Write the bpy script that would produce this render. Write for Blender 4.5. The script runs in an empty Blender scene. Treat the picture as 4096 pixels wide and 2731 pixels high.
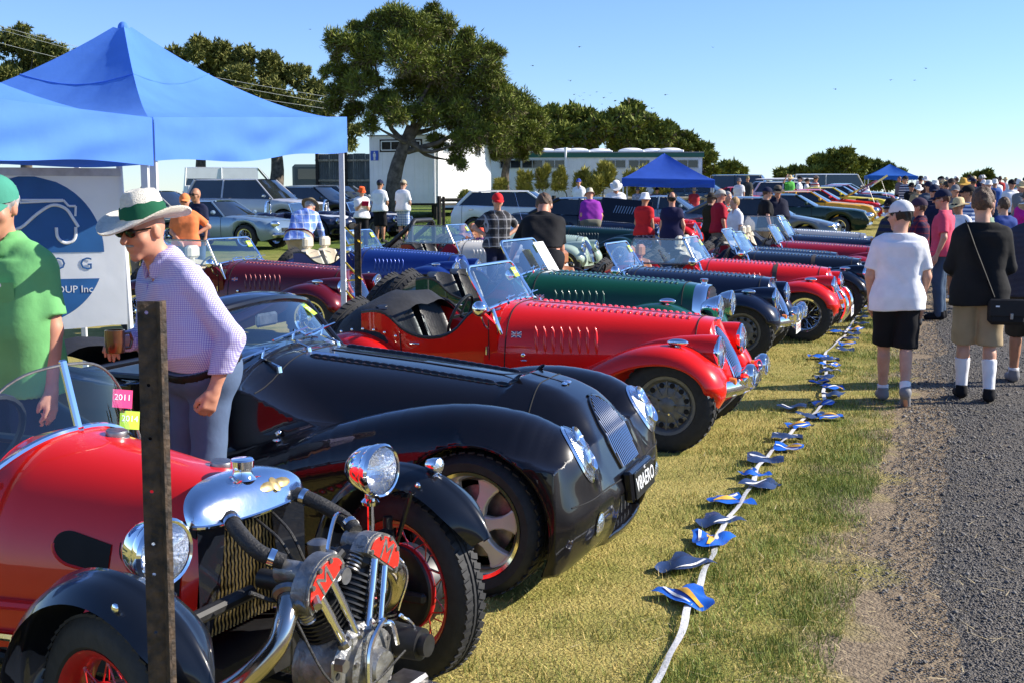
import bpy, math, random
import numpy as np
from mathutils import Vector, Matrix, Euler
random.seed(7)
RNG = np.random.default_rng(7)
SC = bpy.context.scene
COL = SC.collection
PI = math.pi
rad = math.radians
# camera
cam_d = bpy.data.cameras.new("camera")
cam_d.lens = 42.1
cam_d.sensor_width = 36.0
cam_d.clip_start = 0.05
cam_d.clip_end = 5000
cam = bpy.data.objects.new("camera", cam_d)
COL.objects.link(cam)
cam.location = (0, 0, 1.72)
cam.rotation_euler = (rad(90 - 6.82), 0, 0)
SC.camera = cam
# sky, sun, exposure
SUN_EL, SUN_AZ = rad(31), rad(5)          # azimuth measured from +X towards +Y
world = bpy.data.worlds.new("World")
SC.world = world
world.use_nodes = True
wn = world.node_tree
wn.nodes.clear()
w_out = wn.nodes.new("ShaderNodeOutputWorld")
w_bg = wn.nodes.new("ShaderNodeBackground")
w_sky = wn.nodes.new("ShaderNodeTexSky")
w_sky.sky_type = 'NISHITA'
w_sky.sun_disc = False
w_sky.sun_elevation = SUN_EL
w_sky.sun_rotation = rad(90) - SUN_AZ
w_sky.altitude = 50
w_sky.air_density = 1.0
w_sky.dust_density = 0.0
w_sky.ozone_density = 3.0
w_bg.inputs[1].default_value = 0.095
w_tint = wn.nodes.new("ShaderNodeMix")      # a clear, dry coastal sky: a little bluer than the default air
w_tint.data_type = 'RGBA'
w_tint.blend_type = 'MULTIPLY'
w_tint.inputs[0].default_value = 1.0
w_tint.inputs[7].default_value = (0.72, 0.86, 1.16, 1)
wn.links.new(w_sky.outputs[0], w_tint.inputs[6])
wn.links.new(w_tint.outputs[2], w_bg.inputs[0])
wn.links.new(w_bg.outputs[0], w_out.inputs[0])
sun_d = bpy.data.lights.new("sun", 'SUN')
sun_d.energy = 5.0
sun_d.angle = rad(0.5)
sun_d.color = (1.0, 0.93, 0.82)
sun = bpy.data.objects.new("sun", sun_d)
COL.objects.link(sun)
S_DIR = Vector((math.cos(SUN_EL) * math.cos(SUN_AZ), math.cos(SUN_EL) * math.sin(SUN_AZ), math.sin(SUN_EL)))
sun.location = S_DIR * 60
sun.rotation_euler = S_DIR.to_track_quat('Z', 'Y').to_euler()
SC.view_settings.view_transform = 'Standard'
SC.view_settings.look = 'None'
SC.view_settings.gamma = 1.0
SC.view_settings.use_curve_mapping = False
SC.view_settings.exposure = 0.85
def terrain(x, y):
 """Height of the field: level near the camera, rising gently to the back."""
 y = np.asarray(y, float)
 t = np.clip(y - 20, 0, None)
 z = 0.027 * t
 z = np.where(t > 40, 0.027 * 40 + (t - 40) * 0.004, z)
 return np.minimum(z, 1.40)
def tz(x, y):
 return float(terrain(x, y))
# mesh helpers
class MB:
 def __init__(s):
  s.v = []
  s.f = []
 def add(s, vs, fs, M=None):
  b = len(s.v)
  if M is not None:
   vs = [M @ Vector(p) for p in vs]
  s.v.extend([tuple(p) for p in vs])
  s.f.extend([tuple(i + b for i in f) for f in fs])
  return s
 def box(s, c, d, M=None, b=0.0):
  x, y, z = d[0] / 2, d[1] / 2, d[2] / 2
  if b <= 0:
   vs = [(c[0] + i * x, c[1] + j * y, c[2] + k * z) for i in (-1, 1) for j in (-1, 1) for k in (-1, 1)]
   fs = [(0, 1, 3, 2), (4, 6, 7, 5), (0, 4, 5, 1), (2, 3, 7, 6), (0, 2, 6, 4), (1, 5, 7, 3)]
   return s.add(vs, fs, M)
  b = min(b, x * .95, y * .95, z * .95)
  vs = []
  ix = {}
  for i in (-1, 1):
   for j in (-1, 1):
    for k in (-1, 1):
     for a in range(3):
      q = [i * (x - b), j * (y - b), k * (z - b)]
      q[a] = (i, j, k)[a] * (x, y, z)[a]
      ix[(i, j, k, a)] = len(vs)
      vs.append((c[0] + q[0], c[1] + q[1], c[2] + q[2]))
  fs = []
  for a in range(3):
   o = [q for q in range(3) if q != a]
   for sg in (-1, 1):
    f = []
    for (p, q) in ((-1, -1), (1, -1), (1, 1), (-1, 1)):
     t = [0, 0, 0]
     t[a] = sg
     t[o[0]] = p
     t[o[1]] = q
     f.append(ix[(t[0], t[1], t[2], a)])
    fs.append(tuple(f))
   for p in (-1, 1):
    for q in (-1, 1):
     t0 = [0, 0, 0]
     t1 = [0, 0, 0]
     t0[a], t1[a] = -1, 1
     for t in (t0, t1):
      t[o[0]] = p
      t[o[1]] = q
     fs.append((ix[(*t0, o[0])], ix[(*t1, o[0])], ix[(*t1, o[1])], ix[(*t0, o[1])]))
  for i in (-1, 1):
   for j in (-1, 1):
    for k in (-1, 1):
     fs.append(tuple(ix[(i, j, k, a)] for a in range(3)))
  return s.add(vs, fs, M)
 def tube(s, pts, r, n=8, closed=False, caps=True, M=None, flat=1.0):
  P = [Vector(p) for p in pts]
  m = len(P)
  rs = [r] * m if not hasattr(r, '__len__') else list(r)
  T = []
  for i in range(m):
   if closed:
    t = P[(i + 1) % m] - P[i - 1]
   else:
    t = P[min(i + 1, m - 1)] - P[max(i - 1, 0)]
   T.append(t.normalized() if t.length > 1e-9 else Vector((0, 0, 1)))
  up = Vector((0, 0, 1)) if abs(T[0].z) < .9 else Vector((1, 0, 0))
  N = (up - T[0] * up.dot(T[0])).normalized()
  vs = []
  for i in range(m):
   N = N - T[i] * N.dot(T[i])
   if N.length < 1e-6:
    N = T[i].orthogonal()
   N.normalize()
   Bn = T[i].cross(N)
   for k in range(n):
    a = 2 * PI * k / n
    vs.append(P[i] + (N * math.cos(a) * flat + Bn * math.sin(a)) * rs[i])
  fs = []
  for i in range(m if closed else m - 1):
   j = (i + 1) % m
   for k in range(n):
    l = (k + 1) % n
    fs.append((i * n + k, i * n + l, j * n + l, j * n + k))
  if caps and not closed:
   fs.append(tuple(range(n - 1, -1, -1)))
   fs.append(tuple((m - 1) * n + k for k in range(n)))
  return s.add(vs, fs, M)
 def cyl(s, a, b, r0, r1=None, n=12, M=None):
  return s.tube([a, b], [r0, r0 if r1 is None else r1], n, M=M)
 def lathe(s, prof, n=24, M=None, cap0=False, cap1=False):
  """prof: (radius, height) pairs turned round local +Z."""
  vs = []
  m = len(prof)
  for (r, h) in prof:
   for k in range(n):
    a = 2 * PI * k / n
    vs.append((r * math.cos(a), r * math.sin(a), h))
  fs = []
  for i in range(m - 1):
   for k in range(n):
    l = (k + 1) % n
    fs.append((i * n + k, i * n + l, (i + 1) * n + l, (i + 1) * n + k))
  if cap0:
   fs.append(tuple(range(n - 1, -1, -1)))
  if cap1:
   fs.append(tuple((m - 1) * n + k for k in range(n)))
  return s.add(vs, fs, M)
 def grid(s, P, cu=False, cv=False, M=None):
  P = np.asarray(P, float)
  m, n = P.shape[:2]
  fs = []
  for i in range(m if cu else m - 1):
   for j in range(n if cv else n - 1):
    a, b = (i + 1) % m, (j + 1) % n
    fs.append((i * n + j, a * n + j, a * n + b, i * n + b))
  return s.add([tuple(p) for p in P.reshape(-1, 3)], fs, M)
 def prism(s, poly, h, M=None, h0=0.0):
  n = len(poly)
  vs = [(p[0], p[1], h0) for p in poly] + [(p[0], p[1], h0 + h) for p in poly]
  fs = [tuple(range(n - 1, -1, -1)), tuple(range(n, 2 * n))]
  fs += [(i, (i + 1) % n, n + (i + 1) % n, n + i) for i in range(n)]
  return s.add(vs, fs, M)
 def ell(s, c, r, n=16, m=10, M=None, z0=-1.0, z1=1.0):
  P = []
  a0, a1 = math.asin(max(-1, z0)), math.asin(min(1, z1))
  for i in range(m + 1):
   a = a0 + (a1 - a0) * i / m
   P.append([(c[0] + r[0] * math.cos(a) * math.cos(2 * PI * k / n),
     c[1] + r[1] * math.cos(a) * math.sin(2 * PI * k / n),
     c[2] + r[2] * math.sin(a)) for k in range(n)])
  return s.grid(P, cv=True, M=M)
 def mesh(s, name, sharp=35, smooth=True):
  me = bpy.data.meshes.new(name)
  me.from_pydata(s.v, [], s.f)
  if smooth:
   me.polygons.foreach_set('use_smooth', [True] * len(me.polygons))
   if sharp:
    me.set_sharp_from_angle(angle=rad(sharp))
  me.update()
  return me
def big_mesh(name, V, F, smooth=False):
 V = np.ascontiguousarray(V, np.float32)
 F = np.ascontiguousarray(F, np.int32)
 me = bpy.data.meshes.new(name)
 k = F.shape[1]
 me.vertices.add(len(V))
 me.vertices.foreach_set('co', V.ravel())
 me.loops.add(F.size)
 me.loops.foreach_set('vertex_index', F.ravel())
 me.polygons.add(len(F))
 me.polygons.foreach_set('loop_start', np.arange(0, F.size, k, dtype=np.int32))
 me.polygons.foreach_set('loop_total', np.full(len(F), k, dtype=np.int32))
 if smooth:
  me.polygons.foreach_set('use_smooth', np.ones(len(F), dtype=bool))
 me.update(calc_edges=True)
 return me
def ob(name, me, mat=None, par=None, M=None):
 if isinstance(me, MB):
  me = me.mesh(name)
 o = bpy.data.objects.new(name, me)
 COL.objects.link(o)
 if par is not None:
  o.parent = par
 if M is not None:
  o.matrix_basis = M
 if mat is not None and me is not None:
  if not me.materials:
   me.materials.append(mat)
  elif me.materials[0] != mat:
   o.material_slots[0].link = 'OBJECT'
   o.material_slots[0].material = mat
 return o
def tag(o, label=None, cat=None, group=None, kind=None):
 if label:
  o['label'] = label
 if cat:
  o['category'] = cat
 if group:
  o['group'] = group
 if kind:
  o['kind'] = kind
 return o
def thing(name, label, cat, loc, rz=0.0, group=None):
 o = bpy.data.objects.new(name, None)
 o.empty_display_size = .2
 COL.objects.link(o)
 o.location = loc
 o.rotation_euler = (0, 0, rz)
 return tag(o, label, cat, group)
_cache = {}
def cached(key, fn):
 if key not in _cache:
  _cache[key] = fn()
 return _cache[key]
def Tm(x, y, z):
 return Matrix.Translation((x, y, z))
def Rm(a, ax):
 return Matrix.Rotation(a, 4, ax)
def Sm(x, y, z):
 return Matrix.Diagonal((x, y, z, 1))
def look(pos, d, up=(0, 0, 1)):
 """Matrix at pos whose local +Z points along d."""
 d = Vector(d).normalized()
 u = Vector(up)
 if abs(d.dot(u)) > .98:
  u = Vector((1, 0, 0))
 x = u.cross(d).normalized()
 y = d.cross(x)
 m = Matrix((x, y, d)).transposed().to_4x4()
 return Tm(*pos) @ m
def spline(pts, n):
 """Catmull-Rom through pts, n samples, rows of any width."""
 P = np.asarray(pts, float)
 m = len(P)
 out = []
 for q in np.linspace(0, m - 1, n):
  i = min(int(q), m - 2)
  t = q - i
  p0, p1, p2, p3 = P[max(i - 1, 0)], P[i], P[i + 1], P[min(i + 2, m - 1)]
  if i == 0:
   p0 = 2 * p1 - p2
  if i == m - 2:
   p3 = 2 * p2 - p1
  out.append(.5 * (2 * p1 + (p2 - p0) * t + (2 * p0 - 5 * p1 + 4 * p2 - p3) * t ** 2
      + (3 * p1 - p0 - 3 * p2 + p3) * t ** 3))
 return np.array(out)
def lerp_tab(tab, x):
 """Smooth-ish interpolation of a table of rows (x, a, b, ...), x rising."""
 T = np.asarray(tab, float)
 return [float(np.interp(x, T[:, 0], T[:, k])) for k in range(1, T.shape[1])]
# materials
_mats = {}
def pm(name, col, rough=.5, metal=0., coat=0., var=.12, scale=18., bump=0., bscale=60., spec=.5, trans=0.,
 col2=None, isl=0., emit=None, detail=4., ior=None, sheen=0.):
 """Principled material with noise-varied colour, optional bump and per-piece variation."""
 if name in _mats:
  return _mats[name]
 m = bpy.data.materials.new(name)
 m.use_nodes = True
 nt = m.node_tree
 b = nt.nodes['Principled BSDF']
 N, L = nt.nodes.new, nt.links.new
 b.inputs['Roughness'].default_value = rough
 b.inputs['Metallic'].default_value = metal
 b.inputs['Specular IOR Level'].default_value = spec
 if coat:
  b.inputs['Coat Weight'].default_value = coat
  b.inputs['Coat Roughness'].default_value = .02
 if sheen:
  b.inputs['Sheen Weight'].default_value = sheen
 if trans:
  b.inputs['Transmission Weight'].default_value = trans
 if ior:
  b.inputs['IOR'].default_value = ior
 tc = N('ShaderNodeTexCoord')
 nz = N('ShaderNodeTexNoise')
 nz.inputs['Scale'].default_value = scale
 nz.inputs['Detail'].default_value = detail
 L(tc.outputs['Object'], nz.inputs['Vector'])
 mx = N('ShaderNodeMix')
 mx.data_type = 'RGBA'
 c = np.array(col[:3], float)
 c2 = np.array(col2[:3], float) if col2 is not None else np.clip(c * (1 + var), 0, 1)
 c1 = c if col2 is not None else c * (1 - var)
 mx.inputs[6].default_value = (*c1, 1)
 mx.inputs[7].default_value = (*c2, 1)
 mr = N('ShaderNodeMapRange')
 mr.inputs[1].default_value = .32
 mr.inputs[2].default_value = .68
 L(nz.outputs[0], mr.inputs[0])
 fac = mr.outputs[0]
 if isl:
  ge = N('ShaderNodeNewGeometry')
  ma = N('ShaderNodeMix')
  ma.inputs[0].default_value = isl
  L(fac, ma.inputs[2])
  L(ge.outputs['Random Per Island'], ma.inputs[3])
  fac = ma.outputs[0]
 L(fac, mx.inputs[0])
 L(mx.outputs[2], b.inputs['Base Color'])
 if bump:
  n2 = N('ShaderNodeTexNoise')
  n2.inputs['Scale'].default_value = bscale
  n2.inputs['Detail'].default_value = 5
  L(tc.outputs['Object'], n2.inputs['Vector'])
  bp = N('ShaderNodeBump')
  bp.inputs['Strength'].default_value = bump
  bp.inputs['Distance'].default_value = .02
  L(n2.outputs[0], bp.inputs['Height'])
  L(bp.outputs[0], b.inputs['Normal'])
 if emit:
  b.inputs['Emission Color'].default_value = (*emit[:3], 1)
  b.inputs['Emission Strength'].default_value = emit[3]
 _mats[name] = m
 return m
def paint(name, col, flake=0.0, rough=.3):
 m = pm('paint_' + name, col, rough=rough, metal=flake, coat=.8, var=.04, scale=3, spec=.12)
 if 'peel' not in m:
  m['peel'] = 1
  nt = m.node_tree
  b = nt.nodes['Principled BSDF']
  tc = nt.nodes.new('ShaderNodeTexCoord')
  nz = nt.nodes.new('ShaderNodeTexNoise')
  nz.inputs['Scale'].default_value = 3.2
  nz.inputs['Detail'].default_value = 2
  bp = nt.nodes.new('ShaderNodeBump')
  bp.inputs['Strength'].default_value = .05
  bp.inputs['Distance'].default_value = .02
  nt.links.new(tc.outputs['Object'], nz.inputs['Vector'])
  nt.links.new(nz.outputs[0], bp.inputs['Height'])
  nt.links.new(bp.outputs[0], b.inputs['Coat Normal'])
 return m
def glass_mat(name, tint=(1, 1, 1), refl=.06, dark=0.0):
 """Thin sheet of glass: lets the view through, reflects by Fresnel."""
 if name in _mats:
  return _mats[name]
 m = bpy.data.materials.new(name)
 m.use_nodes = True
 nt = m.node_tree
 nt.nodes.clear()
 N, L = nt.nodes.new, nt.links.new
 out = N('ShaderNodeOutputMaterial')
 tr = N('ShaderNodeBsdfTransparent')
 tr.inputs[0].default_value = (*[t * (1 - dark) for t in tint], 1)
 gl = N('ShaderNodeBsdfGlossy')
 gl.inputs['Roughness'].default_value = .015
 gl.inputs['Color'].default_value = (.95, .97, 1, 1)
 lw = N('ShaderNodeLayerWeight')
 lw.inputs[0].default_value = .5
 pw = N('ShaderNodeMath')
 pw.operation = 'POWER'
 pw.inputs[1].default_value = 4.0
 L(lw.outputs['Facing'], pw.inputs[0])
 ad = N('ShaderNodeMath')
 ad.operation = 'MULTIPLY_ADD'
 ad.inputs[1].default_value = .9
 ad.inputs[2].default_value = refl
 ad.use_clamp = True
 L(pw.outputs[0], ad.inputs[0])
 mx = N('ShaderNodeMixShader')
 L(ad.outputs[0], mx.inputs[0])
 L(tr.outputs[0], mx.inputs[1])
 L(gl.outputs[0], mx.inputs[2])
 L(mx.outputs[0], out.inputs[0])
 _mats[name] = m
 return m
def pattern_mat(name, base, kind, scale, cols, rough=.85):
 """Woven cloth with printed stripes or checks (object space)."""
 if name in _mats:
  return _mats[name]
 m = bpy.data.materials.new(name)
 m.use_nodes = True
 nt = m.node_tree
 b = nt.nodes['Principled BSDF']
 b.inputs['Roughness'].default_value = rough
 b.inputs['Specular IOR Level'].default_value = .2
 N, L = nt.nodes.new, nt.links.new
 tc = N('ShaderNodeTexCoord')
 sp = N('ShaderNodeSeparateXYZ')
 L(tc.outputs['Object'], sp.inputs[0])
 def bands(sock, sc, thr, off=0.0):
  a = N('ShaderNodeMath')
  a.operation = 'MULTIPLY_ADD'
  a.inputs[1].default_value = sc
  a.inputs[2].default_value = off
  L(sock, a.inputs[0])
  f = N('ShaderNodeMath')
  f.operation = 'FRACT'
  L(a.outputs[0], f.inputs[0])
  g = N('ShaderNodeMath')
  g.operation = 'LESS_THAN'
  g.inputs[1].default_value = thr
  L(f.outputs[0], g.inputs[0])
  return g.outputs[0]
 def mix(fac, a, bcol, amt=1.0):
  x = N('ShaderNodeMix')
  x.data_type = 'RGBA'
  if amt != 1.0:
   q = N('ShaderNodeMath')
   q.operation = 'MULTIPLY'
   q.inputs[1].default_value = amt
   L(fac, q.inputs[0])
   fac = q.outputs[0]
  L(fac, x.inputs[0])
  if isinstance(a, tuple):
   x.inputs[6].default_value = (*a, 1)
  else:
   L(a, x.inputs[6])
  x.inputs[7].default_value = (*bcol, 1)
  return x.outputs[2]
 su = N('ShaderNodeMath')
 su.operation = 'MULTIPLY_ADD'
 su.inputs[1].default_value = .55
 L(sp.outputs[1], su.inputs[0])
 L(sp.outputs[0], su.inputs[2])
 c = tuple(base)
 if kind == 'stripe':
  c = mix(bands(sp.outputs[2], scale, .5), c, cols[0])
 elif kind == 'gingham':
  c = mix(bands(su.outputs[0], scale, .5), c, cols[0], .6)
  c = mix(bands(sp.outputs[2], scale, .5), c, cols[0], .6)
 elif kind == 'plaid':
  c = mix(bands(su.outputs[0], scale, .45), c, cols[0], .7)
  c = mix(bands(sp.outputs[2], scale, .45, .3), c, cols[0], .6)
  c = mix(bands(su.outputs[0], scale, .08, .4), c, cols[1])
  c = mix(bands(sp.outputs[2], scale, .08, .7), c, cols[1])
 elif kind == 'floral':
  for i, cc in enumerate(cols):
   v = N('ShaderNodeTexNoise')
   v.noise_dimensions = '4D'
   v.inputs['W'].default_value = 3.1 * i
   v.inputs['Scale'].default_value = scale
   L(tc.outputs['Object'], v.inputs['Vector'])
   g = N('ShaderNodeMath')
   g.operation = 'GREATER_THAN'
   g.inputs[1].default_value = .56
   L(v.outputs[0], g.inputs[0])
   c = mix(g.outputs[0], c, cc)
 if isinstance(c, tuple):
  b.inputs['Base Color'].default_value = (*c, 1)
 else:
  L(c, b.inputs['Base Color'])
 n2 = N('ShaderNodeTexNoise')
 n2.inputs['Scale'].default_value = 14
 L(tc.outputs['Object'], n2.inputs['Vector'])
 bp = N('ShaderNodeBump')
 bp.inputs['Strength'].default_value = .35
 bp.inputs['Distance'].default_value = .03
 L(n2.outputs[0], bp.inputs['Height'])
 L(bp.outputs[0], b.inputs['Normal'])
 _mats[name] = m
 return m
def cloth(name, col, rough=.85):
 return pm('cloth_' + name, col, rough=rough, var=.1, scale=7, bump=.35, bscale=9, spec=.2)
CHROME = pm('chrome', (.86, .87, .89), rough=.05, metal=1, var=.03, scale=9)
ALUM = pm('cast_aluminium', (.55, .55, .54), rough=.32, metal=1, var=.15, scale=40, bump=.05)
STEEL = pm('dull_steel', (.32, .31, .30), rough=.42, metal=1, var=.25, scale=30)
RUBBER = pm('tyre_rubber', (.018, .018, .019), rough=.75, var=.25, scale=30, bump=.1)
BARCHROME = pm('bar_chrome', (.62, .63, .65), rough=.075, metal=1, var=.03)
BLACKP = pm('black_plastic', (.012, .012, .013), rough=.5, var=.2)
DARK = pm('dark_void', (.006, .006, .007), rough=.9, var=.2)
GLASS = glass_mat('window_glass', (.80, .90, .94), .16)
TINT = glass_mat('tinted_glass', (.30, .36, .38), .12)
LENS = glass_mat('lamp_lens', (.97, .98, 1.0), .14)
AMBER = pm('amber_lens', (.85, .22, .01), rough=.15, coat=1, spec=.6)
REDLENS = pm('red_lens', (.5, .01, .01), rough=.15, coat=1)
WHITE = pm('white_print', (.8, .8, .79), rough=.5, var=.03)
BLACKPR = pm('black_print', (.012, .012, .012), rough=.5, var=.03)
REFLECTOR = pm('lamp_reflector', (.92, .93, .95), rough=.16, metal=1, bump=.25, bscale=110)
LEATHER_BLACK = pm('black_leather', (.014, .014, .015), rough=.38, var=.2, bump=.12, bscale=30)
LEATHER_CREAM = pm('cream_leather', (.62, .54, .40), rough=.42, var=.06, bump=.1, bscale=30)
LEATHER_TAN = pm('tan_leather', (.34, .13, .05), rough=.42, var=.1, bump=.1, bscale=30)
CANVAS = pm('black_canvas', (.013, .013, .014), rough=.7, var=.3, bump=.25, bscale=14)
STICKER_LIME = pm('sticker_lime', (.42, .62, .03), rough=.4, var=.04)
STICKER_PINK = pm('sticker_pink', (.75, .03, .17), rough=.4, var=.04)
def text_mesh(s, size, ext=.0015, align='CENTER', shear=0.0):
 cu = bpy.data.curves.new('lettering', 'FONT')
 cu.body = s
 cu.size = size
 cu.align_x = align
 cu.align_y = 'CENTER'
 cu.extrude = ext
 cu.shear = shear
 cu.resolution_u = 2
 o = bpy.data.objects.new('lettering', cu)
 me = bpy.data.meshes.new_from_object(o)
 bpy.data.objects.remove(o)
 bpy.data.curves.remove(cu)
 return me
def text_obj(name, s, size, mat, par, M, ext=.0015, align='CENTER', sx=1.0, shear=0.0):
 me = cached(('text', s, size, ext, align, shear), lambda: text_mesh(s, size, ext, align, shear))
 return tag(ob(name, me, mat, par, M @ Sm(sx, 1, 1)), kind='stuff')
# signed-distance modelling
def smin(a, b, k):
 if k <= 0:
  return np.minimum(a, b)
 h = np.clip(.5 + .5 * (b - a) / k, 0, 1)
 return b + (a - b) * h - k * h * (1 - h)
def s_cone(P, a, b, r0, r1):
 a = np.asarray(a, float)
 b = np.asarray(b, float)
 ab = b - a
 t = np.clip(((P - a) @ ab) / max(ab @ ab, 1e-9), 0, 1)
 return np.linalg.norm(P - a - t[:, None] * ab, axis=1) - (r0 + (r1 - r0) * t)
def s_ell(P, c, r, R=None):
 q = P - np.asarray(c, float)
 if R is not None:
  q = q @ R
 r = np.asarray(r, float)
 k0 = np.linalg.norm(q / r, axis=1)
 k1 = np.linalg.norm(q / (r * r), axis=1)
 return k0 * (k0 - 1) / np.maximum(k1, 1e-6)
def s_net(name, f, lo, hi, h, proj=2, normals=False):
 """Surface nets over a sparse grid: returns a smooth closed mesh of f = 0."""
 lo = np.asarray(lo, float)
 hi = np.asarray(hi, float)
 B = 6
 nb = np.ceil((hi - lo) / (h * B)).astype(int) + 1
 n = nb * B
 bc = np.stack(np.meshgrid(*[np.arange(q) for q in nb], indexing='ij'), -1).reshape(-1, 3)
 d = f(lo + (bc * B + (B - 1) / 2) * h)
 V = np.repeat(np.repeat(np.repeat(d.reshape(nb), B, 0), B, 1), B, 2)
 act = bc[np.abs(d) < B * h * 1.0 + .02]
 off = np.stack(np.meshgrid(*[np.arange(B)] * 3, indexing='ij'), -1).reshape(-1, 3)
 idx = (act[:, None, :] * B + off[None]).reshape(-1, 3)
 out = np.empty(len(idx))
 for i in range(0, len(idx), 200000):
  out[i:i + 200000] = f(lo + idx[i:i + 200000] * h)
 V[idx[:, 0], idx[:, 1], idx[:, 2]] = out
 S = V < 0
 c = [(i, j, k) for i in (0, 1) for j in (0, 1) for k in (0, 1)]
 sh = tuple(q - 1 for q in n)
 cnt = np.zeros(sh, np.int8)
 for (i, j, k) in c:
  cnt += S[i:i + sh[0], j:j + sh[1], k:k + sh[2]]
 cells = np.argwhere((cnt > 0) & (cnt < 8))
 vid = np.full(sh, -1, np.int64)
 vid[cells[:, 0], cells[:, 1], cells[:, 2]] = np.arange(len(cells))
 pos = np.zeros((len(cells), 3))
 num = np.zeros(len(cells))
 for p in c:
  for ax in range(3):
   if p[ax]:
    continue
   q = list(p)
   q[ax] = 1
   a = V[cells[:, 0] + p[0], cells[:, 1] + p[1], cells[:, 2] + p[2]]
   b = V[cells[:, 0] + q[0], cells[:, 1] + q[1], cells[:, 2] + q[2]]
   cr = (a < 0) != (b < 0)
   t = np.where(cr, a / np.where(cr, a - b, 1), 0)
   e = np.array(p, float)[None] + 0 * pos
   e[:, ax] += t
   pos += np.where(cr[:, None], e, 0)
   num += cr
 X = lo + (cells + pos / np.maximum(num, 1)[:, None]) * h
 F = []
 for ax in range(3):
  o1, o2 = (ax + 1) % 3, (ax + 2) % 3
  s0 = [slice(0, -1) if k == ax else slice(1, sh[k]) for k in range(3)]
  s1 = [slice(1, None) if k == ax else slice(1, sh[k]) for k in range(3)]
  a, b = S[tuple(s0)], S[tuple(s1)]
  e = np.argwhere(a != b)
  base = e.copy()
  for k in range(3):
   if k != ax:
    base[:, k] += 1
  inside = a[e[:, 0], e[:, 1], e[:, 2]]
  q = []
  for (da, db) in ((-1, -1), (0, -1), (0, 0), (-1, 0)):
   w = base.copy()
   w[:, o1] += da
   w[:, o2] += db
   w = np.minimum(w, np.array(sh) - 1)
   q.append(vid[w[:, 0], w[:, 1], w[:, 2]])
  q = np.stack(q, 1)
  q = np.where(inside[:, None], q, q[:, ::-1])
  F.append(q)
 F = np.concatenate(F)
 F = F[(F >= 0).all(1)]
 eps = h * .25
 G = None
 for it in range(proj + (1 if normals else 0)):
  d0 = f(X)
  G = np.stack([f(X + eps * np.eye(3)[k]) - f(X - eps * np.eye(3)[k]) for k in range(3)], 1) / (2 * eps)
  gl = np.linalg.norm(G, axis=1)
  if it < proj:
   step = np.clip(d0 / np.maximum(gl, .2), -h * .7, h * .7)
   X = X - G / np.maximum(gl, 1e-6)[:, None] * step[:, None]
 me = big_mesh(name, X, F, smooth=True)
 if normals:
  N = G / np.maximum(np.linalg.norm(G, axis=1), 1e-6)[:, None]
  me.normals_split_custom_set_from_vertices([tuple(q) for q in N])
 return me
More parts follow.
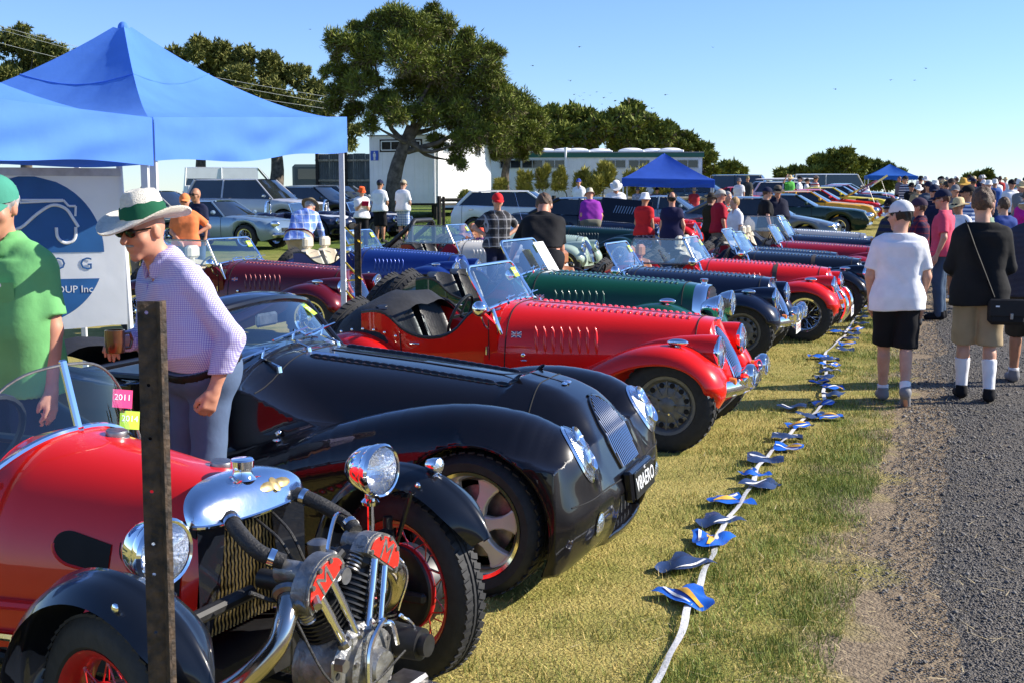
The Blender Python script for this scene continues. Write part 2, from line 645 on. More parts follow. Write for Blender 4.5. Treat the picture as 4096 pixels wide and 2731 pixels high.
# GROUND
ROAD_A = rad(19.55)
def edge_x(y):
 return 1.50 + .355 * (np.asarray(y, float) - 4.87)
def verge_d(x, y):
 """Signed distance to the road's left edge (negative on the grass)."""
 return (np.asarray(x, float) - edge_x(y)) * math.cos(ROAD_A)
def vnoise(x, y, s, seed=0):
 """Cheap smooth value noise in 0..1."""
 r = np.random.default_rng(seed).random((64, 64))
 u, v = np.asarray(x) / s, np.asarray(y) / s
 i, j = np.floor(u).astype(int), np.floor(v).astype(int)
 fu, fv = u - i, v - j
 fu, fv = fu * fu * (3 - 2 * fu), fv * fv * (3 - 2 * fv)
 g = lambda a, b: r[a % 64, b % 64]
 return (g(i, j) * (1 - fu) + g(i + 1, j) * fu) * (1 - fv) + (g(i, j + 1) * (1 - fu) + g(i + 1, j + 1) * fu) * fv
def build_ground():
 ys = np.concatenate([np.linspace(-30, 0, 7), np.arange(1, 14, 1.), np.arange(14, 70, 2.), np.arange(70, 140, 8.),
      [150, 200, 300, 500, 900, 1800, 3500]])
 xs = np.concatenate([[-3000, -1200, -500, -250], np.arange(-120, 121, 6.), [250, 500, 1200, 3000]])
 X, Y = np.meshgrid(xs, ys, indexing='ij')
 P = np.stack([X, Y, terrain(X, Y)], -1)
 b = MB().grid(P)
 m = bpy.data.materials.new('dry_grass_ground')
 m.use_nodes = True
 nt = m.node_tree
 bs = nt.nodes['Principled BSDF']
 bs.inputs['Roughness'].default_value = .95
 bs.inputs['Specular IOR Level'].default_value = .1
 N, L = nt.nodes.new, nt.links.new
 tc = N('ShaderNodeTexCoord')
 def noise(sc, det=4, w=0.0):
  n = N('ShaderNodeTexNoise')
  n.noise_dimensions = '4D'
  n.inputs['W'].default_value = w
  n.inputs['Scale'].default_value = sc
  n.inputs['Detail'].default_value = det
  L(tc.outputs['Object'], n.inputs['Vector'])
  return n.outputs[0]
 def rng(s, a, b_, c=0., d=1.):
  r = N('ShaderNodeMapRange')
  r.inputs[1].default_value, r.inputs[2].default_value = a, b_
  r.inputs[3].default_value, r.inputs[4].default_value = c, d
  L(s, r.inputs[0])
  return r.outputs[0]
 def math_(op, a, b_):
  q = N('ShaderNodeMath')
  q.operation = op
  for i, s in enumerate((a, b_)):
   if isinstance(s, (int, float)):
    q.inputs[i].default_value = s
   else:
    L(s, q.inputs[i])
  return q.outputs[0]
 def mix(f, a, c):
  x = N('ShaderNodeMix')
  x.data_type = 'RGBA'
  L(f, x.inputs[0])
  for i, s in ((6, a), (7, c)):
   if isinstance(s, tuple):
    x.inputs[i].default_value = (*s, 1)
   else:
    L(s, x.inputs[i])
  return x.outputs[2]
 straw = mix(rng(noise(55, 6), .3, .7), (.27, .22, .06), (.47, .395, .13))
 green = mix(rng(noise(40, 6, 2), .3, .7), (.11, .125, .022), (.24, .25, .055))
 base = mix(rng(noise(2.6, 6, 4), .46, .72), straw, green)
 sp = N('ShaderNodeSeparateXYZ')
 L(tc.outputs['Object'], sp.inputs[0])
 back = math_('MULTIPLY', rng(sp.outputs[1], 27, 33), rng(sp.outputs[0], 6, 1))
 lush = mix(rng(noise(3, 6, 6), .3, .7), (.05, .10, .012), (.12, .19, .03))
 base = mix(math_('MULTIPLY', back, .85), base, lush)
 d = math_('SUBTRACT', math_('MULTIPLY', math_('SUBTRACT', sp.outputs[0], math_('MULTIPLY', sp.outputs[1], .355)), .942),
   (1.50 - .355 * 4.87) * .942)
 d = math_('ADD', d, rng(noise(2.2, 4, 8), .25, .75, -.38, .38))
 earth = mix(rng(noise(24, 6, 9), .3, .7), (.16, .12, .08), (.33, .255, .17))
 base = mix(rng(d, -.36, -.06), base, earth)
 L(base, bs.inputs['Base Color'])
 bp = N('ShaderNodeBump')
 bp.inputs['Strength'].default_value = .8
 bp.inputs['Distance'].default_value = .03
 L(noise(70, 6, 1), bp.inputs['Height'])
 L(bp.outputs[0], bs.inputs['Normal'])
 o = ob('ground', b.mesh('ground', sharp=0), m)
 tag(o, kind='structure')
def build_road():
 ys = np.concatenate([np.arange(-6, 26, .06), np.arange(26, 120, 3.)])
 rng = np.random.default_rng(5)
 wob = (vnoise(ys * 0 + 3, ys, .9, 31) - .5) * .55 + (vnoise(ys * 0 + 5, ys, .28, 32) - .5) * .22 + rng.normal(0, .012, len(ys))
 rows = []
 for y, w in zip(ys, wob):
  e = float(edge_x(y))
  xs = [e + w + .05, e + .5, e + 1.2, e + 2.5, e + 4.5, e + 6.8]
  rows.append([(x, y, tz(x, y) + (-.006 if k == 0 else .004 + .012 * min(max(k - 1, 0), 2))) for k, x in enumerate(xs)])
 m = bpy.data.materials.new('worn_gravel_seal')
 m.use_nodes = True
 nt = m.node_tree
 bs = nt.nodes['Principled BSDF']
 bs.inputs['Roughness'].default_value = .85
 bs.inputs['Specular IOR Level'].default_value = .3
 N, L = nt.nodes.new, nt.links.new
 tc = N('ShaderNodeTexCoord')
 vo = N('ShaderNodeTexVoronoi')
 vo.inputs['Scale'].default_value = 105
 L(tc.outputs['Object'], vo.inputs['Vector'])
 cr = N('ShaderNodeValToRGB')
 cr.color_ramp.elements[0].color = (.042, .040, .037, 1)
 cr.color_ramp.elements[1].color = (.215, .197, .173, 1)
 L(vo.outputs['Color'], cr.inputs[0])
 nz = N('ShaderNodeTexNoise')
 nz.inputs['Scale'].default_value = .9
 nz.inputs['Detail'].default_value = 6
 L(tc.outputs['Object'], nz.inputs['Vector'])
 mr = N('ShaderNodeMapRange')
 mr.inputs[1].default_value, mr.inputs[2].default_value = .45, .72
 L(nz.outputs[0], mr.inputs[0])
 mu = N('ShaderNodeMath')
 mu.operation = 'MULTIPLY'
 mu.inputs[1].default_value = .55
 L(mr.outputs[0], mu.inputs[0])
 mx = N('ShaderNodeMix')
 mx.data_type = 'RGBA'
 L(mu.outputs[0], mx.inputs[0])
 L(cr.outputs[0], mx.inputs[6])
 mx.inputs[7].default_value = (.20, .16, .115, 1)
 sp = N('ShaderNodeSeparateXYZ')
 L(tc.outputs['Object'], sp.inputs[0])
 m1 = N('ShaderNodeMath')
 m1.operation = 'MULTIPLY_ADD'
 m1.inputs[1].default_value = -.355
 L(sp.outputs[1], m1.inputs[0])
 L(sp.outputs[0], m1.inputs[2])
 n3 = N('ShaderNodeTexNoise')
 n3.inputs['Scale'].default_value = 5
 n3.inputs['Detail'].default_value = 8
 L(tc.outputs['Object'], n3.inputs['Vector'])
 m2 = N('ShaderNodeMath')
 m2.operation = 'MULTIPLY_ADD'
 m2.inputs[1].default_value = 1.3
 L(n3.outputs[0], m2.inputs[0])
 L(m1.outputs[0], m2.inputs[2])
 r3 = N('ShaderNodeMapRange')
 r3.inputs[1].default_value, r3.inputs[2].default_value = .30, .72
 r3.inputs[3].default_value, r3.inputs[4].default_value = .75, 0
 L(m2.outputs[0], r3.inputs[0])
 x3 = N('ShaderNodeMix')
 x3.data_type = 'RGBA'
 L(r3.outputs[0], x3.inputs[0])
 L(mx.outputs[2], x3.inputs[6])
 x3.inputs[7].default_value = (.20, .165, .125, 1)
 L(x3.outputs[2], bs.inputs['Base Color'])
 bp = N('ShaderNodeBump')
 bp.inputs['Strength'].default_value = 1.0
 bp.inputs['Distance'].default_value = .02
 bp.invert = True
 L(vo.outputs['Distance'], bp.inputs['Height'])
 L(bp.outputs[0], bs.inputs['Normal'])
 o = ob('road', MB().grid(rows).mesh('road', sharp=0), m)
 tag(o, kind='structure')
def blade_mesh(name, X, Y, Z, Lh, w, lean, rng):
 n = len(X)
 a = rng.uniform(0, 2 * PI, n)
 la = rng.uniform(0, 2 * PI, n)
 V = np.zeros((n, 3, 3))
 base = np.stack([X, Y, Z], 1)
 side = np.stack([np.cos(a), np.sin(a), 0 * a], 1) * w[:, None]
 V[:, 0] = base - side
 V[:, 1] = base + side
 V[:, 2] = base + np.stack([np.cos(la) * lean * Lh, np.sin(la) * lean * Lh,
       Lh * np.sqrt(np.clip(1 - lean ** 2, .02, 1))], 1)
 return big_mesh(name, V.reshape(-1, 3), np.arange(3 * n).reshape(-1, 3))
def build_grass():
 rng = np.random.default_rng(11)
 def field(n, y0, y1, left, right):
  y = y0 * (y1 / y0) ** rng.random(n)
  x = edge_x(y) - rng.uniform(right, left, n)
  return x, y
 x, y = field(190000, 3.6, 22, 4.6, .05)
 d = verge_d(x, y) + (vnoise(x, y, .55, 3) - .5) * .75
 keep = d < -.10 + .2 * rng.random(len(x))
 pat = vnoise(x, y, .5, 4) * .6 + vnoise(x, y, .17, 6) * .4
 keep &= rng.random(len(x)) < np.clip(.35 + pat * 1.1, 0, 1)
 x, y, d, pat = x[keep], y[keep], d[keep], pat[keep]
 grn = np.clip((pat - .44) * 4, 0, 1) * np.clip((d + 2.1) / 1.2, .15, 1)
 Lh = rng.uniform(.010, .028, len(x)) * (1 + 1.35 * grn * (d > -1.3))
 w = rng.uniform(.0011, .0024, len(x)) * np.sqrt(np.clip(y / 5, .8, 4))
 isg = rng.random(len(x)) < .36 + .6 * grn
 z = terrain(x, y) - .002
 GM = pm('green_grass_blade', (.12, .145, .022), rough=.7, col2=(.30, .32, .075), isl=.6, scale=3, spec=.25)
 SM = pm('straw_blade', (.44, .31, .085), rough=.8, col2=(.78, .60, .23), isl=.75, scale=3, spec=.2)
 for nm, k, mt, ln in (('grass_blades', isg, GM, (.2, .75)), ('dry_grass_blades', ~isg, SM, (.45, .98))):
  o = ob(nm, blade_mesh(nm, x[k], y[k], z[k], Lh[k] * (1 if nm[0] == 'g' else 1.25), w[k], rng.uniform(*ln, k.sum()), rng), mt)
  tag(o, kind='stuff')
 n = 210
 ty = 3.9 * (17 / 3.9) ** rng.random(n)
 tx = edge_x(ty) - np.abs(rng.normal(.42, .24, n))
 big = rng.random(n) * vnoise(tx, ty, .8, 9)
 X, Y, Ls = [], [], []
 for i in range(n):
  c = int(60 + 380 * big[i])
  r = .04 + .20 * big[i]
  X.append(tx[i] + rng.normal(0, r, c))
  Y.append(ty[i] + rng.normal(0, r * 1.3, c))
  Ls.append(rng.uniform(.022, .05 + .045 * big[i], c))
 X, Y, Ls = map(np.concatenate, (X, Y, Ls))
 k = verge_d(X, Y) < -.08
 X, Y, Ls = X[k], Y[k], Ls[k]
 o = ob('verge_tufts', blade_mesh('verge_tufts', X, Y, terrain(X, Y) - .003, Ls, rng.uniform(.0012, .0026, len(X)),
         rng.uniform(.15, .8, len(X)), rng),
  pm('lush_grass_blade', (.10, .15, .018), rough=.6, col2=(.28, .34, .07), isl=.6, scale=3, spec=.3))
 tag(o, kind='stuff')
 n = 26000
 y = rng.uniform(27, 50, n)
 x = -y * rng.uniform(.0, .13, n) - .2
 o = ob('lawn_blades', blade_mesh('lawn_blades', x, y, terrain(x, y) - .004, rng.uniform(.03, .09, n), rng.uniform(.006, .012, n),
         rng.uniform(.1, .6, n), rng), pm('lawn_blade', (.07, .13, .015), rough=.7, col2=(.17, .25, .04), isl=.7, scale=1))
 tag(o, kind='stuff')
def build_gravel():
 rng = np.random.default_rng(21)
 n = 64000
 y = 3.7 * (34 / 3.7) ** rng.random(n)
 d = np.where(rng.random(n) < .5, rng.normal(.42, .36, n), rng.uniform(.0, 3.4, n))
 x = edge_x(y) + d / math.cos(ROAD_A)
 dn = d + (vnoise(x, y, .5, 13) - .5) * .6
 k = (dn > -.05) & (rng.random(n) < np.clip(.2 + 1.2 * np.exp(-np.abs(d - .3) * 1.2), 0, 1))
 x, y, d = x[k], y[k], d[k]
 n = len(x)
 s = rng.uniform(.0032, .0075, n) * (1 + (rng.random(n) < .06) * rng.uniform(.3, 1.2, n)) * np.sqrt(np.clip(y / 5, .8, 2.2))
 base = np.array([(1, 0, 0), (-1, 0, 0), (0, 1, 0), (0, -1, 0), (0, 0, 1), (0, 0, -.6)])
 F0 = np.array([(0, 2, 4), (2, 1, 4), (1, 3, 4), (3, 0, 4), (2, 0, 5), (1, 2, 5), (3, 1, 5), (0, 3, 5)])
 V = base[None] * rng.uniform(.6, 1.25, (n, 6, 1)) * np.stack([s * 1.25, s, s * .75], 1)[:, None, :]
 a = rng.uniform(0, 2 * PI, n)
 c, q = np.cos(a)[:, None], np.sin(a)[:, None]
 V = np.stack([V[..., 0] * c - V[..., 1] * q, V[..., 0] * q + V[..., 1] * c, V[..., 2]], -1)
 zz = terrain(x, y) + .004 + .012 * np.clip((d - .45) / .7, 0, 2)
 V += np.stack([x, y, zz + s * .25], 1)[:, None, :]
 F = (F0[None] + (np.arange(n) * 6)[:, None, None]).reshape(-1, 3)
 o = ob('gravel', big_mesh('gravel', V.reshape(-1, 3), F),
  pm('bluestone_chip', (.045, .042, .039), rough=.8, col2=(.22, .20, .175), isl=.85, scale=2))
 tag(o, kind='stuff')
 n = 900
 y = 3.8 * (12 / 3.8) ** rng.random(n)
 x = edge_x(y) + rng.normal(-.05, .5, n)
 o = ob('straw_litter', blade_mesh('straw_litter', x, y, terrain(x, y) + .008, rng.uniform(.03, .11, n), rng.uniform(.0012, .0028, n),
         rng.uniform(.97, .995, n), rng), pm('straw_bit', (.5, .37, .16), rough=.8, col2=(.75, .62, .36), isl=.8))
 tag(o, kind='stuff')
build_ground()
build_road()
build_grass()
build_gravel()
# TREES
def leaf_cloud(name, clumps, n, ll, lw, rng, up=.35, shell=.5, quad=True, tuft=1):
 C = np.array([c[:3] for c in clumps], float)
 R = np.array([c[3:6] if len(c) >= 6 else (c[3], c[3], c[3]) for c in clumps], float)
 w = (R[:, 0] * R[:, 2])
 k = rng.choice(len(C), n, p=w / w.sum())
 d = rng.normal(size=(n, 3))
 d /= np.linalg.norm(d, axis=1)[:, None]
 lump = .82 + .30 * np.sin(d[:, 0] * 5 + k * 1.7) * np.sin(d[:, 1] * 4 + k * 2.3) * np.sin(d[:, 2] * 5 + k)
 r = (shell + (1 - shell) * rng.random(n) ** .6) * lump * (1 + .20 * rng.normal(size=n).clip(-1.2, 2.2))
 P = C[k] + d * R[k] * r[:, None]
 ax = d * .9 + rng.normal(size=(n, 3)) * .55 + np.array([0, 0, up])
 ax /= np.linalg.norm(ax, axis=1)[:, None]
 if tuft > 1:
  P = np.repeat(P, tuft, 0)
  ax = np.repeat(ax, tuft, 0) + rng.normal(size=(n * tuft, 3)) * .55
  ax /= np.linalg.norm(ax, axis=1)[:, None]
  n *= tuft
 sd = np.cross(ax, rng.normal(size=(n, 3)))
 sd /= np.linalg.norm(sd, axis=1)[:, None] + 1e-9
 L = ll * rng.uniform(.6, 1.3, n)[:, None]
 W = lw * rng.uniform(.6, 1.3, n)[:, None]
 V = np.stack([P - ax * L * .3, P + sd * W + ax * L * .25, P + ax * L, P - sd * W + ax * L * .25], 1)
 return big_mesh(name, V.reshape(-1, 3), np.arange(4 * n).reshape(-1, 4))
def limbs(b, base, top, clumps, r0, rng, n=None, bend=.2):
 base, top = Vector(base), Vector(top)
 mid = base.lerp(top, .5) + Vector((rng.normal() * bend, rng.normal() * bend, 0))
 tr = spline([base, mid, top], 9)
 b.tube([tuple(p) for p in tr], list(np.linspace(r0 * 1.25, r0 * .62, 9)), 10)
 ch = clumps if n is None else [clumps[i] for i in rng.choice(len(clumps), min(n, len(clumps)), replace=False)]
 for c in ch:
  e = Vector(c[:3])
  s = top.lerp(base, rng.uniform(0, .3))
  m = s.lerp(e, .5) + Vector((rng.normal() * .25, rng.normal() * .25, -.1 * (e - s).length + rng.normal() * .2))
  q = spline([s, m, e], 7)
  b.tube([tuple(p) for p in q], list(np.linspace(r0 * .42, r0 * .06, 7)), 6, caps=False)
 return b
BARK = pm('grey_bark', (.045, .036, .028), rough=.95, col2=(.16, .13, .10), scale=5, bump=.9, bscale=10)
LEAF_TEA = pm('tea_tree_leaf', (.075, .10, .015), rough=.6, col2=(.24, .27, .045), scale=.55, isl=.45, detail=6, spec=.2)
LEAF_TEA_DRY = pm('tea_tree_twigs', (.075, .06, .035), rough=.9, col2=(.22, .18, .11), scale=1.2, isl=.6, spec=.1)
LEAF_PINE = pm('cypress_leaf', (.06, .08, .02), rough=.7, col2=(.25, .24, .065), scale=.5, isl=.5, spec=.15)
LEAF_SCRUB = pm('coast_scrub_leaf', (.07, .092, .018), rough=.7, col2=(.24, .265, .05), scale=.35, isl=.5, spec=.15)
LEAF_BUSH = pm('yellow_bush_leaf', (.14, .15, .025), rough=.75, col2=(.42, .38, .09), scale=1.5, isl=.6, spec=.2)
def pxz(u, v, y):
 """World X and Z of a sight line, for reading sizes off the site plan."""
 fw = .9929 * 1 + 0 * y
 a, c = (u - 1176) / 2750, (784 - v) / 2750
 dy = .99292 + c * .11876
 dz = -.11876 + c * .99292
 return a / dy * y, 1.72 + dz / dy * y
def tree(label, y, spec, n, ll, lw, mat, trunk=None, seed=1, name='tree', group=None, ydep=.8, dry=None, r0=.25, up=.3, tuft=1, shell=.5, cat='tree', shr=1.0, sub=5):
 rng = np.random.default_rng(seed)
 cl = []
 for q in spec:
  dy = rng.uniform(-1, 1) * ydep * (q[2] * y / 2750) * 1.6
  x, z = pxz(q[0], q[1], y + dy)
  r = q[2] * y / 2750 * shr
  cl.append((x, y + dy, z, r, r, r * (q[3] if len(q) > 3 else .8)))
 if sub:
  big = cl
  cl = []
  for c in big:
   r = c[3]
   cl.append((*c[:3], r * .80, r * .80, c[5] * .80))
   for _ in range(sub):
    d = rng.normal(size=3)
    d /= np.linalg.norm(d)
    q, e = r * rng.uniform(.22, .52), rng.uniform(.55, .85)
    cl.append((c[0] + d[0] * r * e, c[1] + d[1] * r * e, c[2] + d[2] * c[5] * e, q * rng.uniform(.8, 1.3), q, q * rng.uniform(.6, 1.1)))
 cx = sum(c[0] for c in cl) / len(cl)
 if trunk:
  bx, _ = pxz(trunk[0], 455, y)
  tx, tzz = pxz(trunk[1], trunk[2], y)
  base, top = (bx, y, tz(bx, y) - .1), (tx, y, tzz)
 else:
  base, top = (cx, y, tz(cx, y) - .1), (cx, y, sum(c[2] for c in cl) / len(cl))
 t = thing(name, label, cat, base, 0, group)
 inv = Tm(*[-q for q in base])
 cl2 = [(c[0] - base[0], c[1] - base[1], c[2] - base[2], *c[3:]) for c in cl]
 o = ob('crown', leaf_cloud('crown', cl2, n, ll, lw, rng, up, tuft=tuft, shell=shell), mat, t)
 if dry:
  ob('dry_twigs', leaf_cloud('dry_twigs', [(c[0], c[1], c[2] - c[5] * .3, c[3] * .85, c[4] * .85, c[5] * .8) for c in cl2], int(n * dry), ll * 1.2, lw * .7, rng, up * .5), LEAF_TEA_DRY, t)
 b = MB()
 limbs(b, (0, 0, 0), Vector(top) - Vector(base), cl2, r0, rng, n=9)
 ob('trunk', b.mesh('trunk', sharp=0), BARK, t)
 return t
tree('big leaning tea tree with a broad ragged crown in front of the white hut', 46.5,
 [(795, 95, 45), (840, 120, 60), (790, 165, 42), (775, 215, 38), (835, 190, 50), (850, 70, 32), (905, 60, 62), (960, 55, 52), (1010, 75, 50), (930, 125, 75), (1010, 140, 80), (1080, 115, 62),
 (1125, 160, 52), (1100, 205, 60), (1020, 210, 75), (940, 200, 70), (880, 240, 45), (1060, 265, 65), (1120, 265, 55), (985, 265, 45), (910, 262, 42), (820, 250, 30), (850, 285, 26, 1.2), (1085, 315, 45, 1.1),
 (1050, 350, 26, 1.6), (1062, 378, 14, 1.4), (1150, 215, 36), (1000, 320, 26), (1165, 245, 40), (1150, 285, 42), (1120, 305, 40), (745, 165, 18), (760, 245, 22), (800, 270, 22), (870, 40, 20), (1000, 30, 26), (1070, 80, 24), (1140, 120, 24), (815, 60, 18), (775, 130, 20)],
 105000, .17, .020, LEAF_TEA, trunk=(905, 945, 290), seed=3, r0=.30, dry=.3, shell=.25)
tree('smaller tea tree at the right edge of the big crown, over the long white hut', 58,
 [(1190, 235, 45), (1225, 265, 42), (1180, 290, 50), (1215, 310, 40), (1160, 325, 40), (1240, 310, 26), (1150, 270, 45), (1115, 330, 36), (1150, 350, 30), (1195, 350, 28), (1235, 335, 20)],
 40000, .18, .024, LEAF_TEA, trunk=(1165, 1180, 310), seed=5, r0=.2, dry=.3)
tree('dark cypress with two trunks rising behind the near blue tent', 74,
 [(-30, 110, 55), (30, 95, 50), (80, 120, 55), (130, 130, 45), (165, 150, 36), (60, 170, 55), (0, 180, 50), (110, 180, 40), (140, 200, 30), (30, 210, 40), (-20, 230, 40), (195, 138, 20)],
 9000, .28, .05, LEAF_PINE, trunk=(60, 60, 260), seed=7, r0=.36, tuft=4, shr=1.0, name='cypress_tree', group='cypresses beyond the car park')
tree('wide flat-topped cypress seen between the blue tent and the tea tree', 72,
 [(400, 125, 30), (450, 120, 36), (500, 125, 40), (560, 135, 40), (620, 150, 42), (675, 175, 42), (720, 205, 36), (480, 165, 40), (550, 180, 45), (620, 205, 45), (690, 240, 42), (740, 255, 32), (775, 290, 30), (720, 285, 36),
 (650, 260, 40), (580, 235, 40), (790, 330, 26, .6), (740, 330, 30, .5), (815, 300, 20), (510, 215, 30)],
 13000, .28, .05, LEAF_PINE, trunk=(625, 628, 300), seed=9, r0=.42, tuft=4, shr=1.0, name='cypress_tree', group='cypresses beyond the car park')
tree('cypress trunk with thin crown behind the minibus', 73, [(455, 200, 45), (430, 250, 40), (490, 260, 40), (460, 300, 30, .6)], 3500, .30, .06, LEAF_PINE,
 trunk=(452, 462, 290), seed=19, r0=.34, tuft=4, name='cypress_tree', group='cypresses beyond the car park')
tree('dark scrub tree directly above the left half of the long hut', 78,
 [(1275, 270, 30), (1310, 262, 32), (1345, 272, 34), (1290, 310, 40), (1340, 315, 40), (1250, 320, 36), (1385, 300, 34)], 13000, .36, .09, LEAF_SCRUB, seed=11, dry=.15, name='scrub_tree', group='scrub trees behind the long hut')
tree('tall domed scrub tree above the middle of the long hut', 77,
 [(1420, 268, 32), (1455, 262, 30), (1395, 290, 36), (1450, 305, 42), (1490, 285, 34), (1515, 310, 34), (1425, 330, 36), (1500, 338, 36)], 14000, .36, .09, LEAF_SCRUB, seed=12, dry=.15, name='scrub_tree', group='scrub trees behind the long hut')
tree('low scrub tree sloping down past the right end of the long hut', 80,
 [(1545, 312, 26), (1580, 325, 26), (1605, 345, 24), (1560, 345, 28), (1625, 365, 18), (1610, 385, 18), (1635, 395, 14)], 9000, .36, .09, LEAF_SCRUB, seed=13, dry=.1, name='scrub_tree', group='scrub trees behind the long hut')
tree('small round tree just right of the long white hut', 105, [(1660, 388, 16), (1685, 385, 18), (1702, 394, 14), (1665, 402, 15), (1690, 405, 14), (1655, 415, 13), (1680, 420, 14), (1705, 414, 12)], 6000, .42, .11, LEAF_SCRUB, seed=14, name='scrub_tree')
tree('low dark tree at the left foot of the far clump', 112, [(1790, 400, 14), (1820, 396, 16), (1845, 400, 18), (1805, 410, 14), (1790, 420, 14), (1830, 418, 16), (1850, 414, 14)], 5000, .42, .11, LEAF_SCRUB, seed=15, name='scrub_tree')
tree('large dark domed tree on the skyline behind the yellow cars', 112, [(1885, 375, 24), (1915, 365, 24), (1945, 365, 24), (1905, 395, 26), (1950, 392, 28), (1870, 400, 22), (1980, 378, 20), (1890, 415, 22), (1930, 415, 24), (1975, 412, 22)], 12000, .45, .12, LEAF_SCRUB, seed=16, name='scrub_tree')
tree('dark tree falling away to the right on the skyline above the far blue tent', 114, [(2010, 385, 20), (2040, 390, 17), (2062, 402, 14), (2015, 405, 20), (2050, 412, 14), (2010, 422, 16), (2040, 424, 14), (2065, 418, 12)], 8000, .45, .12, LEAF_SCRUB, seed=17, name='scrub_tree')
tree('small lone tree on the skyline above the crowd at the right', 130, [(2222, 412, 12), (2245, 408, 13), (2268, 408, 14), (2280, 418, 10), (2240, 420, 12)], 6000, .45, .12, LEAF_SCRUB, seed=18, name='scrub_tree')
SHR = [(1150, 430, 12, 1.5, 'short yellow-green bush against the corner of the white hut'), (1205, 418, 15, 1.6, 'rounded green bush under the first window of the long hut'),
 (1246, 408, 12, 2.2, 'tall thin bush left of the white downpipe'), (1283, 412, 15, 1.7, 'dense bush just beside the white downpipe'),
 (1350, 415, 34, .9, 'wide yellow-green bush in the middle of the long hut'), (1395, 400, 22, 1.3, 'tall ragged bush left of the small blue tent'),
 (1455, 420, 32, .9, 'broad olive bush behind the small blue tent'), (1530, 425, 26, .9, 'low bush under the right side of the small blue tent'), (1070, 458, 14, .9, 'small green shrub at the foot of the white hut')]
for i, (u, v, r, k, lb) in enumerate(SHR):
 rg = np.random.default_rng(130 + i)
 h = r * k
 cl = [(u + rg.uniform(-.8, .8) * r, v + h * .75 - rg.uniform(0, 1.6) ** .9 * h * (1 - .3 * rg.random()), r * rg.uniform(.22, .45), rg.uniform(1.1, 1.9)) for _ in range(11)] + [(u + q * r, v + h * .8, r * .42, 1.0) for q in (-.6, -.2, .2, .6)]
 tree(lb, 57.5 if i < 8 else 47, cl, 3600, .24, .028, LEAF_BUSH, seed=30 + i, name='shrub', group='shrubs along the white huts', r0=.03, up=1.1, cat='bush', shell=.1, sub=0)
# WHITE HUTS
CLAD = pm('white_cladding', (.87, .87, .87), rough=.6, var=.05, scale=2)
FASCIA = pm('green_fascia', (.02, .13, .09), rough=.5)
ROOFM = pm('grey_roof', (.30, .31, .31), rough=.6)
WALU = pm('window_alloy', (.55, .56, .56), rough=.4, metal=.5)
PANE = pm('dark_pane', (.02, .025, .03), rough=.06, spec=.8, var=.5, scale=2)
SIGNBLUE = pm('sign_blue', (.02, .10, .55), rough=.5, var=.03)
TIMBER = pm('weathered_timber', (.20, .17, .12), rough=.9, col2=(.42, .37, .28), scale=9, bump=.3)
DARKTIMBER = pm('dark_timber', (.03, .025, .02), rough=.9, var=.4, scale=9)
def hut_window(t, M, w, h, panes=2):
 f = ob('window', cached(('wf', w, h, panes), lambda: MB().box((0, -.012, h / 2), (w, .03, .045)).box((0, -.012, -h / 2), (w, .03, .045)).box((-w / 2, -.012, 0), (.045, .034, h)).box((w / 2, -.012, 0), (.045, .034, h)).mesh('window')), WALU, t, M)
 for k in range(panes):
  ob('pane', cached(('wp', round(w / panes, 3), h), lambda: MB().box((0, .006, 0), (w / panes - .02, .012, h - .02)).mesh('pane')), PANE, f, Tm(-w / 2 + (k + .5) * w / panes, 0, 0))
 for k in range(1, panes):
  ob('mullion', cached(('wm', h), lambda: MB().box((0, -.014, 0), (.03, .026, h - .05)).mesh('mullion')), WALU, f, Tm(-w / 2 + k * w / panes, 0, 0))
 return f
def clad_wall(L, H, pitch=.2, axis='x'):
 """Ribbed sheet wall standing on local X, facing -Y."""
 b = MB()
 n = int(L / pitch)
 pts = []
 for k in range(n):
  x = k * L / n
  d = L / n
  pts += [(x, 0), (x + d * .80, 0), (x + d * .84, .008), (x + d * .96, .008)]
 pts.append((L, 0))
 b.grid([[(x, y, z) for (x, y) in pts] for z in (0, H)])
 return b
A15 = rad(15)
E1 = Vector((math.sin(A15), math.cos(A15), 0))
E2 = Vector((-math.cos(A15), math.sin(A15), 0))
def hut(name, label, corner, ang, W, L, z0, z1, fascia, stumps):
 """corner: the near right corner of the front wall; local x to the right along the front, y to the back."""
 t = thing(name, label, 'building', corner, ang)
 H = z1 - z0
 ob('front_wall', clad_wall(W, H).mesh('front_wall', sharp=20), CLAD, t, Tm(-W, 0, z0))
 ob('end_wall', clad_wall(L, H).mesh('end_wall', sharp=20), CLAD, t, Tm(0, 0, z0) @ Rm(PI / 2, 'Z'))
 ob('rear_wall', MB().box((-W / 2, L, z0 + H / 2), (W, .05, H)), CLAD, t)
 ob('far_wall', MB().box((-W, L / 2, z0 + H / 2), (.05, L - .06, H)), CLAD, t)
 ob('floor', MB().box((-W / 2, L / 2, z0 - .05), (W - .1, L - .1, .10)), DARKTIMBER, t)
 ob('roof', MB().box((-W / 2, L / 2, z1 + .02), (W + .16, L + .16, .05)), ROOFM, t)
 if fascia:
  ob('fascia', MB().box((-W / 2, -.05, z1 - .10), (W + .16, .03, .26)).box((.06, L / 2, z1 - .10), (.03, L + .12, .26)), FASCIA, t)
 for x in (-.2, -W / 2, -W + .2):
  for y in (.2, L / 2, L - .2):
   ob('stump', MB().box((x, y, z0 / 2 - .1), (.14, .14, z0 + .0)), DARKTIMBER, t)
 return t
c0 = Vector((-3.02, 49.6, 0))
g0 = tz(0, 49.6)
c0.z = g0
h1 = hut('toilet_hut', 'tall white windowed toilet hut on stumps behind the leaning tea tree', c0, -A15, 3.0, 7.8, .70, 3.46, False, True)
hut_window(h1, Tm(-1.62, -.012, 3.06), 1.70, .36, 4)
